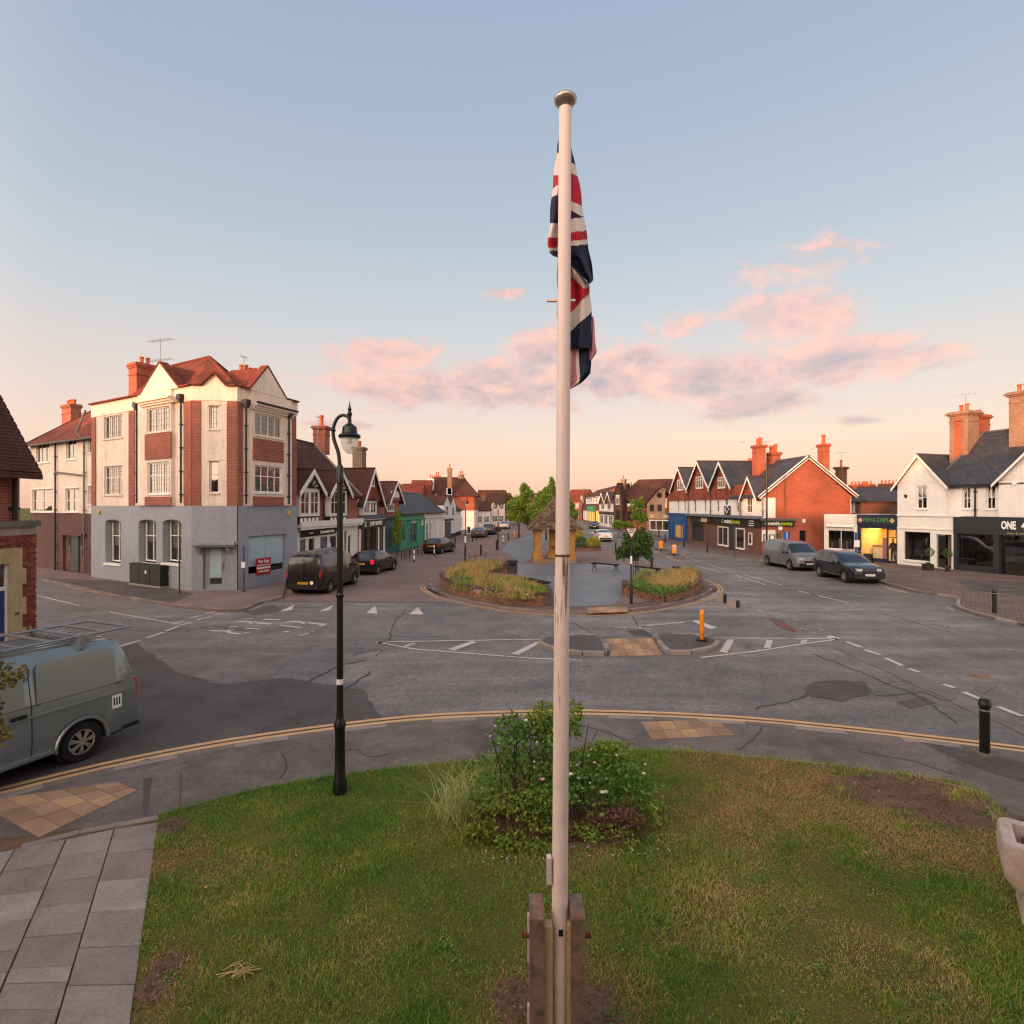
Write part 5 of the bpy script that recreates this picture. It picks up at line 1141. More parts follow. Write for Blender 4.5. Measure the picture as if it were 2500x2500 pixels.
# ------------------------------------------------------------------ pharmacy terrace on the right
c6 = crop(1600, 1030, 3.864); c6b = crop(1400, 1170, 7.43); c5 = crop(1380, 1120, 4.83); c7 = crop(2000, 930, 3.22)
FP = Fr((20.6, 72.6), (21.7, 48.2)); FG = Fr((21.7, 48.2), (21.7 + .999, 48.2 + .045)); LP = FP.len
t = thing('pharmacy_terrace', 'brick terrace with three tile-hung gables, white upper floor and big orange end wall', 'building', FP.w(LP, 0, 0))
z1, z2 = 3.35, 5.12
wins = [FP.rect(a, b, c, d, c6) for a, b, c, d in ((208, 224, 738, 842), (268, 286, 736, 842), (363, 385, 733, 852), (460, 481, 730, 852), (578, 602, 722, 852), (654, 686, 718, 790), (762, 788, 714, 852), (857, 911, 716, 858), (983, 1002, 712, 858))]
shell(t, FP, 0, LP, 8, z1, z2, 'white_render', wins, name='upper_wall')
for i, w in enumerate(wins): window(t, FP, w, 2 if i == 7 else 1, 2, None, .06, .08, 'white_paint', True, curt='net' if i % 2 else None)
gs = []
for lb, pk_, rb in (((145, 655), (215, 430), (300, 622)), ((300, 625), (395, 370), (510, 602)), ((510, 605), (595, 375), (712, 605))):
    ua, ub = FP.uv(c6(*lb), -.35)[0], FP.uv(c6(*rb), -.35)[0]; up, zp = FP.uv(c6(*pk_), -.35); gs.append((ua, ub, up, zp))
zg = 6.35; ue = gs[2][1] + 2.6
M().wall(0, ue, z2 + .02, zg, [], -.12).box(0, ue, -.2, 0, z2 - .05, z2 + .12).build('tile_hanging', 'tile_hung', t, FP)
M().quad((ue, -.12, z2), (ue, 6, z2), (ue, 6, zg), (ue, -.12, zg)).build('tile_hanging', 'tile_hung', t, FP)
for (ua, ub, up, zp), wr in zip(gs, ((210, 266, 545, 642), (385, 450, 516, 624), (593, 660, 522, 621))):
    ua = max(ua, .05); gable_wall(t, FP, ua, ub, zg - .02, zp - .12, 'tile_hung', -.12); gable_roof_y(t, FP, ua, ub, zg, zp, -.12, 7.5, over=.12, mat='slate', bw=.22, front=.35, ridge='tile_brown')
    window(t, FP, FP.rect(*wr, c6, -.15), 3, 2, .7, .07, -.08, 'white_paint', True, y=-.12)
gable_roof_u(t, FP, gs[2][1] - .3, LP + .3, 4.07, 5.5, 8.73, y1=8.1, mat='slate', over=.35, ridge='lead', endm=None)
ua, ub = FP.uv(c6(800, 705), -.3)[0], FP.uv(c6(985, 690), -.3)[0]; up, zp = FP.uv(c6(890, 510), -.3)
ub = min(ub, LP - .45); gable_wall(t, FP, ua, ub, z2, zp - .1, 'tile_hung', -.1); gable_roof_y(t, FP, ua, ub, z2 + .05, zp, -.1, 3.2, over=.2, mat='slate', bw=.18, ridge='tile_brown')
for x in (312, 521, 803, 1019): pipe(t, FP, FP.uv(c6(x, 800), -.12)[0], -.16, z1 + .1, zg if x < 700 else z2)
# end wall
hd = FG.rect(1360, 1425, 1025, 1195, c6); hb = FG.rect(1213, 1275, 1035, 1175, c6); hw_ = FG.rect(1140, 1200, 1042, 1140, c6)
m = M(); m.wall(0, 7.95, 0, 5.14, [(hd[0], hd[1], .1, hd[3]), (hb[0], hb[1], .1, hb[3]), hw_]); m.build('end_wall', 'brick_orange', t, FG)
M().prismy([(0, 5.14), (8.1, 5.14), (8.1, 5.2), (4.07, 8.6), (0, 5.36)], 0, .2).build('end_gable', 'brick_orange', t, FG)
m = M()
for a, b in (((-.35, 5.12), (4.07, 8.68)), ((4.07, 8.68), (8.45, 5.2))): m.bar((a[0], -.22, a[1]), (b[0], -.22, b[1]), .1, .28, (0, 0, 1))
m.build('bargeboard', 'white_paint', t, FG)
r = FG.rect(1050, 1131, 692, 890, c6); M().box(0, r[1], -.03, 0, z1, 5.1).build('white_return', 'white_render', t, FG)
M().box(0, r[1], -.025, 0, 1.3, 2.3).build('white_return', 'white_render', t, FG)
r = FG.rect(1028, 1312, 932, 985, c6, -.1); sg = M().box(-.1, r[1], -.14, 0, r[2], r[3]).build('fascia_sign', 'dark_timber', t, FG); M().box(-.15, r[1] + .05, -.3, 0, r[3], r[3] + .18).build('fascia_roof', 'lead', t, FG)
fu = lambda fr, x, y=-.16: fr.uv(c6(x, 950), y)[0]
text('cranleigh', .46, 'sign_white', sg, FG, 0, -.16, (r[2] + r[3]) / 2, bold=.01, fit=(fu(FG, 1064), fu(FG, 1172))); text('pharmacy', .46, 'letter_lime', sg, FG, 0, -.16, (r[2] + r[3]) / 2, bold=.01, fit=(fu(FG, 1180), fu(FG, 1294)))
M().tube([(r[0] + .2 + .16 * math.cos(a), -.15, (r[2] + r[3]) / 2 + .16 * math.sin(a)) for a in np.linspace(.6, 5.9, 12)], .025, 5).build('emblem', 'letter_lime', sg, FG)
M().box(hd[0] + .0, hd[1], .2, .25, .1, hd[3]).build('door', 'interior_dark', t, FG); d = M().box(hb[0], hb[1], .06, .12, .1, hb[3]).build('door', 'bright_blue', t, FG); M().box((hb[0] + hb[1]) / 2 - .03, (hb[0] + hb[1]) / 2 + .03, .03, .06, .1, hb[3]).build('door_strip', 'sign_white', d, FG)
window(t, FG, hw_, 2, 1, None, .06, .06, 'stone_trim', True, curt='net'); r = FG.rect(1385, 1410, 915, 950, c6); M().box(r[0], r[1], -.1, 0, r[2], r[3]).build('meter_box', 'sign_white', t, FG)
for a, b in ((1020, 1046), (1074, 1125)):
    r = FG.rect(a, b, 1062, 1132, c6, -.05); p = M().box(max(r[0], .05), r[1], -.08, 0, r[2], r[3]).build('notice_frame', 'dark_timber', t, FG); M().box(max(r[0], .05) + .08, r[1] - .08, -.09, -.081, r[2] + .08, r[3] - .08).build('notice', 'sign_white', p, FG)
u_, z_q = FG.uv(c6(1175, 1002)); o = M().lathe([(.2, -.04), (.2, .04)], 16).build('round_sign', 'sign_white', t); o.location = FG.w(u_, -.05, z_q) - t.location; o.rotation_euler = (rad(90), 0, FG.ang)
# shopfronts along the street
shell(t, FP, 0, LP, 8, 0, z1, 'brick_brown', [], name='lower_wall', sides=False)
ub1 = FP.uv(c6(305, 1000))[0]; bl = M().box(0, ub1, -.12, 0, 0, z1).build('blue_shopfront', 'blue_shop', t, FP); M().box(-.05, ub1 + .05, -.3, 0, z1 - .05, z1 + .15).build('cornice', 'blue_shop', bl, FP)
r = FP.rect(194, 258, 975, 1090, c6, -.12); M().box(r[0], r[1], -.16, -.12, r[2], r[3]).build('boarded_window', 'board_yellow', bl, FP)
for u in (.4, ub1 * .5 - 1.6, ub1 * .5 + 1.6, ub1 - .4): M().box(u - .12, u + .12, -.2, -.12, 0, z1 - .6).build('pilaster', 'blue_shop', bl, FP)
def fascia(a, b, y0_, y1_, mat='dark_timber', dep=.16):
    r = FP.rect(a, b, y0_, y1_, c6, -dep); return M().box(r[0], r[1], -dep, 0, z1 - .85, z1 - .12).build('fascia_sign', mat, t, FP), r
f, r = fascia(330, 520, 905, 950); M().box(r[1] - 2.6, r[1] - .9, -.18, -.162, z1 - .7, z1 - .3).build('lit_lettering', 'stone_trim', f, FP)
f, r = fascia(525, 985, 915, 985); uc = FP.uv(c6(712, 945), -.16)[0]
text('cranleigh', .55, 'sign_white', f, FP, 0, -.18, z1 - .47, bold=.012, fit=(fu(FP, 650), fu(FP, 716))); text('pharmacy', .55, 'letter_lime', f, FP, 0, -.18, z1 - .47, bold=.012, fit=(fu(FP, 720), fu(FP, 801)))
u_ = FP.uv(c6(635, 945), -.16)[0]; M().tube([(u_ + .2 * math.cos(a), -.17, z1 - .47 + .2 * math.sin(a)) for a in np.linspace(.6, 5.9, 12)], .03, 5).build('emblem', 'letter_lime', f, FP)
for k in range(3): M().box(FP.uv(c6(880, 945), -.16)[0], FP.uv(c6(930, 945), -.16)[0], -.17, -.162, z1 - .75 + k * .2, z1 - .68 + k * .2).build('small_lettering', 'sign_white', f, FP)
M().prismx([(-.5, z1 - .1), (0, z1 + .15), (0, z1 - .1)], ub1 + .1, LP + .1).build('fascia_roof', 'lead', t, FP)
for a, b, c, d, g in ((350, 450, 955, 1110, 1), (590, 686, 988, 1165, 1), (760, 841, 1003, 1195, 0), (878, 911, 1045, 1155, 0)):
    r = FP.rect(a, b, c, d, c6, -.06); w = window(t, FP, (r[0], r[1], max(r[2], .3), min(r[3], 2.45)), 2 if a == 590 else 1, 1, None, .09, -.08, 'white_paint' if a != 350 else 'charcoal_shop', True, gl='glass_shop', curt=None if g else 'net')
    if g:
        for k in range(5): M().box(r[0] + .2 + k * (r[1] - r[0] - .4) / 5, r[0] + .2 + (k + .7) * (r[1] - r[0] - .4) / 5, .12, .3, max(r[2], .3) + .1, max(r[2], .3) + RN.uniform(.5, 1.5)).build('display_goods', ('stock', 'stock_pale')[k % 2], w, FP)
for a, b in ((318, 350), (455, 515), (700, 742)):
    r = FP.rect(a, b, 960, 1180, c6); M().box(r[0], r[1], -.02, 0, .1, 2.4).build('door', 'brown_render' if a != 700 else 'dark_grey', t, FP)
sgn = FP.rect(650, 703, 792, 875, c6, -.1); M().box(sgn[0], sgn[1], -.1, -.05, sgn[2], sgn[3]).build('wall_sign', 'dark_grey', t, FP)
text('X', 1.1, 'sign_white', t, FP, (sgn[0] + sgn[1]) / 2, -.11, (sgn[2] + sgn[3]) / 2, 'emblem') if False else M().tube([((sgn[0] + sgn[1]) / 2 + .4 * math.cos(a), -.115, (sgn[2] + sgn[3]) / 2 + .1 + .4 * math.sin(a)) for a in np.linspace(0, 6.28, 5)], .04, 5).build('emblem', 'sign_white', t, FP)
# chimneys and aerials
for px, yy, w, d, z0, z1_, p, m_ in ((979, 2.6, 1.0, .9, 6.8, 10.3, 3, 'brick_orange'), (1112, 4.1, 1.25, .8, 8.0, 9.6, 4, 'brick_orange'), (897, 7.4, .9, .8, 7.5, 9.3, 3, 'brick_orange')):
    chimney(t, FP, FP.uv(c6(px, 330), yy)[0], yy, w, d, z0, z1_, m_, p, .75, corb=.16)
chimney(t, FG, FG.uv(c6(1586, 330), 4.)[0], 4., .62, .9, 6.3, 10.25, 'brick_orange', 1, .9, corb=.14, pr=.18)
aerial(t, FP, FP.uv(c6(822, 330), 5)[0], 5, 8.4, 3.3, 3, .25); aerial(t, FP, FP.uv(c6(1043, 330), 3)[0], 3, 8.6, 2.0, 3, .3)

# ------------------------------------------------------------------ buildings beyond the terrace on the right
Fc = Fr(A(1500, HY, 103)[:2], A(1636, HY, 97)[:2])
t = thing('brick_gabled_shop', 'brown brick building with round window, long tiled roof and pale shopfront beyond the blue shop', 'building', base_of(Fc))
uc0 = Fc.uv(c6b(1335, 600))[0]; uc1 = Fc.uv(c6b(1660, 600))[0]; L = Fc.len
wn = [Fc.rect(1385, 1460, 460, 572, c6b), Fc.rect(1525, 1602, 460, 572, c6b)]; zt0 = Fc.uv(c6b(1340, 440))[1]; zt1 = Fc.uv(c6b(1580, 165))[1]
M().wall(uc0, uc1, 0, zt0, wn).build('wall', 'brick_pale', t, Fc); ue = Fc.uv(c6b(1570, 170))[0]
M().prismy([(uc0, zt0), (uc1, zt0), (uc1, zt1), (ue, zt1)], 0, .3).build('gable', 'brick_pale', t, Fc)
for w in wn: window(t, Fc, w, 2, 1, None, .07, .08, 'dark_timber', True)
u_, z_q = Fc.uv(c6b(1560, 290)); o = M().lathe([(.42, -.03), (.42, .05)], 20).build('round_window', 'interior_dark', t); o.location = Fc.w(u_, -.02, z_q) - t.location; o.rotation_euler = (rad(90), 0, Fc.ang)
M().tube([(u_ + .43 * math.cos(a), -.04, z_q + .43 * math.sin(a)) for a in np.linspace(0, 6.283, 24)], .05, 5, False).build('round_window_frame', 'brick_dark', t, Fc)
shell(t, Fc, 0, uc0, 9, 0, 5.9, 'brick_red', [], y0=1.5, name='left_wall'); shell(t, Fc, uc1, L, 9, 0, 6.2, 'brick_orange', [], y0=1.0, name='right_wall')
u0r = Fc.uv(c6b(880, 200))[0]
m = M(); zA = zt0 + .05
zR = 9.4; m.add([(u0r - 1.5, 1.0, 5.7), (uc0 - .3, -.3, zA - .2), (ue, -.3, zt1 + .1), (ue + .3, 5, zR), (u0r + 1.2, 5, zR)], [(0, 1, 2, 3, 4)]); m.add([(ue, -.3, zt1 + .1), (L + .3, .6, 6.2), (L - .3, 5, zR - .5), (ue + .3, 5, zR)], [(0, 1, 2, 3)]); m.add([(u0r - 1.5, 1., 5.7), (u0r + 1.2, 5, zR), (u0r - 1.5, 10, 5.7)], [(0, 1, 2)]); m.add([(u0r + 1.2, 5, zR), (ue + .3, 5, zR), (L - .3, 5, zR - .5), (L + .3, 10, 6), (u0r - 1.5, 10, 5.7)], [(0, 1, 2, 3, 4)])
m.build('roof', 'tile_brown', t, Fc)
ut0 = Fc.uv(c6b(750, 400))[0]; ut1 = Fc.uv(c6b(905, 400))[0]; zt = Fc.uv(c6b(830, 100))[1]
shell(t, Fc, ut0, ut1, 4, 0, 6.3, 'brick_dark', [], y0=-.6, name='tower'); gable_roof_y(t, Fc, ut0, ut1, 6.3, 8.6, -.6, 5, mat='tile_brown', barge=None); gable_wall(t, Fc, ut0, ut1, 6.28, 8.5, 'brick_dark', -.6)
chimney(t, Fc, (ut0 + ut1) / 2, 2, .8, .8, 7.5, 9.4, 'brick_pale', 1, .7)
for zz in (1.9, 4.7): window(t, Fc, (ut0 + .5, ut1 - .5, zz, zz + 1.7), 3, 1, None, .08, -.1, 'white_paint' if zz > 3 else 'dark_timber', True, y=-.6)
for x in (1040, 1260):
    uu = Fc.uv(c6b(x, 400), 1.5)[0]
    for zz in (1.8, 4.2): window(t, Fc, (uu - .6, uu + .6, zz, zz + 1.6), 2, 1, None, .08, -.1, 'dark_timber', True, y=1.5)
r = Fc.rect(1380, 1725, 645, 708, c6b, -.15); f = M().prismy([(r[0], r[2]), (r[1] - .3, r[2]), (r[1], r[2] + .3), (r[1] - .4, r[3]), (r[0] + .05, r[3])], -.2, 0).build('fascia_sign', 'stone_trim', t, Fc); text('COOK', .55, 'dark_timber', f, Fc, (r[0] + r[1]) / 2, -.22, (r[2] + r[3]) / 2, bold=.012)
r = Fc.rect(1382, 1737, 742, 930, c6b, -.1); window(t, Fc, r, 3, 1, None, .12, -.1, 'white_paint', True, gl='glass_shop'); M().box(r[0] - .3, r[1] + .3, -.08, 0, 0, r[2]).build('stall_riser', 'brick_brown', t, Fc)
# white shop with twin gables
Fw = Fr(A(1463, HY, 126)[:2], A(1500, HY, 108)[:2]); t = thing('white_gabled_shop', 'white shop with two small pointed gables far along the right street', 'shop', base_of(Fw)); L = Fw.len
shell(t, Fw, 0, L, 8, 0, 5.2, 'white_render'); gable_roof_u(t, Fw, 0, L, 4, 5.2, 8.2, mat='slate', ridge='lead', endm='white_render')
for k in (0, 1):
    a, b = L * (.08 + k * .42), L * (.46 + k * .42); gable_wall(t, Fw, a, b, 5.18, 7.2, 'tile_hung', -.1); gable_roof_y(t, Fw, a, b, 5.2, 7.3, -.1, 3, over=.05, mat='slate', bw=.3, front=.3)
    window(t, Fw, (a + 1.5, b - 1.5, 3.6, 4.9), 2, 1, None, .15, -.05, 'white_paint', True)
for k in range(3): window(t, Fw, (L * (.08 + k * .3), L * (.08 + k * .3) + 4.0, .5, 2.5), 2, 1, None, .15, -.06, 'white_paint', True, gl='glass_shop')
M().box(.3, L - .3, -.2, 0, 2.6, 3.2).build('fascia_sign', 'charcoal_shop', t, Fw)
Fs = Fr(A(1424, HY, 168)[:2], A(1463, HY, 127)[:2]); t = thing('far_shop_row', 'long shop row with white dormer band and a green lit shop far on the right', 'building', base_of(Fs)); L = Fs.len
shell(t, Fs, 0, L, 8, 0, 5.4, 'brick_brown'); gable_roof_u(t, Fs, 0, L, 4, 6.6, 9., mat='tile_brown'); M().box(L * .25, L, -.15, 2, 4.9, 6.6).build('dormer_band', 'white_render', t, Fs)
for k in range(5): window(t, Fs, (L * (.3 + k * .14), L * (.3 + k * .14) + 3, 5.2, 6.3), 2, 1, None, .2, -.05, 'white_paint', False, y=-.15)
for k in range(3): gable_roof_y(t, Fs, L * k * .08, L * (k * .08 + .07), 5.6, 7.5, -.6, 3, mat='tile_brown', bw=.3)
a, b = Fs.uv(c6b(262, 700))[0], Fs.uv(c6b(382, 700))[0]; M().box(a, b, -.1, 0, .4, 2.9).build('lit_window', 'shop_glow_soft', t, Fs); M().box(a, b, -.2, 0, 2.9, 4.3).build('green_sign', 'sign_green', t, Fs)
for k in range(4): M().box(a + (b - a) * (k + .4) / 4, a + (b - a) * (k + .62) / 4, -.14, -.1, .4, 2.9).build('window_post', 'rusty', t, Fs)
a, b = Fs.uv(c6b(418, 700))[0], Fs.uv(c6b(475, 700))[0]; M().box(a, min(b, L - .2), -.1, 0, .4, 3.2).build('lit_window', 'shop_glow_soft', t, Fs); M().box(L * .02, L * .3, -.1, 0, .3, 3).build('shopfront', 'white_render', t, Fs)
simple_house('far_red_house', 'red-roofed gabled house at the far end of the right street', A(1376, HY, 176)[:2], A(1421, HY, 172)[:2], 10, 6.0, 9.6, 'brick_red', 'tile_red', ny=2, nx=2)
simple_house('far_brown_house', 'brown-roofed house behind the plaza trees, by the pole', A(1300, HY, 190)[:2], A(1368, HY, 190)[:2], 10, 6.0, 8.8, 'brick_brown', 'tile_brown', ny=2, nx=3)

# ------------------------------------------------------------------ shops on the near right
FF = Fr((26.06, 46.3), (28.56, 41.1)); um = FF.uv(c7(301, 1300))[0]; LF = FF.len
t = thing('white_small_shop', 'small single-storey white shop with a display window left of the lit chip shop', 'shop', base_of(FF))
zt = FF.uv(c7(170, 1050))[1]; r = FF.rect(65, 277, 1172, 1325, c7)
shell(t, FF, 0, um - .02, 6, 0, zt, 'white_paint', [r], rd=.1); M().quad((0, 0, zt), (um - .02, 0, zt), (um - .02, 6, zt - .2), (0, 6, zt - .2)).build('roof', 'lead', t, FF)
for k in range(4): M().box(.1, um - .12, -.05, 0, zt - .2 - k * .24, zt - .03 - k * .24).build('fascia_board', 'white_paint', t, FF)
w = window(t, FF, r, 2, 1, None, .06, .05, 'white_paint', True, gl='glass_shop'); M().box(r[0], r[1], .15, .6, r[2] - .1, r[2] - .02).build('display_shelf', 'stock_pale', w, FF)
for k in range(7): M().lathe([(.06, 0), (.1, .15), (.07, .3), (.1, .42 + .2 * (k % 3)), (.04, .5 + .2 * (k % 3))], 8, (0, 0, 0)).build('display_goods', ('stock_pale', 'stock')[k % 2], w).location = FF.w(r[0] + .2 + k * (r[1] - r[0] - .4) / 6, .35, r[2]) - t.location
M().prismx([(-.25, zt - 1.0), (0, zt - .85), (0, zt - 1.1)], .2, um - .3).build('blind_box', 'white_paint', t, FF); M().box(um - .22, um - .03, -.03, 0, 0, 2.3).build('blue_jamb', 'blue_shop', t, FF)
# fish and chip shop with a lit interior
t = thing('chip_shop', 'small navy shop with a brightly lit yellow interior and FISH & CHIPS fascia', 'shop', FF.w(um, 0, 0))
w1 = FF.rect(325, 532, 1160, 1392, c7); w2 = FF.rect(540, 606, 1172, 1440, c7); w1 = (max(w1[0], um + .12), w1[1], w1[2], w1[3]); w2 = (w2[0], min(w2[1], LF - .06), .12, w2[3]); zt = FF.uv(c7(460, 1055))[1]
M().wall(um, LF, 0, zt, [w1, w2], 0, .12).build('shopfront', 'navy_shop', t, FF)
m = M(); D = 3.6; m.quad((um, 0, 0), (um, 6, 0), (um, 6, zt), (um, 0, zt)); m.quad((LF, 0, 0), (LF, 6, 0), (LF, 6, zt), (LF, 0, zt)); m.quad((um, 6, 0), (LF, 6, 0), (LF, 6, zt), (um, 6, zt)); m.build('wall', 'navy_shop', t, FF); M().quad((um, 0, zt), (LF, 0, zt), (LF, 6, zt - .1), (um, 6, zt - .1)).build('roof', 'lead', t, FF)
plain('shop_cream', '#d8b878', .7, .05, 2)
m = M(); a, b = um + .05, LF - .05; m.quad((a, D, .1), (b, D, .1), (b, D, 2.7), (a, D, 2.7)); m.quad((a, .14, .1), (a, D, .1), (a, D, 2.7), (a, .14, 2.7)); m.quad((b, .14, .1), (b, D, .1), (b, D, 2.7), (b, .14, 2.7)); m.quad((a, .14, .1), (b, .14, .1), (b, D, .1), (a, D, .1)); m.quad((a, .14, 2.7), (b, .14, 2.7), (b, D, 2.7), (a, D, 2.7)); m.build('interior', 'shop_cream', t, FF)
for k in range(2): M().box(a + .4 + k * 1.3, a + 1.2 + k * 1.3, .8, 2.6, 2.62, 2.68).build('ceiling_lamp', 'lamp_panel', t, FF) if 'lamp_panel' in MATS or emit('lamp_panel', '#ffd490', 15.0) is None and 'lamp_panel' in MATS else None
M().box(a + .1, w1[1] - .2, 1.7, 2.3, .1, 1.15).build('counter', 'sign_white', t, FF); M().box(a + .1, w1[1] - .2, 1.66, 1.7, 1.15, 1.3).build('counter_top', 'silver', t, FF)
for k in range(3): M().box(a + .3 + k * .55, a + .75 + k * .55, D - .06, D - .02, 1.75, 2.4).build('menu_board', 'stone_trim', t, FF)
M().box(w1[1] - .42, w1[1] - .06, .18, .2, .35, 2.0).build('poster', 'flower_pink', t, FF); 
for w, n in ((w1, 1), (w2, 1)):
    g = M().box(w[0], w[1], .05, .06, w[2], w[3]).build('window', 'glass_clear', t, FF)
M().box(w2[0] + .0, w2[1], .04, .08, 2.02, 2.08).build('door_transom', 'navy_shop', t, FF); M().box(w1[1] + .01, w2[0] - .01, -.04, .1, 0, zt - .75).build('door_post', 'navy_shop', t, FF)
f = M().box(um + .02, LF - .02, -.12, 0, zt - .78, zt + .02).build('fascia_sign', 'navy_shop', t, FF); text('FISH & CHIPS', .46, 'letter_green', f, FF, (um + LF) / 2, -.14, zt - .38, bold=.008, sx=.72)
for u in (um + .3, LF - .3): M().prismy([(u - .2, zt - .4), (u, zt - .2), (u + .2, zt - .4), (u, zt - .62)], -.15, -.12).build('emblem', 'stone_trim', f, FF)
# white two-storey building with the clothes shop and the dark shop
FWb = Fr((28.56, 41.1), (28.56 + .33 * 15, 41.1 - .944 * 15)); t = thing('white_shop_building', 'white two-storey building with slate roof, clothes shop and dark ONE 4 shopfront', 'building', base_of(FWb))
us = FWb.uv(c7(992, 900))[0]; zc = FWb.uv(c7(840, 1060))[1]; ze = 6.05; L = FWb.len
wa = FWb.rect(765, 846, 823, 1005, c7); wb = FWb.rect(1125, 1191, 835, 1005, c7, .5); wc = FWb.rect(1313, 1386, 822, 1008, c7, .5)
M().wall(0, us, zc, ze, [wa], 0).quad((us, 0, zc), (us, .5, zc), (us, .5, ze), (us, 0, ze)).build('upper_wall', 'white_render', t, FWb); u3 = FWb.uv(c7(1442, 900), .5)[0]
M().wall(us, L, zc, ze, [wb, wc], .5).build('upper_wall', 'white_render', t, FWb)
m = M(); m.quad((0, 0, 0), (0, 9, 0), (0, 9, ze), (0, 0, ze)); m.quad((L, .5, 0), (L, 9, 0), (L, 9, ze), (L, .5, ze)); m.quad((0, 9, 0), (L, 9, 0), (L, 9, ze), (0, 9, ze)); m.build('side_wall', 'white_render', t, FWb)
window(t, FWb, wa, 2, 2, None, .07, .08, 'white_paint', True, curt='curtain'); window(t, FWb, wb, 2, 2, None, .07, .08, 'white_paint', True, curt='blind', y=.5); window(t, FWb, wc, 2, 2, None, .07, .08, 'white_paint', True, curt='curtain', y=.5)
r = FWb.rect(670, 691, 893, 919, c7); M().box(r[0], r[1], -.02, .02, r[2], r[3]).build('vent', 'interior_dark', t, FWb)
up, zp = FWb.uv(c7(772, 575), -.2); gable_wall(t, FWb, 0, us, ze - .02, zp - .1, 'white_render', 0, uc=up); gable_roof_y(t, FWb, 0, us, ze, zp, 0, 6, over=.3, mat='slate', bw=.16, uc=up, ridge='lead')
gable_roof_u(t, FWb, us - 1.2, L, 4.0, ze, 9.6, y0=.5, y1=8.5, mat='slate', ridge='lead', hipl=1.2, over=.3)
M().box(us, L, .1, .2, ze - .32, ze - .22).build('gutter', 'pipe_black', t, FWb); gable_wall(t, FWb, u3, u3 + 5.2, ze - .02, 8.7, 'white_render', .1, uc=u3 + 2.6); gable_roof_y(t, FWb, u3, u3 + 5.2, ze, 8.85, .1, 4.5, over=.25, mat='slate', bw=.16, ridge='lead'); M().wall(u3, u3 + 5.2, zc, ze, [], .1).quad((u3, .1, zc), (u3, .5, zc), (u3, .5, ze), (u3, .1, ze)).build('upper_wall', 'white_render', t, FWb)
pipe(t, FWb, FWb.uv(c7(1225, 900), .4)[0], .4, zc, ze - .2); u_ = FWb.uv(c7(1535, 800), .05); o = M().lathe([(.14, -.05), (.14, .05)], 10).build('alarm_box', 'sign_white', t); o.location = FWb.w(u_[0], .05, u_[1]) - t.location; o.rotation_euler = (rad(90), 0, FWb.ang)
cu = FWb.uv(c7(1140, 400), 3.)[0]; ch = chimney(t, FWb, cu, 3.0, 1.2, 1.2, 7.0, 11.1, 'brick_pale', 2, .6, corb=.2); M().box(cu - .25, cu + .25, 2.36, 2.4, 7.2, 10.6).build('sunlit_strip', 'brick_orange', ch, FWb)  # orange brick strip paints the sunlit band onto the pale chimney
chimney(t, FWb, FWb.uv(c7(1255, 400), 5.)[0], 5.0, .9, .9, 8.0, 11.0, 'brick_orange', 1, .5, corb=.15); chimney(t, FWb, FWb.uv(c7(1600, 300), 3.2)[0], 3.2, 1.0, 1.0, 8., 11.9, 'brick_pale', 2, .5, corb=.2); aerial(t, FWb, cu + .1, 3., 11.1, 1.3, 4, .35, .4)
# clothes shop
M().box(-.02, us + 1.0, -.1, .3, zc - .04, zc + .04).build('string_course', 'white_paint', t, FWb)
uD = FWb.uv(c7(1058, 1200))[0]; s1 = FWb.rect(668, 873, 1187, 1415, c7); s2 = FWb.rect(920, 1040, 1205, 1440, c7); zfb = FWb.uv(c7(840, 1165))[1]
s1 = (s1[0], s1[1], max(s1[2], .5), s1[3]); s2 = (s2[0], s2[1], .12, s1[3] - .1)
M().wall(0, uD, 0, zc - .04, [s1, s2], 0, .2).build('clothes_shopfront', 'white_paint', t, FWb); w = window(t, FWb, s1, 1, 1, None, .06, .1, 'charcoal_shop', False, gl='glass_shop')
d = M().box(s2[0] + .55, s2[1], .35, .4, .1, s2[3]).build('shop_door', 'timber', t, FWb); M().box(s2[0] + .7, s2[1] - .12, .34, .36, .6, s2[3] - .3).build('door_pane', 'glass', d, FWb); M().box(s2[0], s2[0] + .5, .12, .2, .1, s2[3]).build('side_light', 'glass', d, FWb)
M().box(0, uD, -.06, 0, zfb - .02, zfb + .06).build('string_course', 'white_paint', t, FWb); M().box(s1[0] - .1, s1[1] + .1, -.1, .1, .35, .48).build('stall_riser', 'white_paint', t, FWb)
M().quad((s1[0] - .1, 1.6, .1), (s1[1] + .1, 1.6, .1), (s1[1] + .1, 1.6, 2.8), (s1[0] - .1, 1.6, 2.8)).build('back_wall', 'interior_dark', t, FWb)
for k, (f_, m_) in enumerate(((.45, 'cloth_tan'), (.62, 'cloth_dark'), (.8, 'cloth_rust'), (.9, 'cloth_rust'))):
    q = thing('display_dummy', ('tan dress on a stand, first of the outfits in the clothes shop window', 'dark jacket on a stand, second of the outfits in the clothes shop window', 'rust coloured coat on a stand, third of the outfits in the clothes shop window', 'rust coloured dress on a stand nearest the clothes shop door')[k], 'mannequin', FWb.w(s1[0] + (s1[1] - s1[0]) * f_, .75, .5), FWb.ang, 'outfits on stands in the clothes shop window')
    M().lathe([(.2, .0), (.22, .02), (.02, .04), (.02, .25)], 10).build('stand', 'silver', q, smooth=40); M().lathe([(.26, .2), (.22, .6), (.15, .85), (.2, 1.15), (.21, 1.28), (.07, 1.38), (.05, 1.44)], 12, (0, 0, 0), 1, .65).build('garment', m_, q, smooth=50); M().lathe([(.045, 1.42), (.05, 1.5), (.03, 1.53)], 8).build('neck_block', 'stone_trim', q, smooth=50)
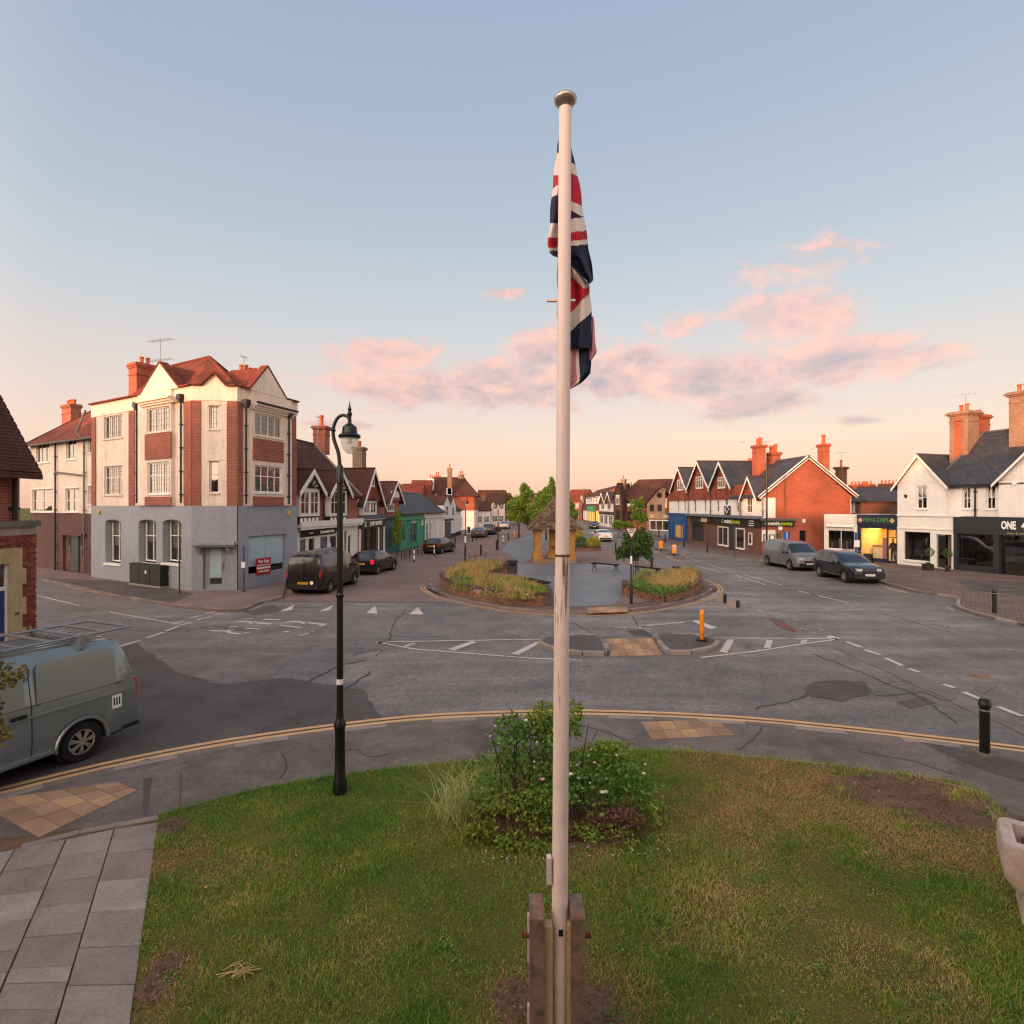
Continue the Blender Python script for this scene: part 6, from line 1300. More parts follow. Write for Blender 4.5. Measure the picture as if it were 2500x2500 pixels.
# dark shop
fz0 = FWb.uv(c7(1250, 1205))[1]
M().box(uD + .02, L, -.1, .45, fz0, zc - .02).build('fascia_sign', 'charcoal_shop', t, FWb); ut, zz = FWb.uv(c7(1485, 1138), -.12)
fw = lambda x: FWb.uv(c7(x, 1138), -.12)[0]
text('ONE', .66, 'sign_white', t, FWb, 0, -.12, zz, bold=.03, fit=(fw(1430), fw(1546))); text('40', .66, 'sign_white', t, FWb, 0, -.12, zz, bold=.03, fit=(fw(1588), fw(1670))); text('state & art', .18, 'stone_trim', t, FWb, 0, -.12, zz - .47, fit=(fw(1474), fw(1610)))
M().box(uD + .02, uD + .25, -.06, .3, 0, fz0).build('pilaster', 'charcoal_shop', t, FWb); q1 = FWb.uv(c7(1395, 1350))[0]; M().box(q1 - .15, q1 + .15, -.06, .3, 0, fz0).build('pilaster', 'charcoal_shop', t, FWb)
M().box(uD + .25, q1 - .15, .0, .2, 0, .45).build('stall_riser', 'charcoal_shop', t, FWb); window(t, FWb, (uD + .25, q1 - .15, .45, fz0), 1, 1, None, .05, .06, 'charcoal_shop', False, gl='glass_shop')
M().quad((q1, 1.8, 0), (L, 1.8, 0), (L, 1.8, fz0), (q1, 1.8, fz0)).build('recess_wall', 'charcoal_shop', t, FWb); M().box(q1 + 1.9, q1 + 2.0, .8, .9, 0, fz0).build('door_post', 'charcoal_shop', t, FWb); M().box(q1 + 2.0, q1 + 3.6, .85, .86, .1, fz0).build('door_pane', 'glass_shop', t, FWb); M().box(q1 + .15, q1 + 1.9, .25, .27, .1, fz0).build('window_pane', 'glass_shop', t, FWb)
# rear range and roofs between
Fq = Fr(A(2052, HY, 56)[:2], A(2200, HY, 52)[:2])
t, _f = simple_house('rear_slate_house', 'brick house with grey slate roof behind the chip shop', A(2052, HY, 57)[:2], A(2205, HY, 52)[:2], 7, 5.0, 6.35, 'brick_brown', 'slate')
r = _f.rect(255, 282, 955, 1030, c7); window(t, _f, r, 2, 2, None, .07, -.04, 'white_paint', True)
chimney(t, _f, _f.uv(c7(172, 780), 3.)[0], 3., .8, .8, 5.2, 8.6, 'brick_dark', 1, .9, corb=.2); aerial(t, _f, _f.uv(c7(176, 700), 3.)[0], 3., 8.6, 1.6, 5, .3)
for px, n, m_ in ((312, 5, 'brick_orange'), (378, 3, 'brick_orange'), (550, 5, 'brick_dark')): chimney(t, _f, _f.uv(c7(px, 810), 6.)[0], 6., .3 + n * .27, .8, 5., 6.75, m_, n, .35, pr=.1)

# ------------------------------------------------------------------ buildings behind the camera: unseen hall and added side-road houses, sized to block the low sun
t = thing('unseen_hall', 'unseen brick hall that the view is taken from, roof sized to block the low sun', 'building', (6, -3.6, 0)); fh = Fr((16, -3.5), (-8.5, -3.5))
shell(t, fh, 0, fh.len, 11, 0, 6.6, 'brick_red'); gable_roof_u(t, fh, -.3, fh.len + .3, 5.5, 6.6, 10.4, y1=11, mat='tile_brown', hipl=3, hipr=3)
for k in range(5):
    for z in (1.0, 4.0): window(t, fh, (1.6 + k * 4.6, 3.0 + k * 4.6, z, z + 1.7), 2, 2, None, .07, -.05, 'white_paint', True)
simple_house('unseen_shade_house', 'unseen tall brick house added on the side road to block the low sun', (-27, -6), (-60, 24), 9, 8.4, 11.3, 'brick_red', 'tile_brown', ny=2, nx=4)
simple_house('unseen_shade_house', 'second unseen brick house added further down the side road', (-21, -26), (-28, -5), 9, 6.0, 7.6, 'brick_red', 'tile_brown', ny=2, nx=4)
# ------------------------------------------------------------------ vehicles
def ip(l, x):
    if x <= l[0][0]: return l[0][1]
    for (a, b), (c, d) in zip(l, l[1:]):
        if x <= c: return b + (d - b) * (x - a) / (c - a)
    return l[-1][1]
def wheel_mesh(th, x, y, r, w, spokes=6, side=1, near=False):
    n = 28; o = M(); s = side
    pr = [(r * .66, -w / 2), (r * .93, -w / 2), (r, -w * .36), (r, w * .36), (r * .93, w / 2), (r * .66, w / 2), (r * .62, w * .3), (r * .62, -w * .3)]
    for i, (rr, yy) in enumerate(pr):
        o.v += [Vector((rr * math.cos(2 * math.pi * k / n), yy, rr * math.sin(2 * math.pi * k / n))) for k in range(n)]
    m = len(pr)
    for i in range(m):
        for k in range(n): o.f.append((i * n + k, i * n + (k + 1) % n, ((i + 1) % m) * n + (k + 1) % n, ((i + 1) % m) * n + k))
    ty = o.build('wheel', 'tyre', th, smooth=35, loc=(x, y, r))
    h = M(); yo = s * w * .34
    h.tube([(r * .60 * math.cos(a), yo, r * .60 * math.sin(a)) for a in np.linspace(0, 2 * math.pi, 25)], r * .05, 6, False)
    for k in range(spokes):
        a = 2 * math.pi * k / spokes + .3; ca, sa = math.cos(a), math.sin(a)
        for da in (-.13, .13): h.bar((r * .12 * ca, yo + s * .01, r * .12 * sa), (r * .6 * math.cos(a + da), yo, r * .6 * math.sin(a + da)), r * .10, .03, (0, 1, 0))
    h.cyl((0, yo - s * .03, 0), (0, yo + s * .02, 0), r * .16, n=12)
    h.build('rim', 'alloy', ty, smooth=40)
    d = M(); d.cyl((0, -w * .2 * s, 0), (0, w * .05 * s, 0), r * .61, n=20); d.build('brake_disc', 'black_plastic', ty)
    return ty
def car(name, label, cat, rear, head, sp, paintm, plate_r=None, plate_f=None, group=None):
    """lofted body: sections across the car from tail (x=0) to nose (x=L); glass strips are separate parts.
    rear: ground point under the near-side rear corner line centre; head: direction of travel"""
    L, Wd, R = sp['L'], sp['W'], sp['R']; hw = Wd / 2; ax = (sp['ro'], sp['ro'] + sp['wb']); top, belt, sill = sp['top'], sp['belt'], sp.get('sill', .26)
    head = Vector((head[0], head[1], 0)).normalized(); ang = math.atan2(head.y, head.x)
    t = thing(name, label, cat, (rear[0], rear[1], 0), ang, group)
    ra = R * 1.16; xs = set([0., L, .02, L - .02]) | {p[0] for p in top} | {p[0] for p in belt} | {v for g in sp['side'] + sp['scr'] for v in g}
    for a in ax: xs |= {a + ra * math.cos(k * math.pi / 8) for k in range(9)} | {a - ra - .01, a + ra + .01}
    xs = sorted(x for x in xs if 0 <= x <= L); xs = [x for i, x in enumerate(xs) if i == 0 or x - xs[i - 1] > .004]
    tum, rr = sp.get('tum', .24), sp.get('rr', .08)
    def sec(x):
        zt = ip(top, x); zb = sill
        for a in ax:
            if abs(x - a) < ra: zb = max(zb, R + math.sqrt(max(ra * ra - (x - a) ** 2, 0)))
        ends = min(x, L - x); tp = 1 - sp.get('nose', .10) * max(0, 1 - ends / .55) ** 2
        w = hw * tp; bz = min(ip(belt, x), zt - .04); zb = min(zb, bz - .05); zm = zb + (bz - zb) * .35 if zb < bz - .12 else zb + .02
        zm = max(zm, min(.5, bz - .03)) if zb < .5 else zm
        cab = max(0., min(1., (zt - bz) / .4)); wr = w * (1 - tum * cab * (zt - bz) / .55 * .9)
        wr = min(wr, w * .965)
        return [(x, -w * .5, zb + (.0)), (x, -w * .96, zb), (x, -w, zm), (x, -w * .985, bz), (x, -wr, zt - rr * cab - .02), (x, -wr * .86, zt - .008), (x, -wr * .45, zt + .012 * cab), (x, 0, zt + .018 * cab)]
    secs = [sec(x) for x in xs]; K = 8
    V = []; 
    for s_ in secs: V += s_ + [(p[0], -p[1], p[2]) for p in s_[::-1][1:]]
    NV = 2 * K - 1; body = M(); body.v = [Vector(p) for p in V]; gl = {}
    def inr(a, b, rs): 
        m_ = (a + b) / 2
        for i, g in enumerate(rs):
            if g[0] - .001 <= m_ <= g[1] + .001: return i
        return None
    for i in range(len(xs) - 1):
        for k in range(NV - 1):
            f = (i * NV + k, i * NV + k + 1, (i + 1) * NV + k + 1, (i + 1) * NV + k); kk = min(k, NV - 2 - k); key = None
            if kk == 3 and inr(xs[i], xs[i + 1], sp['side']) is not None: key = ('side_window', inr(xs[i], xs[i + 1], sp['side']), k < K)
            if kk >= 4 and inr(xs[i], xs[i + 1], sp['scr']) is not None: key = ('windscreen' if inr(xs[i], xs[i + 1], sp['scr']) == 0 else 'rear_window', 0, 0)
            if key: gl.setdefault(key, []).append(f)
            else: body.f.append(f)
    body.f.append(tuple(range(NV))); e = (len(xs) - 1) * NV; body.f.append(tuple(reversed(range(e, e + NV))))
    body.f = [tuple(reversed(f)) for f in body.f]
    b = body.build('body', paintm, t, smooth=38, uvw=False)
    for key, fs in gl.items():
        g = M(); g.v = [Vector(p) for p in V]; g.f = [tuple(reversed(f)) for f in fs]
        # drop unused vertices
        used = sorted({i for f in g.f for i in f}); mp = {o: n for n, o in enumerate(used)}; g.v = [g.v[o] for o in used]; g.f = [tuple(mp[i] for i in f) for f in g.f]
        g.build(key[0], sp.get('glassm', 'glass_car'), t, smooth=40, uvw=False)
    M().box(.25, L - .25, -hw * .86, hw * .86, sill - .06, sill + .16).build('underside', 'black_plastic', t)
    for a in ax:
        M().cyl((a, -hw * .9, R), (a, hw * .9, R), ra * .98, n=20).build('wheel_arch', 'black_plastic', t)
        for s_ in (-1, 1): wheel_mesh(t, a, s_ * (hw - .115), R, .22, sp.get('spk', 5), s_)
    # lights, plates, mirrors, bumpers
    zl = sp.get('zl', .8); zh = sp.get('zh', .68); tw = sp.get('tw', (.22, .2))
    for s_ in (-1, 1):
        m = M().box(sp.get('tx', -.02), sp.get('tl', .16), s_ * (hw * .90) - tw[0] * .5 * 1, s_ * (hw * .90) + tw[0] * .12, zl - tw[1] / 2, zl + tw[1] / 2) if s_ > 0 else M().box(sp.get('tx', -.02), sp.get('tl', .16), -hw * .90 - tw[0] * .12, -hw * .90 + tw[0] * .5, zl - tw[1] / 2, zl + tw[1] / 2)
        m.build('tail_light', sp.get('tlm', 'light_red'), t)
        M().prism([(L - .42, s_ * hw * .93), (L - .02, s_ * hw * .70), (L - .005, s_ * hw * .45), (L - .1, s_ * hw * .45), (L - .42, s_ * hw * .84)], zh - .07, zh + .07).build('headlight', 'light_clear', t)
        xm = sp['scr'][0][0] + sp.get('mx', .0); zm_ = ip(belt, xm) + .08
        mi = M(); mi.lathe([(.02, -.09), (.085, -.06), (.1, .0), (.085, .07), (.02, .1)], 10, (xm, s_ * (hw + .13), zm_), .6, 1.2); mi.cyl((xm, s_ * (hw - .08), zm_ - .06), (xm, s_ * (hw + .1), zm_ - .02), .025, n=6); mi.build('door_mirror', sp.get('mirm', paintm), t, smooth=50)
    M().box(L - .06, L + .03, -hw * .72, hw * .72, sill + .02, sill + .22).build('bumper', sp.get('bum', 'black_plastic'), t); M().box(-.035, .06, -hw * .8, hw * .8, sill + .04, sill + .24).build('bumper', sp.get('bum', 'black_plastic'), t)
    M().box(L - .05, L + .015, -hw * .4, hw * .4, sill + .27, sill + .42).build('grille', 'black_plastic', t)
    pz = sp.get('pz', .78)
    if plate_r is not None:
        pl = M().box(-.05, -.03, -.26, .26, pz - .055, pz + .055).build('number_plate', 'plate_yellow', t)
        if plate_r: text(plate_r, .085, 'black_plastic', pl, None, local=Matrix(((0, 0, -1, -.052), (-1, 0, 0, 0), (0, 1, 0, pz), (0, 0, 0, 1))), ext=.002, bold=.002)
    if plate_f is not None:
        pl = M().box(L + .025, L + .045, -.26, .26, sill + .16, sill + .27).build('number_plate', 'plate_white', t)
        if plate_f: text(plate_f, .085, 'black_plastic', pl, None, local=Matrix(((0, 0, 1, L + .047), (1, 0, 0, 0), (0, 1, 0, sill + .215), (0, 0, 0, 1))), ext=.002, bold=.002)
    # shut lines of the doors
    for x in sp.get('doors', ()):
        for s_ in (-1, 1):
            m = M(); q = [p for p in sec(x)[1:5]]
            for a, c in zip(q, q[1:]):
                if c[2] - a[2] > .01: m.bar((x, s_ * (abs(a[1]) + .001), a[2]), (x, s_ * (abs(c[1]) + .001), c[2]), .012, .006, (0, 1, 0))
            m.build('shut_line', 'black_plastic', t)
    for x in sp.get('handles', ()):
        for s_ in (-1, 1): M().box(x, x + .18, s_ * (hw - .01) - .012, s_ * (hw - .01) + .012, ip(belt, x) - .13, ip(belt, x) - .10).build('door_handle', paintm, t)
    return t
HATCH = dict(L=4.0, W=1.74, R=.31, ro=.66, wb=2.5, top=[(0, .58), (.03, .94), (.12, 1.02), (.42, 1.3), (.62, 1.42), (1.0, 1.47), (1.7, 1.48), (2.1, 1.42), (2.35, 1.33), (3.02, 1.0), (3.5, .9), (3.85, .76), (4.0, .55)], belt=[(0, .9), (.6, .97), (1.5, .94), (3.0, .88), (3.6, .78), (4, .52)],
    side=[(.72, 1.28), (1.36, 2.12), (2.2, 2.66)], scr=[(2.35, 2.98), (.16, .56)], doors=[1.32, 2.78], handles=[1.0, 1.85], zl=.86, tw=(.26, .26), pz=.74)
SEDAN = dict(L=4.85, W=1.86, R=.34, ro=1.0, wb=2.9, top=[(0, .62), (.04, .98), (.15, 1.05), (.7, 1.12), (1.3, 1.33), (1.7, 1.42), (2.3, 1.44), (2.75, 1.38), (3.05, 1.28), (3.75, 1.0), (4.3, .9), (4.7, .76), (4.85, .55)], belt=[(0, .93), (1.0, .98), (3.6, .9), (4.4, .8), (4.85, .52)],
    side=[(1.15, 1.6), (1.68, 2.4), (2.5, 3.2)], scr=[(3.02, 3.7), (.72, 1.4)], doors=[1.64, 2.45, 3.3], handles=[2.0, 2.8], zl=.86, tw=(.4, .12), pz=.72)
SUV = dict(L=4.5, W=1.86, R=.36, ro=.88, wb=2.7, sill=.33, tum=.2, top=[(0, .7), (.03, 1.05), (.1, 1.15), (.3, 1.5), (.45, 1.62), (1.0, 1.67), (2.0, 1.67), (2.45, 1.6), (2.7, 1.5), (3.3, 1.13), (4.0, 1.03), (4.35, .9), (4.5, .62)], belt=[(0, 1.05), (1.5, 1.05), (3.2, 1.0), (4.1, .92), (4.5, .6)],
    side=[(.5, .95), (1.03, 1.9), (1.98, 2.85)], scr=[(2.68, 3.24), (.1, .4)], doors=[.98, 1.94, 3.0], handles=[1.5, 2.4], zl=.98, zh=.82, tw=(.35, .14), pz=.85)
MPV = dict(L=4.72, W=1.98, R=.36, ro=.85, wb=2.99, sill=.3, tum=.17, nose=.12, top=[(0, .75), (.03, 1.2), (.12, 1.72), (.3, 1.88), (.7, 1.94), (2.6, 1.94), (3.1, 1.88), (3.4, 1.78), (4.15, 1.22), (4.5, 1.08), (4.65, .9), (4.72, .6)], belt=[(0, 1.12), (3.4, 1.12), (4.2, 1.05), (4.72, .58)],
    side=[(2.55, 3.2), (3.27, 3.72)], scr=[(3.38, 4.14)], doors=[2.45, 3.45], handles=[2.1, 2.8], zl=1.0, zh=.85, pz=.8)
VAN = dict(L=5.0, W=1.95, R=.335, ro=.96, wb=3.1, sill=.3, tum=.13, nose=.08, rr=.12, top=[(0, .6), (.03, 1.1), (.08, 1.6), (.16, 1.86), (.35, 1.96), (.8, 1.98), (3.2, 1.98), (3.6, 1.92), (3.85, 1.8), (4.4, 1.25), (4.75, 1.08), (4.93, .9), (5.0, .58)], belt=[(0, 1.12), (4.2, 1.12), (4.7, .98), (5, .56)],
    side=[(3.0, 3.65), (3.72, 3.98)], scr=[(3.82, 4.38)], doors=[1.75, 2.9, 3.98], handles=[1.85, 3.05], zl=.98, zh=.88, tw=(.12, .42), tx=.018, tl=.15, pz=.62)
# ---- near grey-green van, tail towards the junction
T5 = dict(VAN, L=4.89, W=1.9, R=.335, ro=.98, wb=3.0, top=[(0, .55), (.02, .72), (.05, 1.15), (.12, 1.55), (.2, 1.8), (.32, 1.92), (.55, 1.97), (1.5, 1.99), (3.0, 1.98), (3.35, 1.93), (3.65, 1.8), (4.15, 1.28), (4.3, 1.18), (4.7, 1.0), (4.84, .85), (4.89, .56)], belt=[(0, 1.14), (4.1, 1.14), (4.6, .95), (4.89, .54)], side=[(2.85, 3.45), (3.5, 3.85)], scr=[(3.62, 4.18)], doors=[1.72, 2.75, 3.85], handles=[1.82, 2.9], tum=.12, bum='paint_greygreen', spk=7)
hd = Vector((-.39, -.92)).normalized(); side_pt = Vector((-7.0, 10.45)); wdir = Vector((hd.y, -hd.x))      # wdir points to the far flank
t = car('grey_van', 'grey-green panel van with a roof rack parked by the yellow lines at the frame edge', 'van', side_pt + wdir * .95, hd, T5, 'paint_greygreen', plate_r='')
hw = .95
for s_ in (1,):
    for x0, x1 in ((.42, 1.66), (1.8, 2.68)):
        q = M(); n = 6; pts_ = []
        for cx, cz, a0 in ((x0 + .1, 1.24, 180), (x1 - .1, 1.24, 270), (x1 - .12, 1.74, 0), (x0 + .1, 1.74, 90)):
            pts_ += [(cx + .09 * math.cos(rad(a0 + 90 * k / n)), cz + .09 * math.sin(rad(a0 + 90 * k / n))) for k in range(n + 1)]
        vs = []
        for yy in (0, .014):
            for x, z in pts_: vs.append((x, s_ * (hw * .985 - (z - 1.14) / .85 * .105 + yy - .002), z))
        m_ = len(pts_); q.add(vs, [tuple(range(m_, 2 * m_))[::-1]] + [(i, (i + 1) % m_, m_ + (i + 1) % m_, m_ + i) for i in range(m_)]); q.build('side_panel', 'paint_greygreen', t)
    for s2 in (1, -1):
        M().bar((.16, s2 * (hw + .004), 1.02), (4.0, s2 * (hw + .004), 1.02), .03, .035, (0, 1, 0)).build('swage_line', 'paint_greygreen', t); M().bar((1.4, s2 * (hw * .985), .36), (3.6, s2 * (hw * .985), .36), .05, .1, (0, 1, 0)).build('sill_trim', 'paint_greygreen', t)
        M().tube([(.98 + .405 * math.cos(a), s2 * (hw + .002), .335 + .405 * math.sin(a)) for a in np.linspace(-.1, math.pi + .1, 16)], .028, 6).build('arch_lip', 'paint_greygreen', t, smooth=50)
M().bar((.3, hw * .985, 1.19), (2.7, hw * .985, 1.19), .008, .02, (0, 1, 0)).build('door_rail', 'black_plastic', t); M().box(1.80, 2.0, hw * .985, hw + .03, 1.04, 1.09).build('slide_handle', 'black_plastic', t); M().box(3.05, 3.2, hw * .975, hw + .004, .78, .95).build('fuel_flap', 'paint_greygreen', t)
M().bar((.12, hw * .94, .62), (.6, hw * .985, .62), .02, .012, (0, 1, 0)).build('bumper_seam', 'black_plastic', t); M().box(.0, .3, hw * .9, hw * .97, .3, .36).build('bumper_lip', 'black_plastic', t)
sk = M().box(.34, .50, hw * .97, hw * .998, .74, .98).build('sticker', 'sign_white', t)
for k in range(3): M().box(.365 + .045 * k, .39 + .045 * k, hw * .99, hw * 1.0, .79, .93).build('print', 'black_plastic', sk)
m = M()
for k in range(7): m.bar((.45, -.57 + k * .19, 2.0), (3.1, -.57 + k * .19, 2.0), .05, .025)
m.build('roof_rib', 'paint_greygreen', t)
for x in (.9, 2.2):
    m = M(); m.bar((x, -.78, 2.06), (x, .78, 2.06), .05, .05)
    for s_ in (-1, 1): m.box(x - .05, x + .05, s_ * .74 - .05, s_ * .74 + .05, 1.9, 2.07); m.tube([(x, s_ * .74, 2.05), (x + .02, s_ * .74, 2.16)], .02, 6)
    m.build('roof_bar', 'galvanised', t)
m = M()
for s_ in (-1, 1): m.tube([(.0, s_ * .64, 2.1), (2.4, s_ * .64, 2.1)], .024, 6)
for x in (.0, .45, .85, 1.3, 1.75, 2.2): m.tube([(x, -.64, 2.1), (x, .64, 2.1)], .024, 6)
m.build('roof_rack', 'galvanised', t)
# ---- vehicles on the left street
def side_place(rw, fw_, W_, ro, left=True):
    """ground contact of the visible rear and front wheels -> tail centre and heading"""
    a, b = Vector(rw[:2]), Vector(fw_[:2]); h = (b - a).normalized(); n = Vector((-h.y, h.x)) if left else Vector((h.y, -h.x))
    return a - h * ro + n * (W_ / 2 - .05), h
p, h = side_place(G(805.5, 1448), G(876, 1423), 1.95, .96)
t = car('black_van', 'black panel van with ladder-strewn roof parked in front of the corner building', 'van', p, h, VAN, 'paint_black', plate_r='HF17 WVZ')
m = M(); 
for k in range(3): m.bar((.2, -.5 + k * .5, 2.06), (3.4, -.55 + k * .5, 2.08), .05, .05)
for x in (.5, 1.6, 2.7): m.bar((x, -.8, 2.04), (x, .8, 2.04), .05, .05)
m.build('roof_rack', 'galvanised', t)
for k in range(9): M().bar((.35 + .34 * k, -.42, 2.12), (.35 + .34 * k, .1, 2.12), .03, .03).build('ladder_rung', 'galvanised', t)
m = M(); 
for y_ in (-.42, .1): m.bar((.1, y_, 2.12), (3.5, y_, 2.12), .05, .07)
m.build('ladder_rail', 'galvanised', t); M().lathe([(.09, -.005), (.09, .005)], 14).build('round_sticker', 'sign_white', t).location = (0, 0, 0)
o = [c for c in t.children if c.name.startswith('round_sticker')][0]; o.location = (-.045, -.45, .64); o.rotation_euler = (0, rad(90), 0)
M().box(-.03, 0, -.012, .012, .4, 1.8).build('door_gap', 'black_plastic', t); M().bar((1.2, -.99, 1.06), (3.2, -.99, 1.06), .02, .03, (0, 1, 0)).build('side_strip', 'silver', t)
p, h = side_place(G(922, 1403), G(963, 1391.5), 1.74, .66)
car('dark_hatchback', 'dark hatchback with a glowing red tail lamp parked behind the black van', 'car', p, h, dict(HATCH, tlm='light_red_on'), 'paint_navy', plate_r='KX12 VFB')
p, h = side_place(G(1078.5, 1352.7), G(1107, 1347), 1.72, .66)
car('black_hatchback', 'small black hatchback parked past the bicycle stands by the white shop', 'car', p, h, HATCH, 'paint_black', plate_r='GY20 XLA')
car('dark_saloon', 'dark saloon with sloping rear window stopped by the two bollards on the left street', 'car', (-4.75, 75.5), (.08, 1), SEDAN, 'paint_darkgrey', plate_r='')
t = car('dark_suv', 'dark car with an open door standing beyond the dark saloon', 'car', (-3.6, 83.5), (.08, 1), SUV, 'paint_black', plate_r='')
d = M().box(1.95, 2.0, -1.75, -.95, .45, 1.1).build('open_door', 'paint_black', t)
car('silver_saloon', 'silver car driving away far down the left street', 'car', (-1.5, 103.5), (.05, 1), SEDAN, 'paint_silver', plate_r='')
# ---- vehicles on the right street
p = A(1456, HY, 105.5); car('black_sports_car', 'low black car coming towards the viewer far along the right street', 'car', (p.x + .2, 110.3), (-.12, -1), SEDAN, 'paint_black', plate_f='')
p = G(1479, 1323); car('white_saloon', 'white saloon driving away on the right street beside the planter', 'car', (p.x, p.y), (-.05, 1), SEDAN, 'paint_white', plate_r='')
p, h = side_place(G(1872.8, 1380.8), G(1930, 1392.8), 1.98, .85, True)
car('grey_people_carrier', 'two-tone grey electric van parked facing the viewer by the pharmacy end wall', 'van', p, h, dict(MPV, mirm='black_plastic'), 'paint_grey', plate_f='WO23 OLC')
p, h = side_place(G(2001, 1407.8), G(2068, 1424), 1.86, .88, True)
t = car('navy_suv', 'dark navy estate car with chrome trim parked in front of the chip shop', 'car', p, h, SUV, 'paint_navy', plate_f='RJ71 UUP')
for s_ in (-1, 1): M().bar((.5, s_ * .72, 1.70), (2.4, s_ * .72, 1.70), .03, .04).build('roof_rail', 'silver', t); M().bar((.5, s_ * .925, 1.06), (2.95, s_ * .925, 1.03), .012, .03, (0, 1, 0)).build('window_trim', 'silver', t); M().bar((1.3, s_ * .935, .40), (3.2, s_ * .935, .40), .012, .04, (0, 1, 0)).build('sill_trim', 'silver', t)
# ------------------------------------------------------------------ flagpole, its concrete posts and the flag
YP = 4.3
bx, tx = (1366 - CX) / F * YP, (1380 - CX) / F * YP
zj, zt = 4.02, H + 970 / F * YP
def pole_x(z): return bx + (tx - bx) * (z - 1.0) / (zt - 1.0) - bx
@reg('pole_old')
def _(t):
    v = t.world_pos(); mp = t.nd('ShaderNodeMapping'); t.L.new(v, mp.inputs[0]); mp.inputs['Scale'].default_value = (38, 38, 2.2)
    n = t.noise(mp.outputs[0], 1, 5, .7); m = t.noise(v, 7, 4, .6)
    sp = t.nd('ShaderNodeSeparateXYZ'); t.L.new(v, sp.inputs[0]); hi = t.rng(sp.outputs[2], 1.6, 4.1, -.17, -.01)
    f = t.rng(t.math('ADD', t.math('ADD', n, t.math('MULTIPLY', m, .3)), hi), .66, .78, 0, 1)
    c = t.mix(f, t.mix(1., hx('#ead4c6'), t.rng(m, .3, .7, .88, 1.08), 'MULTIPLY'), hx('#6f6055')); t.set(c, .75, 0, .3); t.bump(n, .3, .004)
plain('pole_new', '#ecd6ca', .45, .03, 2, fine=.015); plain('post_concrete', '#7d6454', .95, .45, 9, 1.0, 45); plain('finial_gold', '#b8ab9c', .3, .1, 5, metal=.7)
t = thing('flagpole', 'tall cream flagpole with round cap, standing in the lawn before the viewer', 'flagpole', (bx, YP, ZP))
m = M(); m.tube([(0, 0, -.1), (pole_x(1.2), 0, 1.1), (pole_x(zj), 0, zj - ZP)], [.05, .0625, .0585], 24); m.build('lower_mast', 'pole_old', t, smooth=40)
m = M(); m.tube([(pole_x(zj), 0, zj - ZP + .002), (pole_x(zt), 0, zt - ZP)], [.0535, .0485], 24); m.build('upper_mast', 'pole_new', t, smooth=40)
m = M(); m.lathe([(.0605, -.012), (.0605, .0), (.056, .006)], 24, (pole_x(zj), 0, zj - ZP)); m.build('joint_collar', 'rusty', t, smooth=40)
m = M(); zf = zt - ZP; m.lathe([(.03, 0), (.036, .015), (.07, .03), (.088, .055), (.091, .075), (.078, .09), (.04, .105), (.014, .115), (.004, .135)], 24, (pole_x(zt), 0, zf)); m.build('cap', 'finial_gold', t, smooth=50)
zr = H + 505 / F * YP - ZP; m = M(); m.box(pole_x(zr) - .13, pole_x(zr) + .09, .02, .05, zr - .008, zr + .008); m.cyl((pole_x(zr) - .13, .035, zr), (pole_x(zr) - .115, .035, zr), .014, n=8); m.build('flag_rail', 'pole_new', t, smooth=50)
M().tube([(.07, .07, 1.6), (pole_x(zt) + .05, .06, zf - .05)], .004, 5).build('halyard', 'flag_white', t)
M().box(-.1, -.064, -.04, .02, 1.4, 1.6).build('cleat_box', 'paint_peel', t); M().box(-.012, .022, -.064, -.05, 1.02, 1.07).build('bolt_hole', 'interior_dark', t)
for s_, x0, x1 in ((-1, -.235, -.125), (1, .075, .18)):
    m = M(); m.prismx([(-.13, -.1), (.13, -.1), (.13, 1.20), (.1, 1.235), (-.1, 1.235), (-.13, 1.20)], x0, x1); p_ = m.build('concrete_post', 'post_concrete', t)
    for z in (.95, .25): M().box(x0 - .014 if s_ < 0 else x1, x0 if s_ < 0 else x1 + .014, -.03, .015, z - .16, z + .2).build('bolt_plate', 'paint_peel', p_)
    for z in (1.0, .3): M().cyl((x0 - .06 if s_ < 0 else x1, -.02, z), (x0 if s_ < 0 else x1 + .06, -.02, z), .022, n=8).build('bolt', 'rusty', p_)
for x0, x1 in ((-.125, -.06), (.05, .082)): M().box(x0, x1, -.1, -.02, .08, 1.12).build('packing_board', 'stone_trim', t)
M().box(-.3, .25, -.3, .3, -.12, .02).build('footing', 'post_concrete', t)
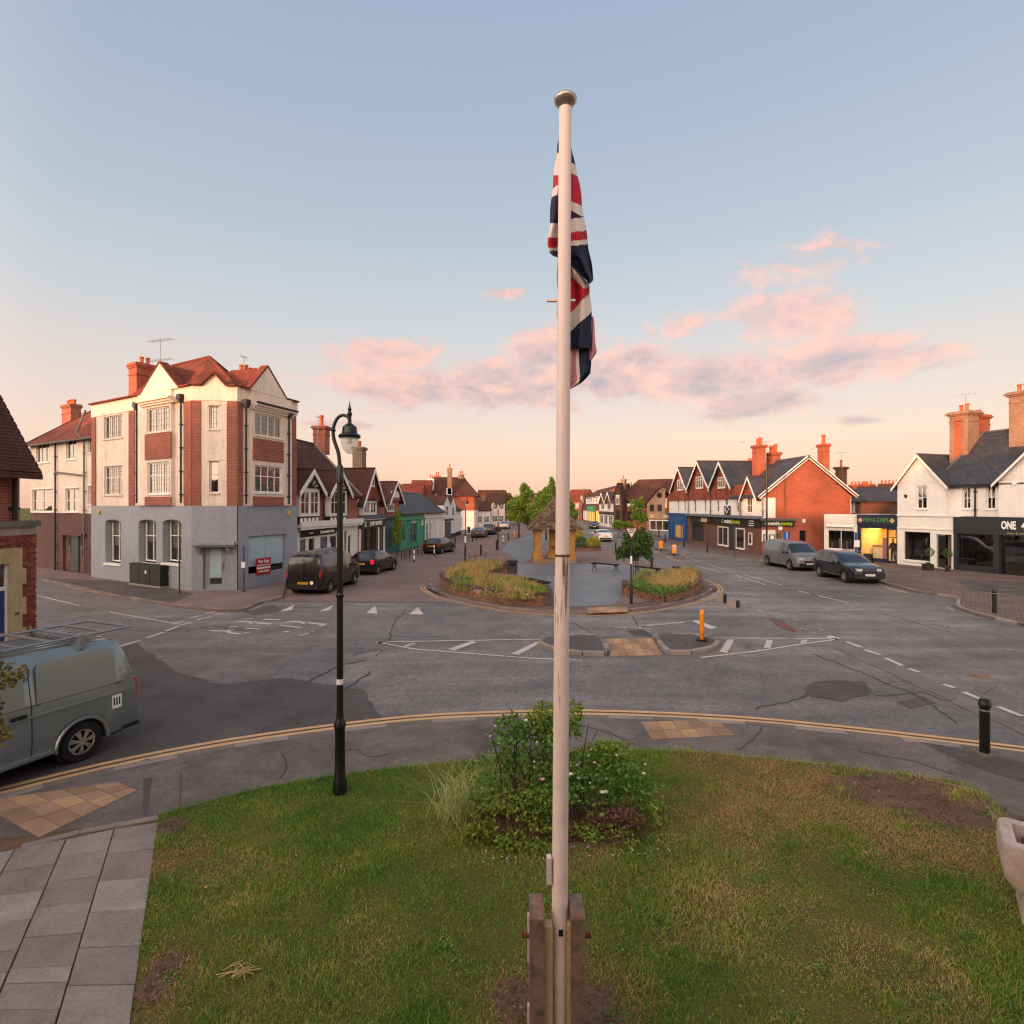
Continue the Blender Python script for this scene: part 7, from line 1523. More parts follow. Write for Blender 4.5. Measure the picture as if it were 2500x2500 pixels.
# the flag hangs limp behind the mast
cf = crop(1250, 180, 2.413)
def inpoly(x, y, P):
    c = False; n = len(P)
    for i in range(n):
        (x1, y1), (x2, y2) = P[i], P[(i + 1) % n]
        if (y1 > y) != (y2 > y) and x < (x2 - x1) * (y - y1) / (y2 - y1) + x1: c = not c
    return c
FLAG = thing('flag', 'limp red, white and blue flag hanging in folds behind the mast', 'flag', (bx, YP + .1, 5.2))
WH, RD = 'flag_white', 'flag_red'
PAT1 = [(WH, [(340, 520), (380, 545), (388, 606), (340, 585)]), (RD, [(330, 585), (390, 608), (414, 784), (330, 745)]), (WH, [(330, 745), (414, 782), (420, 846), (330, 798)]), (WH, [(330, 858), (428, 846), (444, 926), (330, 938)]), (RD, [(330, 938), (444, 924), (450, 976), (330, 990)]), (WH, [(330, 990), (450, 975), (456, 1003), (330, 1018)]),
        (WH, [(300, 470), (255, 470), (245, 600), (300, 600)]), (RD, [(240, 600), (300, 600), (300, 640), (262, 665), (238, 682)]), (WH, [(235, 682), (262, 662), (300, 640), (300, 700), (230, 732)]), (WH, [(215, 882), (300, 882), (300, 962), (212, 965)]), (RD, [(205, 965), (300, 965), (300, 1020), (205, 1027)]), (WH, [(205, 1027), (300, 1020), (300, 1046), (205, 1047)])]
PAT2 = [(WH, [(300, 1080), (345, 1125), (458, 1245), (428, 1270), (340, 1190), (300, 1150)]), (RD, [(300, 1150), (345, 1195), (425, 1270), (460, 1245), (462, 1285), (340, 1410), (300, 1440)]), (WH, [(300, 1450), (345, 1405), (464, 1286), (470, 1400), (345, 1518), (300, 1560)])]
PAT3 = [('flag_pink', [(300, 1560), (375, 1560), (382, 1870), (300, 1890)]), (WH, [(375, 1560), (395, 1560), (400, 1840), (382, 1870)])]
plain('flag_pink', '#c98a92', .8, .08, 6)
def cloth(name, rows, pat, dep, amp, fr_, ph, nx=26, default='flag_navy', ns=64, th_=.0):
    ys = [r[0] for r in rows]; v = []; 
    for j in range(ns + 1):
        y = ys[0] + (ys[-1] - ys[0]) * j / ns; xl = ip([(r[0], r[1]) for r in rows], y); xr = ip([(r[0], r[2]) for r in rows], y)
        for i in range(nx + 1):
            s_ = i / nx; x = xl + (xr - xl) * s_; k = min(1, (y - ys[0]) / 250 + .15)
            dd = dep + amp * k * math.sin(fr_ * s_ * 2 * math.pi + ph + y * .004) + amp * .4 * math.sin(3.1 * fr_ * s_ * math.pi + y * .011)
            px, py = cf(x + 2.5 * math.sin(y * .03 + i * .2), y); p = A(px, py, YP + dd); v.append((p - Vector(FLAG.location), x, y))
    me = bpy.data.meshes.new(name); fs = [(j * (nx + 1) + i, j * (nx + 1) + i + 1, (j + 1) * (nx + 1) + i + 1, (j + 1) * (nx + 1) + i) for j in range(ns) for i in range(nx)]
    me.from_pydata([tuple(a[0]) for a in v], [], fs); names = [default] + sorted({p[0] for p in pat})
    for n in names: me.materials.append(MATS[n])
    for k, f in enumerate(fs):
        x = sum(v[i][1] for i in f) / 4; y = sum(v[i][2] for i in f) / 4; mi = 0
        for nm, P in pat:
            if inpoly(x, y, P): mi = names.index(nm)
        me.polygons[k].material_index = mi; me.polygons[k].use_smooth = True
    o = bpy.data.objects.new(name, me); C.objects.link(o); o.parent = FLAG
    sm = o.modifiers.new('thickness', 'SOLIDIFY'); sm.thickness = .004
    return o
cloth('upper_fold', [(335, 300, 340), (420, 268, 345), (470, 262, 352), (540, 254, 372), (640, 243, 395), (780, 231, 412), (900, 221, 430), (1000, 213, 449), (1045, 214, 455), (1075, 240, 460), (1090, 300, 463), (1130, 345, 470), (1180, 400, 478), (1215, 440, 482), (1236, 452, 458)], PAT1, .14, .05, 1.6, .3, 60, ns=150)
cloth('lower_fold', [(1080, 266, 345), (1180, 266, 400), (1245, 266, 455), (1400, 266, 466), (1520, 268, 468), (1600, 275, 466), (1618, 300, 462)], PAT2, .21, .03, 2.0, 1.1, 50, ns=90)
cloth('bottom_fold', [(1540, 290, 466), (1620, 300, 466), (1765, 310, 465), (1800, 315, 435), (1830, 320, 398), (1856, 330, 344)], PAT3, .26, .025, 2.2, .4, 40, ns=60)
cloth('corner_fold', [(1430, 466, 476), (1520, 462, 485), (1640, 458, 497), (1665, 457, 480), (1690, 456, 460)], [], .25, .012, 1., .2, 8, 'flag_pink', 20)

# ------------------------------------------------------------------ lamp posts
def lamp_post(label, loc, h, group=None, rot=0., band=None, s=1.0, sticker=False):
    t = thing('street_lamp', label, 'street lamp', loc, rot, group)
    M().lathe([(.1, 0), (.1, .2), (.078, .24), (.073, .95), (.085, 1.0), (.088, 1.05), (.058, 1.1), (.053, 1.2)], 16).build('base', 'black_iron', t, smooth=35)
    zs = h * .85
    M().tube([(0, 0, 1.1), (0, 0, h * .51), (0, 0, zs)], [.050, .046, .042], 14).build('shaft', 'black_iron', t, smooth=40)
    m = M(); m.lathe([(.048, h * .51), (.058, h * .513), (.058, h * .52), (.046, h * .523)], 14); m.lathe([(.044, zs - .25), (.052, zs - .24), (.052, zs), (.033, zs + .04)], 14); m.bar((-.32, 0, zs - .42), (.32, 0, zs - .42), .03, .03) if sticker is None else None; m.build('collar', 'black_iron', t, smooth=35)
    if band: M().lathe([(.062, band[0]), (.062, band[1])], 14).build('white_band', 'sign_white', t, smooth=40)
    if sticker: M().lathe([(.052, 1.64), (.052, 1.72)], 14).build('sticker', 'sign_white', t, smooth=40)
    zz = zs; nk = [(0, 0, zz - .05), (-.02, 0, zz + .2), (-.09, 0, zz + .42), (-.10, 0, zz + .58), (-.05, 0, zz + .72), (.03, 0, zz + .78), (.11, 0, zz + .76), (.14, 0, zz + .70)]
    nk = [(x, 0, z) for x, z in smooth([(p[0], p[2]) for p in nk], 4)]
    m = M(); m.tube(nk, [.03 - .008 * i / len(nk) for i in range(len(nk))], 10); m.lathe([(.02, -.02), (.045, 0), (.02, .03)], 8, (-.10, 0, zz + .55)); m.build('swan_neck', 'black_iron', t, smooth=50)
    c = (.145, 0, 0); zl = zz + .2
    l = M(); l.lathe([(.155, zl + .24), (.165, zl + .27), (.15, zl + .29), (.115, zl + .31), (.105, zl + .40), (.075, zl + .43), (.03, zl + .46), (.025, zl + .56), (.04, zl + .6), (.02, zl + .64), (.03, zl + .67), (.012, zl + .72), (.003, zl + .80)], 16, c); la = l.build('lantern', 'black_iron', t, smooth=35)
    M().lathe([(.02, zl), (.06, zl + .02), (.105, zl + .09), (.13, zl + .17), (.138, zl + .238)], 16, c).build('glass_bowl', 'lamp_glass', la, smooth=50); M().lathe([(.02, zl + .15), (.04, zl + .17), (.03, zl + .235)], 8, c).build('lamp_bulb', 'sign_white', la, smooth=50)
    return t
p = G(830, 1937, ZP); lamp_post('tall black swan-neck street lamp standing at the lawn edge in front', (p.x, p.y, ZP), 5.75, sticker=True)
p = G(1136, 1374); lamp_post('black street lamp with white band rising behind the left planter', (p.x, p.y, .1), 4.75, band=(1.45, 1.95))
p = G(1216, 1346); lamp_post('black street lamp on the plaza edge right of the parked cars', (p.x, p.y, .1), 4.6)
p = G(1426, 1280); lamp_post('far black street lamp on the right street by the green lit shop', (p.x, p.y, .1), 9.2, rot=rad(180))
def pole(name, label, loc, h, r=.04, cat='post', plates=(), mat='black_iron', group=None):
    t = thing(name, label, cat, loc, 0, group); M().lathe([(r * 1.4, 0), (r * 1.3, .1), (r, .12), (r, h - .03), (r * .6, h)], 12).build('pole', mat, t, smooth=40)
    for i, (z, w, hh) in enumerate(plates): M().box(-w / 2, w / 2, -r - .025, -r - .003, z - hh / 2, z + hh / 2).build('sign_plate', 'sign_white', t)
    return t
def at(px, py, z=.1): p = G(px, py, z); return (p.x, p.y, z)
pole('sign_post', 'slim black sign post by the green cabinet at the corner building', at(438, 1449), 2.85)
pole('sign_post', 'slim black sign post with a small white plate left of the pale shop window', at(595, 1445), 2.3, plates=((1.35, .2, .3),))
pole('lamp_column', 'tall plain black column at the pharmacy corner behind the grey van', at(1872, 1371), 7.7, .07, 'column'); pole('sign_post', 'post with a white parking plate beside the chip shop', at(2091, 1379), 1.75, .03, plates=((1.55, .4, .5),))
pole('lamp_column', 'thin dark column with a white sign behind the give way sign', at(1541, 1302), 8.0, .07, 'column', ((4.4, 1.2, .5),)); pole('sign_post', 'short dark post on the kerb in front of the pharmacy door', at(1793, 1360), 2.7, .05)
# ------------------------------------------------------------------ bollards
def bollard_proto(h, r):
    t = bpy.data.objects.new('bollard', None); C.objects.link(t); t['category'] = 'bollard'; t['group'] = 'black street bollards'
    M().lathe([(r, 0), (r, h * .84)], 16).build('shaft', 'black_iron', t, smooth=40)
    M().lathe([(r * .95, h * .84), (r * 1.2, h * .86), (r * 1.22, h * .92), (r * 1.05, h * .94), (r * 1.0, h * .985), (r * .6, h)], 16).build('cap', 'black_iron', t, smooth=40)
    M().lathe([(r * 1.02, h * .78), (r * 1.06, h * .785), (r * 1.06, h * .80), (r * 1.02, h * .805)], 16).build('band', 'galvanised', t, smooth=40); return t
BP = bollard_proto(.98, .075); first = True
BL = [((2404, 1843), 'black bollard with square foot on the near pavement by the lawn'), ((2428, 1496), 'lone black bollard on the far pavement before the dark shop'), ((1503, 1349), 'black bollard by the kerb between the white saloon and the leafy sapling'), ((1591, 1384), 'black bollard right behind the leafy sapling'), ((1624, 1325), 'black bollard on the pavement left of the blue shop'), ((1670, 1336), 'black bollard in front of the blue shop door'), ((1727, 1349), 'black bollard in front of the second shop of the terrace'),
      ((1174, 1358), 'black bollard between the two lamp posts behind the left planter'), ((1111, 1327), 'black bollard at the nose of the small black hatchback'), ((1154, 1323), 'first of two black bollards behind the dark saloon'), ((1163, 1319), 'second of two black bollards behind the dark saloon'), ((1241, 1320), 'black bollard near the first plaza tree'), ((1212, 1343), 'black bollard touching the plaza lamp post'), ((1609, 1311), 'black bollard below the pale COOK shopfront'), ((1516, 1301), 'far black bollard at the foot of the dark brick tower')]
for i, (q, lb) in enumerate(BL):
    b = BP if i == 0 else copy_tree(BP); b['label'] = lb; b.location = at(*q, ZP if i == 0 else .1)
    if i == 0:
        M().box(-.14, .14, -.14, .14, 0, .05).build('foot_plate', 'kerb_dark', b)
    else:
        for ch in list(b.children):
            if ch.name.startswith('foot_plate'): bpy.data.objects.remove(ch)
def marker(label, q, cat='post'):
    t = thing('marker_post', label, cat, at(*q), 0, 'white marker posts'); M().lathe([(.09, 0), (.06, .06), (.05, .2)], 12).build('base', 'black_plastic', t, smooth=40); M().lathe([(.05, .2), (.05, .55)], 12).build('lower_sleeve', 'sign_white', t, smooth=40); M().lathe([(.051, .55), (.051, .64)], 12).build('dark_band', 'black_plastic', t, smooth=40); M().lathe([(.05, .64), (.05, .88), (.03, .92)], 12).build('upper_sleeve', 'sign_white', t, smooth=40)
marker('white marker post standing in front of the small black hatchback', (1060, 1356)); marker('black and white marker post at the end of the bicycle stands', (1011, 1372)); marker('white marker post on the plaza corner by the far lamp post', (1228, 1327))
t = thing('marker_post', 'orange marker post by the first plaza tree', 'post', at(1256, 1314)); M().lathe([(.14, 0), (.1, .06), (.06, .1)], 10).build('base', 'black_plastic', t); M().lathe([(.06, .1), (.055, .9), (.03, .95)], 10).build('sleeve', 'orange_plastic', t, smooth=40)
# ------------------------------------------------------------------ keep-left bollards
def keep_left(label, loc, rot, disc=False, w=.36):
    t = thing('keep_left_bollard', label, 'traffic bollard', loc, rot, 'orange traffic bollards')
    M().prism([(-.16, -.16), (.16, -.16), (.16, .16), (-.16, .16)], 0, .06).build('foot', 'black_plastic', t); m = M(); m.prismy([(-w * .28, .06), (w * .28, .06), (w * .5, .34), (w * .5, .88), (w * .38, .97), (-w * .38, .97), (-w * .5, .88), (-w * .5, .34)], -.05, .05); m.build('shell', 'orange_plastic', t)
    M().prismy([(-w * .47, .36), (w * .47, .36), (w * .47, .87), (w * .36, .94), (-w * .36, .94), (-w * .47, .87)], .05, .062).build('back_panel', 'plate_yellow', t); M().box(-w * .3, w * .3, -.058, -.052, .08, .24).build('dark_skirt', 'black_plastic', t)
    if disc:
        o = M().lathe([(.14, -.01), (.14, .01)], 20).build('disc', 'sign_white', t); o.location = (0, -.06, .76); o.rotation_euler = (rad(90), 0, 0); M().prismy([(-.09, .70), (.02, .70), (.02, .66), (.09, .74), (.02, .82), (.02, .78), (-.09, .82)], -.078, -.072).build('arrow', 'bright_blue', t)
keep_left('slim orange keep-left bollard seen edge-on, on the near traffic island', at(1714, 1564), rad(68)); keep_left('plain orange keep-left bollard, left of the two on the right street', at(1613, 1345), rad(5)); keep_left('orange keep-left bollard with a white disc, right of the two', at(1646, 1357), rad(-5), True)
for q, lb in (([(1588, 1343), (1606, 1338), (1630, 1342), (1640, 1347), (1625, 1350), (1598, 1349)], 'low kerbed island under the plain orange bollard on the right street'), ([(1620, 1354), (1640, 1350), (1662, 1355), (1668, 1361), (1650, 1363), (1628, 1360)], 'low kerbed island under the orange bollard with the white disc')): refuge(lb, pts(q))
# ------------------------------------------------------------------ give way sign
p = at(1541, 1474); t = thing('give_way_sign', 'red and white triangular GIVE WAY sign on a black post by the right planter', 'sign', p)
M().lathe([(.07, 0), (.065, 1.0), (.045, 1.05), (.04, 3.3)], 12).build('post', 'black_iron', t, smooth=40); M().lathe([(.068, 1.02), (.055, 1.05), (.055, 1.06)], 12).build('collar', 'black_iron', t); M().lathe([(.047, 1.75), (.047, 2.1)], 12).build('white_band', 'sign_white', t, smooth=40)
zc = 3.14; wS = .29; plain('sign_border', '#6d1c1c', .5, .05, 3)
M().prismy([(-wS, zc + .22), (wS, zc + .22), (0, zc - .32)], -.07, -.05).build('back_plate', 'sign_border', t); fp = M().prismy([(-wS * .74, zc + .16), (wS * .74, zc + .16), (0, zc - .22)], -.076, -.071).build('white_face', 'sign_white', t)
L4 = lambda z: Matrix(((1, 0, 0, 0), (0, 0, -1, -.078), (0, 1, 0, z), (0, 0, 0, 1)))
text('GIVE', .12, 'black_plastic', fp, None, local=L4(zc + .09), ext=.002, bold=.005); text('WAY', .09, 'black_plastic', fp, None, local=L4(zc - .01), ext=.002, bold=.005)
# ------------------------------------------------------------------ bin, benches, cycle stands, cabinet, blocks
t = thing('litter_bin', 'black litter bin with side openings beside the left planter wall', 'litter bin', at(1250, 1408), .12); M().prism([(-.3, -.26), (.3, -.26), (.3, .26), (-.3, .26)], .05, .92).build('body', 'dark_grey', t); M().prism([(-.32, -.28), (.32, -.28), (.32, .28), (-.32, .28)], .92, 1.0).build('lid', 'black_plastic', t); M().box(-.26, .26, -.22, .22, 0, .05).build('plinth', 'black_plastic', t); M().box(-.2, .2, -.268, -.261, .68, .86).build('slot', 'interior_dark', t); text('LITTER', .1, 'sign_white', t, None, local=Matrix(((0, 0, 1, .302), (1, 0, 0, 0), (0, 1, 0, .55), (0, 0, 0, 1))), ext=.001)
def bench(label, a, b):
    a = Vector(at(*a)); b = Vector(at(*b)); c = (a + b) / 2; d = b - a; L = max(d.length, 1.5)
    t = thing('bench', label, 'bench', c, math.atan2(d.y, d.x), 'backless plaza benches'); n = 5
    for k in range(n): M().box(-L / 2 - .15, L / 2 + .15, -.24 + k * .1, -.24 + k * .1 + .085, .43, .47).build('slat', 'slat_timber', t)
    for x in (-L / 2, L / 2):
        m = M(); m.bar((x, -.24, .41), (x, .24, .41), .05, .05)
        for s_ in (-1, 1): m.tube([(x, s_ * .18, .41), (x, s_ * .12, .25), (x, s_ * .2, .1), (x, s_ * .24, 0)], .028, 6)
        m.tube([(x, -.15, .3), (x, -.05, .18), (x, .05, .18), (x, .15, .3)], .02, 6); m.tube([(x, .1, .4), (x, 0, .28), (x, -.1, .4)], .018, 6); m.build('leg', 'black_iron', t, smooth=50)
bench('black backless bench standing alone on the plaza right of the pole', (1451, 1391), (1504, 1396)); bench('black backless bench with ornate ends behind the right planter', (1556, 1400), (1608, 1407)); bench('black backless bench half hidden by the left planter end', (1290, 1434), (1332, 1444)); bench('far end of a black bench behind the right planter grasses', (1650, 1402), (1690, 1412))
for k in range(5):
    q = [(978, 1369), (990, 1366), (1001, 1362), (1011, 1358), (1021, 1354)][k]
    t = thing('cycle_stand', ['nearest bicycle hoop stand, beside the dark hatchback', 'second bicycle hoop stand of five', 'middle bicycle hoop stand of five', 'fourth bicycle hoop stand of five', 'farthest bicycle hoop stand, beside the small black hatchback'][k], 'cycle stand', at(*q, .01), rad(35), 'bicycle hoop stands')
    M().tube([(-.36, 0, 0), (-.36, 0, .62), (-.33, 0, .7), (-.25, 0, .76), (.25, 0, .76), (.33, 0, .7), (.36, 0, .62), (.36, 0, 0)], .028, 8).build('hoop', 'black_iron', t, smooth=60); M().tube([(-.36, 0, .35), (.36, 0, .35)], .02, 6).build('cross_bar', 'black_iron', t, smooth=60)
a = Vector(at(316, 1427)); b = Vector(at(392, 1437)); d = b - a; t = thing('utility_cabinet', 'dark green utility cabinet against the grey ground-floor wall', 'cabinet', (a + b) / 2, math.atan2(d.y, d.x)); Lc = d.length / 2
M().box(-Lc - .03, Lc + .03, -.03, .55, 0, .1).build('plinth', 'concrete', t); M().box(-Lc, Lc, 0, .5, .1, 1.12).build('body', 'cabinet_green', t); M().prismx([(-.03, 1.12), (.53, 1.12), (.53, 1.16), (.2, 1.2), (-.03, 1.16)], -Lc - .03, Lc + .03).build('top', 'cabinet_green', t)
for k in range(3): M().box(-Lc + .03 + k * 2 * Lc / 3, -Lc - .03 + (k + 1) * 2 * Lc / 3, -.015, 0, .16, 1.06).build('door', 'cabinet_green', t)
M().box(.05, .2, -.02, -.015, .7, .85).build('notice', 'sign_white', t)
for k, (q, w, d_, h, lb) in enumerate((((1758, 1470), .3, .26, .5, 'pale upright stone block at the tip of the plaza kerb, taller of the two'), ((1787, 1481), .36, .3, .36, 'low pale stone block standing in the road beside the kerb tip'))):
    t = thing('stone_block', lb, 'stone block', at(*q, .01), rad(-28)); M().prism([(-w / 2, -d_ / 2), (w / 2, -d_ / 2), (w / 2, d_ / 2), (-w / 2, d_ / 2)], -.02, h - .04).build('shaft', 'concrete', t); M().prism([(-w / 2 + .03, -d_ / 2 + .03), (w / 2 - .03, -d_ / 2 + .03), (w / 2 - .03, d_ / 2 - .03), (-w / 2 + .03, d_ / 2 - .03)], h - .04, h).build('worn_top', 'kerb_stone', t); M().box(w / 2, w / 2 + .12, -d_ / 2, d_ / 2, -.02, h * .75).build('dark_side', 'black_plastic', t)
# timber rail behind the left planter
a = Vector(at(1146, 1380)); b = Vector(at(1188, 1372)); d = b - a; t = thing('timber_rail', 'weathered timber rail on short posts behind the left planter grasses', 'rail', a, math.atan2(d.y, d.x))
for x in (0, d.length * .33, d.length * .95): M().box(x - .05, x + .05, -.05, .05, 0, .78).build('post', 'timber', t)
M().box(0, d.length, -.03, .03, .58, .66).build('top_rail', 'timber', t)
# A-boards
def a_board(label, q, rot, mat='black_plastic', fm='dark_timber', h=.95):
    t = thing('pavement_sign', label, 'pavement sign', at(*q), rot)
    for s_ in (-1, 1):
        m = M(); 
        vs = [(-.28, s_ * .28, 0), (.28, s_ * .28, 0), (.28, s_ * .03, h), (-.28, s_ * .03, h)]; n = Vector((0, s_ * .02, 0)); m._ext([Vector(v) for v in vs], [Vector(v) + n for v in vs]); p_ = m.build('board', fm, t)
        q_ = [(-.22, s_ * .30 - s_ * .015, .1), (.22, s_ * .285, .1), (.22, s_ * .07, h - .08), (-.22, s_ * .07, h - .08)]; m = M(); m._ext([Vector(v) for v in q_], [Vector(v) + n for v in q_]); m.build('chalk_face', mat, p_)
a_board('dark wooden pavement sign leaning open outside the chip shop', (2119, 1385), rad(-60)); a_board('white framed pavement sign outside the big house on the left street', (1144, 1303), rad(20), fm='sign_white', h=1.1)
t = thing('planter_box', 'dark square planter box outside the clothes shop', 'planter', at(*c7(856, 1489))); M().prism([(-.26, -.2), (.26, -.2), (.28, .2), (-.28, .2)], 0, .42).build('box', 'dark_timber', t); leaves('foliage', 'leaf_dark', t, blob_pts(120, [(0, 0, .45, .2, .15, .1)]), .08)
for i, (q, lb) in enumerate((((893, 1490), 'small ball topiary left of the clothes shop door'), ((1035, 1500), 'small ball topiary right of the clothes shop door'))):
    p = at(*c7(*q)); t = thing('topiary_plant', lb, 'plant', (p[0] - .1, p[1] + .15, .1)); M().lathe([(.12, 0), (.17, .3), (.18, .36), (.14, .36)], 12).build('pot', 'dark_grey', t, smooth=30); M().cyl((0, 0, .3), (0, 0, 1.0), .02).build('stem', 'bark', t); leaves('foliage', 'leaf_dark', t, blob_pts(500, [(0, 0, 1.2, .3, .3, .32)]), .07)
# person inside the chip shop
u_, z_ = FF.uv(c7(583, 1330), 1.0); p = FF.w(u_, 1.0, .1); t = thing('person', 'person in dark clothes standing inside the lit chip shop doorway', 'person', p, FF.ang)
def skin_body(name, verts, edges, radii, mat, parent, root=0):
    me = bpy.data.meshes.new(name); me.from_pydata(verts, edges, []); me.materials.append(MATS[mat]); o = bpy.data.objects.new(name, me); C.objects.link(o); o.parent = parent
    o.modifiers.new('skin', 'SKIN'); me.skin_vertices.new() if not me.skin_vertices else None; sv = me.skin_vertices[0].data
    for i, r in enumerate(radii): sv[i].radius = r if isinstance(r, tuple) else (r, r); sv[i].use_root = (i == root)
    s_ = o.modifiers.new('subsurf', 'SUBSURF'); s_.levels = 2; s_.render_levels = 2; return o
vs = [(0, 0, .95), (0, 0, 1.2), (0, -.01, 1.4), (0, -.02, 1.5), (0, -.03, 1.62), (0, -.03, 1.74), (.1, 0, .88), (.11, -.02, .5), (.12, .02, .08), (.13, -.1, .04), (-.1, 0, .88), (-.11, 0, .5), (-.12, .03, .08), (-.13, -.1, .04), (.19, 0, 1.4), (.25, .02, 1.12), (.22, -.14, .92), (-.19, 0, 1.4), (-.25, .0, 1.12), (-.18, -.18, 1.0)]
es = [(0, 1), (1, 2), (2, 3), (3, 4), (4, 5), (0, 6), (6, 7), (7, 8), (8, 9), (0, 10), (10, 11), (11, 12), (12, 13), (2, 14), (14, 15), (15, 16), (2, 17), (17, 18), (18, 19)]
rs = [(.15, .11), (.15, .11), (.17, .11), .06, .09, .085, .09, .07, .05, .045, .09, .07, .05, .045, .065, .05, .04, .065, .05, .04]
skin_body('body', vs, es, rs, 'cloth_dark', t); h_ = M().lathe([(.03, 1.53), (.075, 1.57), (.092, 1.64), (.09, 1.70), (.06, 1.77), (.02, 1.79)], 14, (0, -.035, 0), .9, 1.05).build('head', 'skin', t, smooth=60); M().lathe([(.098, 1.66), (.1, 1.71), (.07, 1.785), (.02, 1.805)], 14, (0, -.02, 0), .92, 1.08).build('hair', 'dark_timber', t, smooth=60)
# ------------------------------------------------------------------ stone trough at the frame's right edge
a = Vector((5.06, 5.72)); e = Vector((5.46, 6.26)); wv = (e - a); lv = Vector((wv.y, -wv.x)).normalized(); cpt = (a + e) / 2 + lv * .8
t = thing('stone_trough', 'old pale stone trough on stone feet at the lawn corner, with a board inside', 'trough', (cpt.x, cpt.y, ZP), math.atan2(lv.y, lv.x)); Wt = wv.length / 2; LT = .8
plain('trough_stone', '#b8a496', .92, .22, 4, .6, 60); plain('trough_board', '#5b4740', .85, .15, 5, .3, 60)
m = M(); ol = []; il = []
for cx, cy, a0 in ((-LT + .1, -Wt + .1, 180), (LT - .1, -Wt + .1, 270), (LT - .1, Wt - .1, 0), (-LT + .1, Wt - .1, 90)):
    for k in range(5): an = rad(a0 + 90 * k / 4); ol.append((cx + .1 * math.cos(an), cy + .1 * math.sin(an))); il.append((cx + .0 * math.cos(an) * .5 + (.02 if cx < 0 else -.02), cy + (.02 if cy < 0 else -.02)))
n = len(ol); sc_ = lambda P, f: [(x * f, y * f) for x, y in P]
rings = [(sc_(ol, .90), .36), (sc_(ol, .97), .44), (ol, .56), (ol, .80), (sc_(ol, .985), .825), (il, .825), (il, .58)]
for P, z in rings: m.v += [Vector((x, y, z)) for x, y in P]
for r in range(len(rings) - 1):
    for k in range(n): m.f.append((r * n + k, r * n + (k + 1) % n, (r + 1) * n + (k + 1) % n, (r + 1) * n + k))
m.f.append(tuple(range((len(rings) - 1) * n, len(rings) * n))); m.f.append(tuple(reversed(range(n)))); m.build('bowl', 'trough_stone', t, smooth=30)
M().box(-LT + .2, LT - .2, -Wt + .16, Wt - .14, .66, .72).build('board', 'trough_board', t)
for x in (-LT + .32, LT - .32): M().prism([(x - .16, -Wt * .75), (x + .16, -Wt * .75), (x + .16, Wt * .75), (x - .16, Wt * .75)], -.05, .37).build('foot', 'trough_stone', t)
# ------------------------------------------------------------------ fountain shelter on the plaza
c7b = crop(1270, 1180, 8.78)
p = G(1352.5, 1378, .1); SX, SY = 3.22, 43.3; t = thing('fountain_shelter', 'stone-pillared fountain shelter with pyramid stone-slate roof on the plaza, behind the flagpole', 'shelter', (SX, SY, .1))
hs = 1.52; ze = 2.52; za = 4.7; he = 2.05
for sx in (-1, 1):
    for sy in (-1, 1):
        x, y = sx * (hs - .26), sy * (hs - .26); m = M()
        for (w, z0, z1) in ((.36, .28, .5), (.32, .5, .62)): m.box(x - w, x + w, y - w, y + w, z0, z1)
        m.box(x - .24, x + .24, y - .24, y + .24, .62, 2.1)
        m.add([(x + a * .24, y + b * .24, 2.1) for a, b in ((-1, -1), (1, -1), (1, 1), (-1, 1))] + [(x + a * .36, y + b * .36, 2.42) for a, b in ((-1, -1), (1, -1), (1, 1), (-1, 1))] + [(x + a * .36, y + b * .36, 2.5) for a, b in ((-1, -1), (1, -1), (1, 1), (-1, 1))], [(i, (i + 1) % 4, 4 + (i + 1) % 4, 4 + i) for i in range(4)] + [(4 + i, 4 + (i + 1) % 4, 8 + (i + 1) % 4, 8 + i) for i in range(4)] + [(8, 9, 10, 11)])
        m.build('pillar', 'sandstone', t)
M().prism([(-hs - .12, -hs - .12), (hs + .12, -hs - .12), (hs + .12, hs + .12), (-hs - .12, hs + .12)], 0, .28).build('plinth', 'brick_buff', t); m = M(); m.box(-.3, .3, -.3, .3, .28, 2.5); m.box(-.45, .45, -.45, .45, .28, .7); m.build('fountain_pier', 'sandstone', t); M().lathe([(.03, 0), (.2, .06), (.25, .14), (.22, .15), (.05, .08)], 14, (0, -.42, 1.05)).build('basin', 'kerb_dark', t, smooth=40)
m = M(); 
for s_ in (-1, 1): m.box(-hs - .1, hs + .1, s_ * (hs - .26) - .09, s_ * (hs - .26) + .09, ze - .02, ze + .14); m.box(s_ * (hs - .26) - .09, s_ * (hs - .26) + .09, -hs + .36, hs - .36, ze - .02, ze + .14)
m.build('wall_plate', 'dark_timber', t)
rf = M().add([(-he, -he, ze), (he, -he, ze), (he, he, ze), (-he, he, ze), (0, 0, za)], [(0, 1, 4), (1, 2, 4), (2, 3, 4), (3, 0, 4), (3, 2, 1, 0)]).build('roof', 'stone_slate', t)
smsh = {}; ns = 0; slen = math.hypot(he, za - ze); rowsN = 13
plain('slate_a', '#5a4438', .92, .3, 8, .5, 30); plain('slate_b', '#6e594a', .92, .3, 8, .5, 30); plain('slate_c', '#4a3932', .92, .3, 8, .5, 30); plain('slate_moss', '#6b6049', .95, .4, 8, .5, 30)
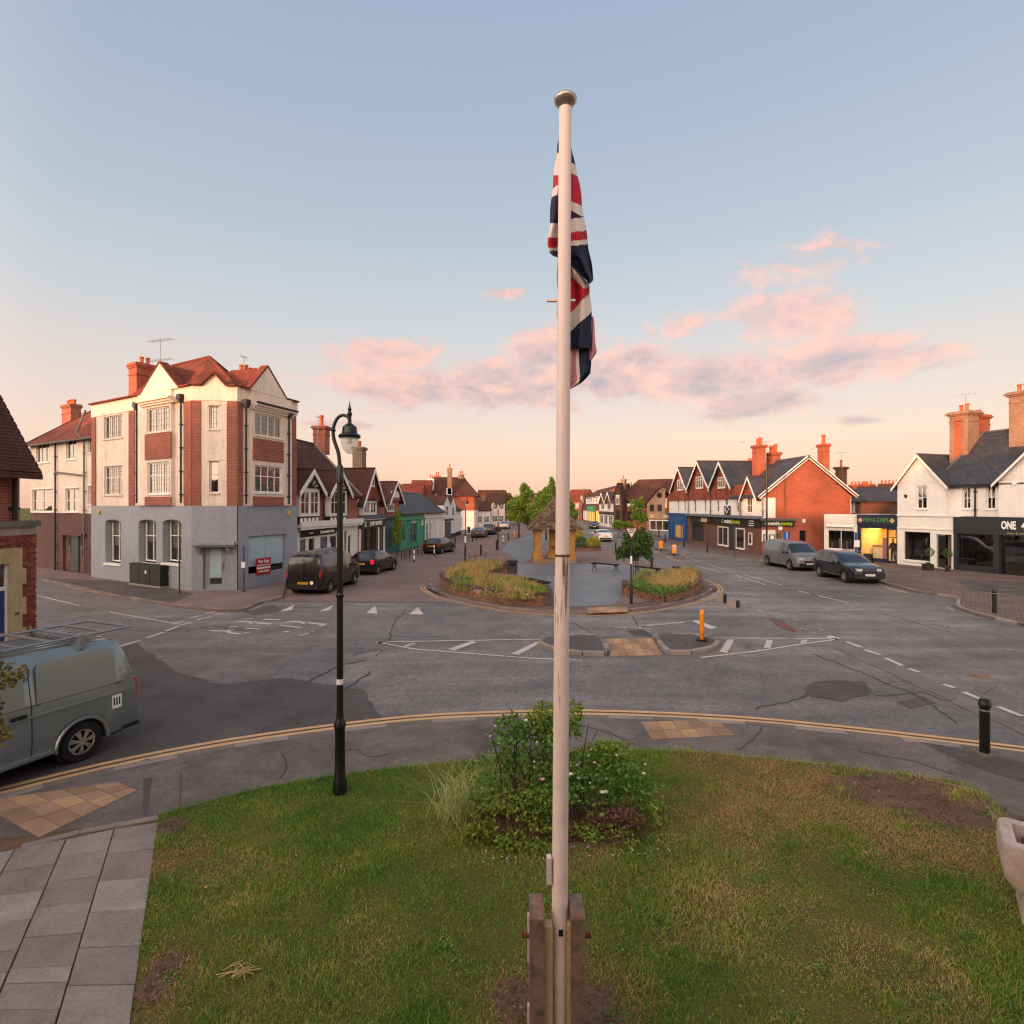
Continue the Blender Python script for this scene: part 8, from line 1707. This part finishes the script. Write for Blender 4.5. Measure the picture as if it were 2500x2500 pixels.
for face in range(4):
    ang = face * math.pi / 2; fr_ = Matrix.Rotation(ang, 4, 'Z'); tilt = math.atan2(za - ze, he)
    for r in range(rowsN):
        f0 = r / rowsN; dist = slen * f0; hw_ = he * (1 - f0) ; n = max(1, int(2 * hw_ / .27))
        if face in (1, 2) and r > 99: continue
        for k in range(n):
            wv_ = 2 * hw_ / n; key = (round(wv_, 1), RN.choice((0, 0, 1, 1, 2, 2, 3)))
            if ns >= 300: break
            x = -hw_ + (k + .5) * wv_ + (.07 if r % 2 else -.03)
            if abs(x) + wv_ / 2 > hw_ + .06: x *= .93
            if key not in smsh: smsh[key] = M().box(-wv_ / 2 + .01, wv_ / 2 - .01, -.03, .19, 0, .035).build('roof_slate', ('slate_a', 'slate_b', 'slate_c', 'slate_moss')[key[1]], rf); o = smsh[key]
            else: o = smsh[key].copy(); C.objects.link(o)
            loc = Matrix.Translation((x, -he + dist * math.cos(tilt), ze + dist * math.sin(tilt) + .012)) @ Matrix.Rotation(tilt - .09 + RN.uniform(-.03, .03), 4, 'X') @ Matrix.Rotation(RN.uniform(-.02, .02), 4, 'Z')
            o.matrix_basis = fr_ @ loc; ns += 1
m = M()
for sx in (-1, 1):
    for sy in (-1, 1): m.tube([(sx * he, sy * he, ze + .04), (0, 0, za + .05)], .07, 6)
m.build('hip_tiles', 'slate_b', rf); M().lathe([(.14, za - .05), (.1, za + .1), (.05, za + .3), (.02, za + .5)], 10).build('finial', 'slate_b', t)
# ------------------------------------------------------------------ planters
def ring_wall(t, line, h, th_, mat, cap='brick_dark', rows=None, limit=290, name='wall'):
    """brick wall following a ground line (world xy); the bricks of its outer face are separate pieces"""
    o = Vector(t.location); L = [Vector((p[0] - o.x, p[1] - o.y)) for p in line]
    ins = []
    for i, p in enumerate(L):
        d = (L[min(i + 1, len(L) - 1)] - L[max(i - 1, 0)]).normalized(); ins.append(p + Vector((-d.y, d.x)) * th_)
    M().prism([tuple(p) for p in L] + [tuple(p) for p in ins[::-1]], -.02, h - .06).build(name, mat, t)
    offs = []
    for i, p in enumerate(L):
        d = (L[min(i + 1, len(L) - 1)] - L[max(i - 1, 0)]).normalized(); offs.append((p - Vector((-d.y, d.x)) * .04, p + Vector((-d.y, d.x)) * (th_ + .03)))
    M().prism([tuple(a) for a, b in offs] + [tuple(b) for a, b in offs[::-1]], h - .058, h).build('coping', cap, t)
    bl, n = .225, 0; rs = resample([tuple(p) for p in L], bl / 2); nr = int((h - .08) / .075); base = {}
    for r in range(nr):
        for i in range(r % 2, len(rs) - 2, 2):
            if n >= limit: return
            a, b = rs[i], rs[i + 2]; d = b - a; k = RN.randrange(4)
            if k not in base: base[k] = M().box(-.106, .106, -.016, .03, 0, .063).build('brick', ('brick_face_g', 'brick_face_d', 'brick_face_e', 'brick_face_f')[k], t); ob = base[k]
            else: ob = base[k].copy(); C.objects.link(ob)
            c = (a + b) / 2; ob.parent = t; ob.location = (c.x, c.y, .012 + r * .075); ob.rotation_euler = (0, 0, math.atan2(d.y, d.x)); n += 1
plain('brick_face_g', '#7e6350', .92, .25, 7, .3, 40); plain('brick_face_d', '#74503f', .92, .25, 7, .3, 40); plain('brick_face_e', '#85604c', .92, .25, 7, .3, 40); plain('brick_face_f', '#8d6a4f', .92, .25, 7, .3, 40); plain('brick_mortar', '#5d4a40', .95, .2, 6, .3, 40)
def rnd_in(poly, n):
    P = np.array(poly)[:, :2]; lo, hi = P.min(0), P.max(0); out = np.zeros((0, 2))
    while len(out) < n:
        q = NP.uniform(lo, hi, (n * 2, 2)); x, y = q[:, 0], q[:, 1]; c = np.zeros(len(q), bool)
        for i in range(len(P)):
            x1, y1 = P[i]; x2, y2 = P[(i + 1) % len(P)]
            with np.errstate(divide='ignore', invalid='ignore'): c ^= ((y1 > y) != (y2 > y)) & (x < (x2 - x1) * (y - y1) / (y2 - y1 + 1e-12) + x1)
        out = np.concatenate([out, q[c]])
    return out[:n]
Lw = smooth(pts([(1075, 1420), (1076, 1429), (1103, 1448), (1145, 1460), (1186, 1468), (1248, 1476), (1310, 1480), (1339, 1480)], .1), 4)
t = thing('brick_planter', 'curved brick planter full of golden grasses left of the flagpole', 'planter', (Lw[0][0], Lw[0][1], .1))
ring_wall(t, Lw, .58, .22, 'brick_mortar')
ring_wall(t, pts([(1339, 1481), (1345, 1467), (1338, 1452)], .1), .52, .2, 'brick_mortar', limit=40); ring_wall(t, pts([(1250, 1398), (1215, 1398), (1183, 1408), (1184, 1416)], .1)[::-1], .5, .2, 'brick_mortar', limit=60, name='inner_wall')
inner = pts([(1336, 1452), (1300, 1432), (1255, 1420), (1190, 1412), (1200, 1398), (1235, 1388), (1225, 1376), (1160, 1378), (1095, 1400), (1077, 1418)], .1)
plot = [tuple(p) for p in Lw[1:]] + inner; o = t.location
M().prism([(x - o.x, y - o.y) for x, y in plot], -.02, .4).build('soil', 'soil', t)
def planted(t, poly, z, n, hgt, mat, name='grasses', lean=.45, wid=.012, sig=.2):
    """grasses in uneven clumps"""
    nc = max(8, n // 70); c = rnd_in(poly, nc); k = NP.integers(0, nc, n); q = c[k] + NP.normal(0, sig, (n, 2)); hf = NP.uniform(.5, 1.25, nc)[k]
    P = [tuple(p[:2]) for p in poly]; ok = np.array([inpoly(a, b, P) for a, b in q]); q, hf = q[ok], hf[ok]; n = len(q)
    b = np.concatenate([q - np.array([t.location.x, t.location.y]), np.full((n, 1), z)], 1); return blades(name, mat, t, b, hgt * hf, lean, wid, 'stuff')
def fluff(blobs, n, k=9, shell=.3):
    bb = []
    for b in blobs:
        bb.append((b[0], b[1], b[2], b[3] * .72, b[4] * .72, b[5] * .72))
        for _ in range(k):
            a, e = RN.uniform(0, 6.28), RN.uniform(-.9, 1.3); s_ = RN.uniform(.25, .45); q = RN.uniform(.6, 1.0)
            bb.append((b[0] + b[3] * q * math.cos(a) * math.cos(e), b[1] + b[4] * q * math.sin(a) * math.cos(e), b[2] + b[5] * q * math.sin(e), b[3] * s_, b[4] * s_, b[5] * s_))
    return blob_pts(n, bb, shell)
gold = pts([(1090, 1400), (1160, 1378), (1222, 1378), (1228, 1388), (1195, 1400), (1185, 1414), (1250, 1420), (1300, 1432), (1325, 1450), (1318, 1466), (1250, 1468), (1180, 1458), (1110, 1442), (1085, 1420)], .4)
o_ = Vector(t.location)
planted(t, gold, .36, 4200, .46, 'grass_gold', lean=.9, wid=.017); planted(t, gold, .36, 500, .72, 'grass_gold', 'tall_grasses', .7, .014); planted(t, gold, .36, 3800, .4, 'grass_green', 'green_grasses', .9, .017); q = rnd_in(gold, 1800); leaves('low_foliage', 'leaf_rose', t, np.concatenate([q - np.array([o_.x, o_.y]), NP.uniform(.36, .62, (1800, 1))], 1), .1, kind='stuff')
q = rnd_in(pts([(1270, 1440), (1330, 1445), (1338, 1462), (1290, 1465)], .4), 1200); leaves('low_foliage', 'leaf_lime', t, np.concatenate([q - np.array([o_.x, o_.y]), NP.uniform(.36, .62, (1200, 1))], 1), .08, kind='stuff')
q = rnd_in(pts([(1150, 1450), (1300, 1462), (1300, 1470), (1150, 1462)], .45), 60); leaves('pale_flowers', 'flower_pink', t, np.concatenate([q - np.array([o_.x, o_.y]), NP.uniform(.5, .8, (60, 1))], 1), .09, kind='stuff')
Rw = pts([(1520, 1452), (1612, 1469)], .1) + smooth(pts([(1624, 1470), (1670, 1461), (1700, 1448), (1712, 1432), (1708, 1412)], .1), 4)
t = thing('brick_planter', 'angular brick planter with green edging plants right of the give way sign', 'planter', (Rw[0][0], Rw[0][1], .1))
ring_wall(t, Rw, .46, .22, 'brick_mortar')
plot = [tuple(p) for p in Rw] + pts([(1690, 1400), (1640, 1408), (1560, 1412), (1545, 1428), (1520, 1437)], .1); o = t.location
M().prism([(x - o.x, y - o.y) for x, y in plot], -.02, .36).build('soil', 'soil', t); ring_wall(t, pts([(1520, 1437), (1520, 1452)], .1), .46, .2, 'brick_mortar', limit=20); o_ = Vector(t.location)
back = pts([(1570, 1420), (1620, 1412), (1690, 1402), (1704, 1418), (1690, 1440), (1640, 1450), (1590, 1444)], .4); planted(t, back, .32, 2400, .5, 'grass_gold', lean=.9, wid=.017); planted(t, back, .32, 350, .8, 'grass_gold', 'tall_grasses', .7, .014); planted(t, plot, .32, 2200, .35, 'grass_green', 'green_grasses', .9, .015)
fr_ = pts([(1528, 1440), (1612, 1458), (1660, 1452), (1698, 1436), (1700, 1425), (1650, 1440), (1600, 1442), (1550, 1425)], .4); q = rnd_in(fr_, 4200); leaves('edging_plants', 'leaf_rose', t, np.concatenate([q - np.array([o_.x, o_.y]), NP.uniform(.32, .62, (4200, 1))], 1), .085, kind='stuff')
# round planter behind the shelter
p = G(1439, 1346, .1); t = thing('brick_planter', 'low round brick planter with a yellow bush beside the white saloon', 'planter', (p.x, p.y + 1.0, .1)); n = 20
ring_wall(t, [(t.location.x + 1.25 * math.cos(a), t.location.y + 1.0 * math.sin(a)) for a in np.linspace(math.pi * 1.0, math.pi * 3.0, n)], .42, .2, 'brick_mortar', limit=80)
M().lathe([(1.2, 0), (1.2, .36)], 20, (0, 0, 0), 1, .8).build('soil', 'soil', t); leaves('yellow_bush', 'leaf_yellow', t, blob_pts(2600, [(.45, -.1, .75, .75, .6, .6), (.8, 0, .6, .4, .5, .45)]), .11); leaves('dark_bush', 'leaf_dark', t, blob_pts(1400, [(-.65, .1, .75, .6, .55, .6)]), .11)
p = G(1412, 1322, .1); t = thing('yellow_shrub', 'small yellow-green shrub peeping out behind the fountain shelter', 'shrub', (p.x, p.y, .1)); M().tube([(0, 0, 0), (0, 0, .5)], .04, 6).build('stem', 'bark', t); leaves('foliage', 'leaf_yellow', t, blob_pts(1500, [(0, 0, .8, .8, .6, .75)]), .13)
# ------------------------------------------------------------------ trees
def tree(name, label, loc, blobs, n, size, mat, trunk=.12, group=None, stems=1, h0=None):
    t = thing(name, label, 'tree', loc, 0, group); zc = min(b[2] for b in blobs)
    m = M()
    for s_ in range(stems):
        ox = (s_ - (stems - 1) / 2) * .12; m.tube([(ox, 0, -.1), (ox * 1.1, .02, zc * .6), (ox * 1.3 + .04, 0, zc)], [trunk, trunk * .75, trunk * .5], 8)
        for b in blobs: m.tube([(ox, 0, zc * .7), ((ox + b[0]) * .5, b[1] * .4, (zc * .7 + b[2]) * .52), (b[0], b[1], b[2])], [trunk * .5, trunk * .35, trunk * .12], 6)
    m.build('trunk', 'bark', t, smooth=60)
    pt = fluff(blobs, n)
    leaves('crown', mat, t, pt, size); return t
def P3(px, py, d): return A(px, py, d)
tree('plaza_tree', 'bushy green plaza tree, left of the trees behind the shelter', (.94, 75, .1), [(-.6, 0, 3.4, 1.5, 1.4, 1.6), (.6, 0, 3.2, 1.6, 1.4, 1.6), (.3, .3, 4.7, 1.5, 1.3, 1.6), (.9, .2, 5.9, .9, .8, 1.4)], 11000, .30, 'leaf_tree', .12, 'trees on the plaza')
tree('plaza_tree', 'pale green plaza tree directly behind the shelter roof', (4.3, 70, .1), [(-1.0, 0, 3.2, 1.6, 1.4, 1.6), (.3, 0, 4.2, 1.5, 1.3, 1.8), (.5, 0, 6.0, .9, .8, 1.6), (-.7, .3, 5.0, 1.2, 1., 1.3)], 11000, .30, 'leaf_tree', .12, 'trees on the plaza')
tree('plaza_tree', 'green plaza tree showing right of the flagpole', (7.6, 74, .1), [(-.6, 0, 3.3, 1.2, 1.2, 1.5), (.4, 0, 3.0, 1.1, 1.1, 1.4), (-.3, 0, 4.6, 1.0, 1.0, 1.3)], 7000, .30, 'leaf_tree', .12, 'trees on the plaza')
tree('distant_tree', 'dark distant tree between the street-end buildings and the plaza trees', (-1.6, 140, 0), [(0, 0, 5.5, 2.2, 2, 2.5), (2., 0, 4.5, 2, 2, 2.3), (-1.5, 0, 4, 1.5, 1.5, 2)], 4500, .5, 'leaf_autumn', .2); tree('distant_tree', 'rounded distant tree rising behind the small gabled house', (-22.5, 105, 0), [(0, 0, 7.6, 2.6, 2.2, 2.2), (-1.6, 0, 6.6, 2.2, 2, 2), (2.0, 0, 6.4, 2., 2, 1.9)], 6000, .38, 'leaf_autumn', .2)
for i, (x, y, r, h) in enumerate(((1.5, 230, 6, 8), (-14, 240, 7, 9), (9, 250, 6, 8.5), (24, 235, 6, 8))): tree('distant_tree', ['hazy tree at the vanishing end of the left street', 'broad tree far behind the street-end inn', 'tree far behind the plaza trees', 'tree far behind the shop row on the right'][i], (x, y, 0), [(0, 0, h * .62, r, r, h * .4), (r * .5, 0, h * .45, r * .7, r * .7, h * .35), (-r * .6, 0, h * .4, r * .6, r * .6, h * .3)], 3500, .8, 'leaf_autumn', .25)
p = G(962, 1350); tree('street_tree', 'slim young street tree before the teal shopfront', (-10.35, 50.0, 0), [(0, 0, 1.3, .38, .38, .6), (0, 0, 2.2, .45, .45, .8), (.05, 0, 3.1, .35, .35, .7), (0, 0, 3.7, .2, .2, .4)], 4200, .13, 'leaf_tree', .05)
p = G(1549, 1410, .1); tree('leafy_sapling', 'leafy multi-stemmed sapling behind the give way sign', (p.x, p.y, .1), [(-.2, 0, 1.75, .95, .8, .75), (.55, 0, 1.9, .7, .7, .75), (-.75, 0, 1.4, .5, .5, .45), (.1, 0, 2.4, .6, .6, .5), (.8, .1, 1.5, .5, .5, .5), (-.4, 0, 2.3, .4, .4, .4), (.5, 0, 2.75, .3, .3, .3)], 4600, .16, 'leaf_dark', .03, None, 4)
p = G(1556, 1318, .1); tree('street_tree', 'pale young tree before the dark brick tower, above the give way sign', (p.x, p.y, .1), [(0, 0, 3.6, 1.0, .9, 1.1), (.5, 0, 2.6, 1.0, .9, .9), (-.5, 0, 4.4, .6, .6, .7), (.3, 0, 4.9, .5, .5, .6)], 3200, .24, 'leaf_tree', .06); p = G(1530, 1310, .1); tree('street_shrub', 'low spreading pale shrub left of the give way sign', (p.x - 1.2, p.y, .1), [(0, 0, 1.6, 1.3, .9, .55), (1.2, 0, 1.5, 1.0, .8, .5)], 1700, .24, 'leaf_tree', .05)
t = tree('side_shrub', 'clipped bush at the frame edge in front of the grey van', (-6.55, 6.35, ZP), [(0, 0, 2.25, .72, .6, .42), (.1, .1, 1.8, .6, .5, .45), (-.3, 0, 2.5, .5, .5, .3)], 5200, .075, 'leaf_autumn', .05)
# ------------------------------------------------------------------ rose bed on the lawn
t = thing('rose_bed', 'rose bush with pink and white flowers in the small bed behind the flagpole', 'flower bed', (.5, 7.7, ZP))
M().lathe([(.8, 0), (.78, .02), (.7, .04)], 24, (0, -.1, 0), 1.4, .9).build('soil', 'soil', t)
m = M()
for k in range(26):
    a = RN.uniform(0, 6.28); r = RN.uniform(.05, .8); x, y = r * math.cos(a) * 1.1 - .15, r * math.sin(a) * .6 + .15; h = RN.uniform(.6, 1.35)
    m.tube([(x, y, 0), (x * 1.1 + RN.uniform(-.1, .1), y, h * .6), (x * 1.25 + RN.uniform(-.15, .15), y + RN.uniform(-.1, .1), h)], [.012, .009, .005], 5)
m.build('stems', 'bark', t, smooth=60)
def jit(bl): return blob_pts(bl[0], bl[1], .35)
leaves('rose_foliage', 'leaf_rose', t, fluff([(-.38, .25, .78, .6, .4, .46), (-.1, .1, .45, .9, .5, .34), (.1, .3, .98, .36, .3, .36), (-.55, .25, 1.02, .3, .25, .3), (.75, .1, .52, .65, .45, .34), (1.15, .0, .34, .4, .35, .26), (-.85, .0, .36, .45, .4, .28), (.2, -.2, .35, .6, .4, .24)], 4600, 16), .078)
leaves('spreading_foliage', 'leaf_tree', t, fluff([(-.9, -.2, .22, .45, .4, .16), (1.25, -.1, .2, .4, .35, .14), (-.3, -.3, .4, .5, .3, .2), (.9, .3, .7, .4, .3, .2), (-.2, -.6, .12, .7, .3, .1), (.7, -.55, .12, .6, .3, .1)], 2400, 10), .06)
leaves('light_foliage', 'leaf_lime', t, blob_pts(1500, [(-.05, .3, 1.2, .28, .22, .3), (.42, .35, 1.25, .14, .14, .25), (.8, .1, .85, .35, .25, .12), (-.9, -.62, .14, .22, .16, .12), (-.5, -.8, .1, .25, .12, .08), (-.1, -.85, .08, .3, .1, .06)], .3), .07)
leaves('red_foliage', 'leaf_red', t, fluff([(.75, -.5, .16, .4, .3, .14), (.15, -.55, .12, .35, .25, .1), (1.0, -.35, .22, .25, .2, .16)], 900, 8), .05)
q = rnd_in([(-1.0, -.75), (1.2, -.65), (1.3, .1), (-1.1, .1)], 1500); blades('dead_stalks', 'dead_stalk', t, np.concatenate([q, np.full((1500, 1), .02)], 1), .22, .9, .007)
q = NP.normal((-1.1, -.05), (.2, .14), (420, 2)); blades('pale_grass_clump', 'grass_pale', t, np.concatenate([q, np.full((420, 1), .02)], 1), .55, 1.3, .008); q = NP.normal((-.75, .2), (.12, .1), (120, 2)); blades('pale_grass_clump', 'grass_pale', t, np.concatenate([q, np.full((120, 1), .02)], 1), .8, .7, .007)
fl = blob_pts(90, [(-.4, .1, .9, .5, .35, .45), (.1, .0, .7, .6, .3, .35), (.85, -.05, .7, .5, .3, .3)], .85)
for i in range(0, 28):
    k = M(); x, y, z = fl[i]; r = RN.uniform(.015, .034); k.lathe([(.004, -r * .6), (r * .7, -r * .3), (r, r * .1), (r * .75, r * .5), (r * .3, r * .3)], 7, (x, y - .05, max(z, .25))); k.build('rose_flower', 'flower_white' if i % 4 else 'flower_pink', t, smooth=60)
q = rnd_in([(-.9, -1.15), (1.6, -.9), (1.5, -.5), (-.9, -.8)], 160); leaves('fallen_petals', 'flower_white', t, np.concatenate([q, NP.uniform(.04, .09, (160, 1))], 1), .025, kind='stuff')
# ------------------------------------------------------------------ grass
def patch_mask(q, bl):
    m = np.zeros(len(q))
    for (x, y, rx, ry, w) in bl: m = np.maximum(m, w * np.exp(-(((q[:, 0] - x) / rx) ** 2 + ((q[:, 1] - y) / ry) ** 2)))
    return m
def wob(q, s, k): return .5 * np.sin(q[:, 0] * s + 1.3 * np.sin(q[:, 1] * s * .8 + k)) + .5 * np.sin(q[:, 1] * s * 1.2 + 1.7 * np.sin(q[:, 0] * s * .7 + k * 2))
g1 = G(2190, 1930, ZP); g2 = G(2330, 1985, ZP); g3 = G(2000, 1905, ZP); g4 = G(390, 2390, ZP); g5 = G(420, 2100, ZP); g6 = G(1800, 1860, ZP); g7 = G(2300, 2060, ZP); g8 = G(560, 2130, ZP); g9 = G(1250, 2440, ZP); g10 = G(350, 2480, ZP); g11 = G(1460, 2470, ZP); g12 = G(410, 2020, ZP); g13 = G(1720, 1865, ZP); g14 = G(1900, 1890, ZP); g15 = G(2400, 2040, ZP)
BARE = [(g1.x, g1.y, 1.1, .55, 1.0), (g2.x, g2.y, .9, .5, .9), (g4.x, g4.y, .16, .35, .9), (g9.x, g9.y, .18, .25, .7), (g11.x, g11.y, .2, .3, .8), (g12.x, g12.y, .25, .25, .7), (.5, 7.55, 1.0, .6, .75)]
DRY = [(g1.x - .6, g1.y - .3, 2.6, 1.0, 1.2), (g3.x, g3.y, 1.3, .8, .9), (g7.x, g7.y, 1.0, .9, .9), (g4.x, g4.y, .35, .6, 1.0), (g5.x, g5.y, .6, .5, .8), (g6.x, g6.y, 1.6, .5, .75), (g8.x, g8.y, .8, .3, .6), (g9.x, g9.y, .4, .5, .7), (g10.x, g10.y, .3, .4, .9), (g11.x, g11.y, .4, .5, .8), (2.2, 7.2, 2.2, 1.6, .5), (3.4, 5.6, 1.4, 1.2, .35), (g13.x, g13.y, .9, .5, .9), (g14.x, g14.y, 1.3, .9, 1.3), (g15.x, g15.y, .8, 1.1, 1.2), (g7.x, g7.y, 1.2, .8, 1.1)]
pl = [tuple(p) for p in LAWN_POLY if True]
allq = rnd_in(pl, 400000); allq = allq[(allq[:, 1] > 3.2)]
br = patch_mask(allq, BARE) + .18 * wob(allq, 5., 1.) ; keep = NP.random(len(allq)) > np.clip((br - .35) * 2.0, 0, .84); allq = allq[keep]
dr = patch_mask(allq, DRY) + .22 * wob(allq, 2.3, .4) + .12 * wob(allq, 7.1, 2.); isdry = NP.random(len(allq)) < np.clip((dr - .14) * 1.8, .03, .95)
def grass(name, label, q, hgt, mat, lean, wid):
    hh = hgt * (1 + .45 * wob(q, 1.7, 3.) + .35 * wob(q, 6.3, 1.)); b = np.concatenate([q, np.full((len(q), 1), ZP + .008)], 1)
    n = len(b); o = blades(name, mat, None, b, hh, lean, wid, 'stuff'); tag(o, label, 'grass'); return o
leafm('dry_blade', '#94704a', '#c29a68', '#e2c294', .25)
grass('grass', 'short green lawn grass around the flagpole', allq[~isdry], .038, 'lawn_blade', 1.0, .0068); grass('dry_grass', 'dry straw-coloured grass in worn patches of the lawn', allq[isdry], .028, 'dry_blade', 1.2, .0062)
tf = NP.normal(0, 1, (2600, 2)) * np.array([.10, .10]); cl = rnd_in(pl, 60); cl = cl[cl[:, 1] > 3.8]; tq = cl[NP.integers(0, len(cl), 2600)] + tf * NP.uniform(.4, 1, (2600, 1))
ed = np.array(resample(lawn_top, .02)); ed = ed[NP.integers(0, len(ed), 2600)] + NP.normal(0, .05, (2600, 2)) - np.array([0, .06]); tq = np.concatenate([tq, ed])
tag(blades('tufts', 'lawn_blade', None, np.concatenate([tq, np.full((len(tq), 1), ZP + .01)], 1), .10, .7, .006, 'stuff'), 'taller grass tufts along the lawn edge and in the lawn', 'grass')
# clover and small weeds in the turf, a few fallen leaves
wq_ = rnd_in(pl, 130); wq_ = wq_[wq_[:, 1] > 3.6]; k_ = NP.integers(0, len(wq_), 5200); cq_ = wq_[k_] + NP.normal(0, 1, (5200, 2)) * NP.uniform(.04, .16, len(wq_))[k_][:, None]; cq_ = cq_[[inpoly(a, b, pl) for a, b in cq_]]
tag(leaves('weeds', 'leaf_rose', None, np.concatenate([cq_, NP.uniform(ZP + .02, ZP + .05, (len(cq_), 1))], 1), .026, 2.5, 'stuff', .8), 'clover and small weeds scattered through the lawn', 'weeds')
fq_ = rnd_in(pl, 60); fq_ = fq_[fq_[:, 1] > 3.6]; tag(leaves('fallen_leaves', 'dry_blade', None, np.concatenate([fq_, np.full((len(fq_), 1), ZP + .05)], 1), .045, 3., 'stuff', .7), 'dry leaves lying here and there on the lawn', 'leaves')
sq = np.concatenate([NP.normal((x, y), (rx * .55, ry * .55), (int(1500 * rx * ry + 60), 2)) for x, y, rx, ry, w in BARE[:6]]); P_ = [tuple(p[:2]) for p in LAWN_POLY]; sq = sq[[inpoly(a, b, P_) for a, b in sq]]
tag(leaves('turf_litter', 'dead_stalk', None, np.concatenate([sq, NP.uniform(ZP + .022, ZP + .04, (len(sq), 1))], 1), .03, 2.5, 'stuff', .5), 'dead stalks and crumbs of earth on the bare patches of the lawn', 'litter')
# bare earth showing through
def blot(cx, cy, rx, ry, n=22, seed=0):
    r_ = random.Random(seed); return [(cx + rx * math.cos(a) * (1 + r_.uniform(-.25, .2)), cy + ry * math.sin(a) * (1 + r_.uniform(-.25, .2))) for a in np.linspace(0, 2 * math.pi, n)[:-1]]
for i, (x, y, rx, ry, w) in enumerate(BARE[:6]): M().sheet(blot(x, y, rx * .9, ry * .9, seed=i), ZP + .0165 + i * .0012).build('bare_earth', 'soil', LAWN)
# twigs lying on the grass
p = G(590, 2385, ZP); t = thing('dry_twigs', 'small heap of pale dry twigs lying on the lawn', 'twigs', (p.x, p.y, ZP + .04)); 
for k in range(16):
    a = RN.uniform(0, 3.14); l = RN.uniform(.06, .16); x, y = RN.uniform(-.12, .12), RN.uniform(-.06, .06)
    M().tube([(x - l * math.cos(a), y - l * math.sin(a) * .5, RN.uniform(0, .03)), (x, y, RN.uniform(.02, .06)), (x + l * math.cos(a + .4), y + l * math.sin(a + .4) * .5, RN.uniform(0, .03))], .004, 5).build('twig', 'straw', t)
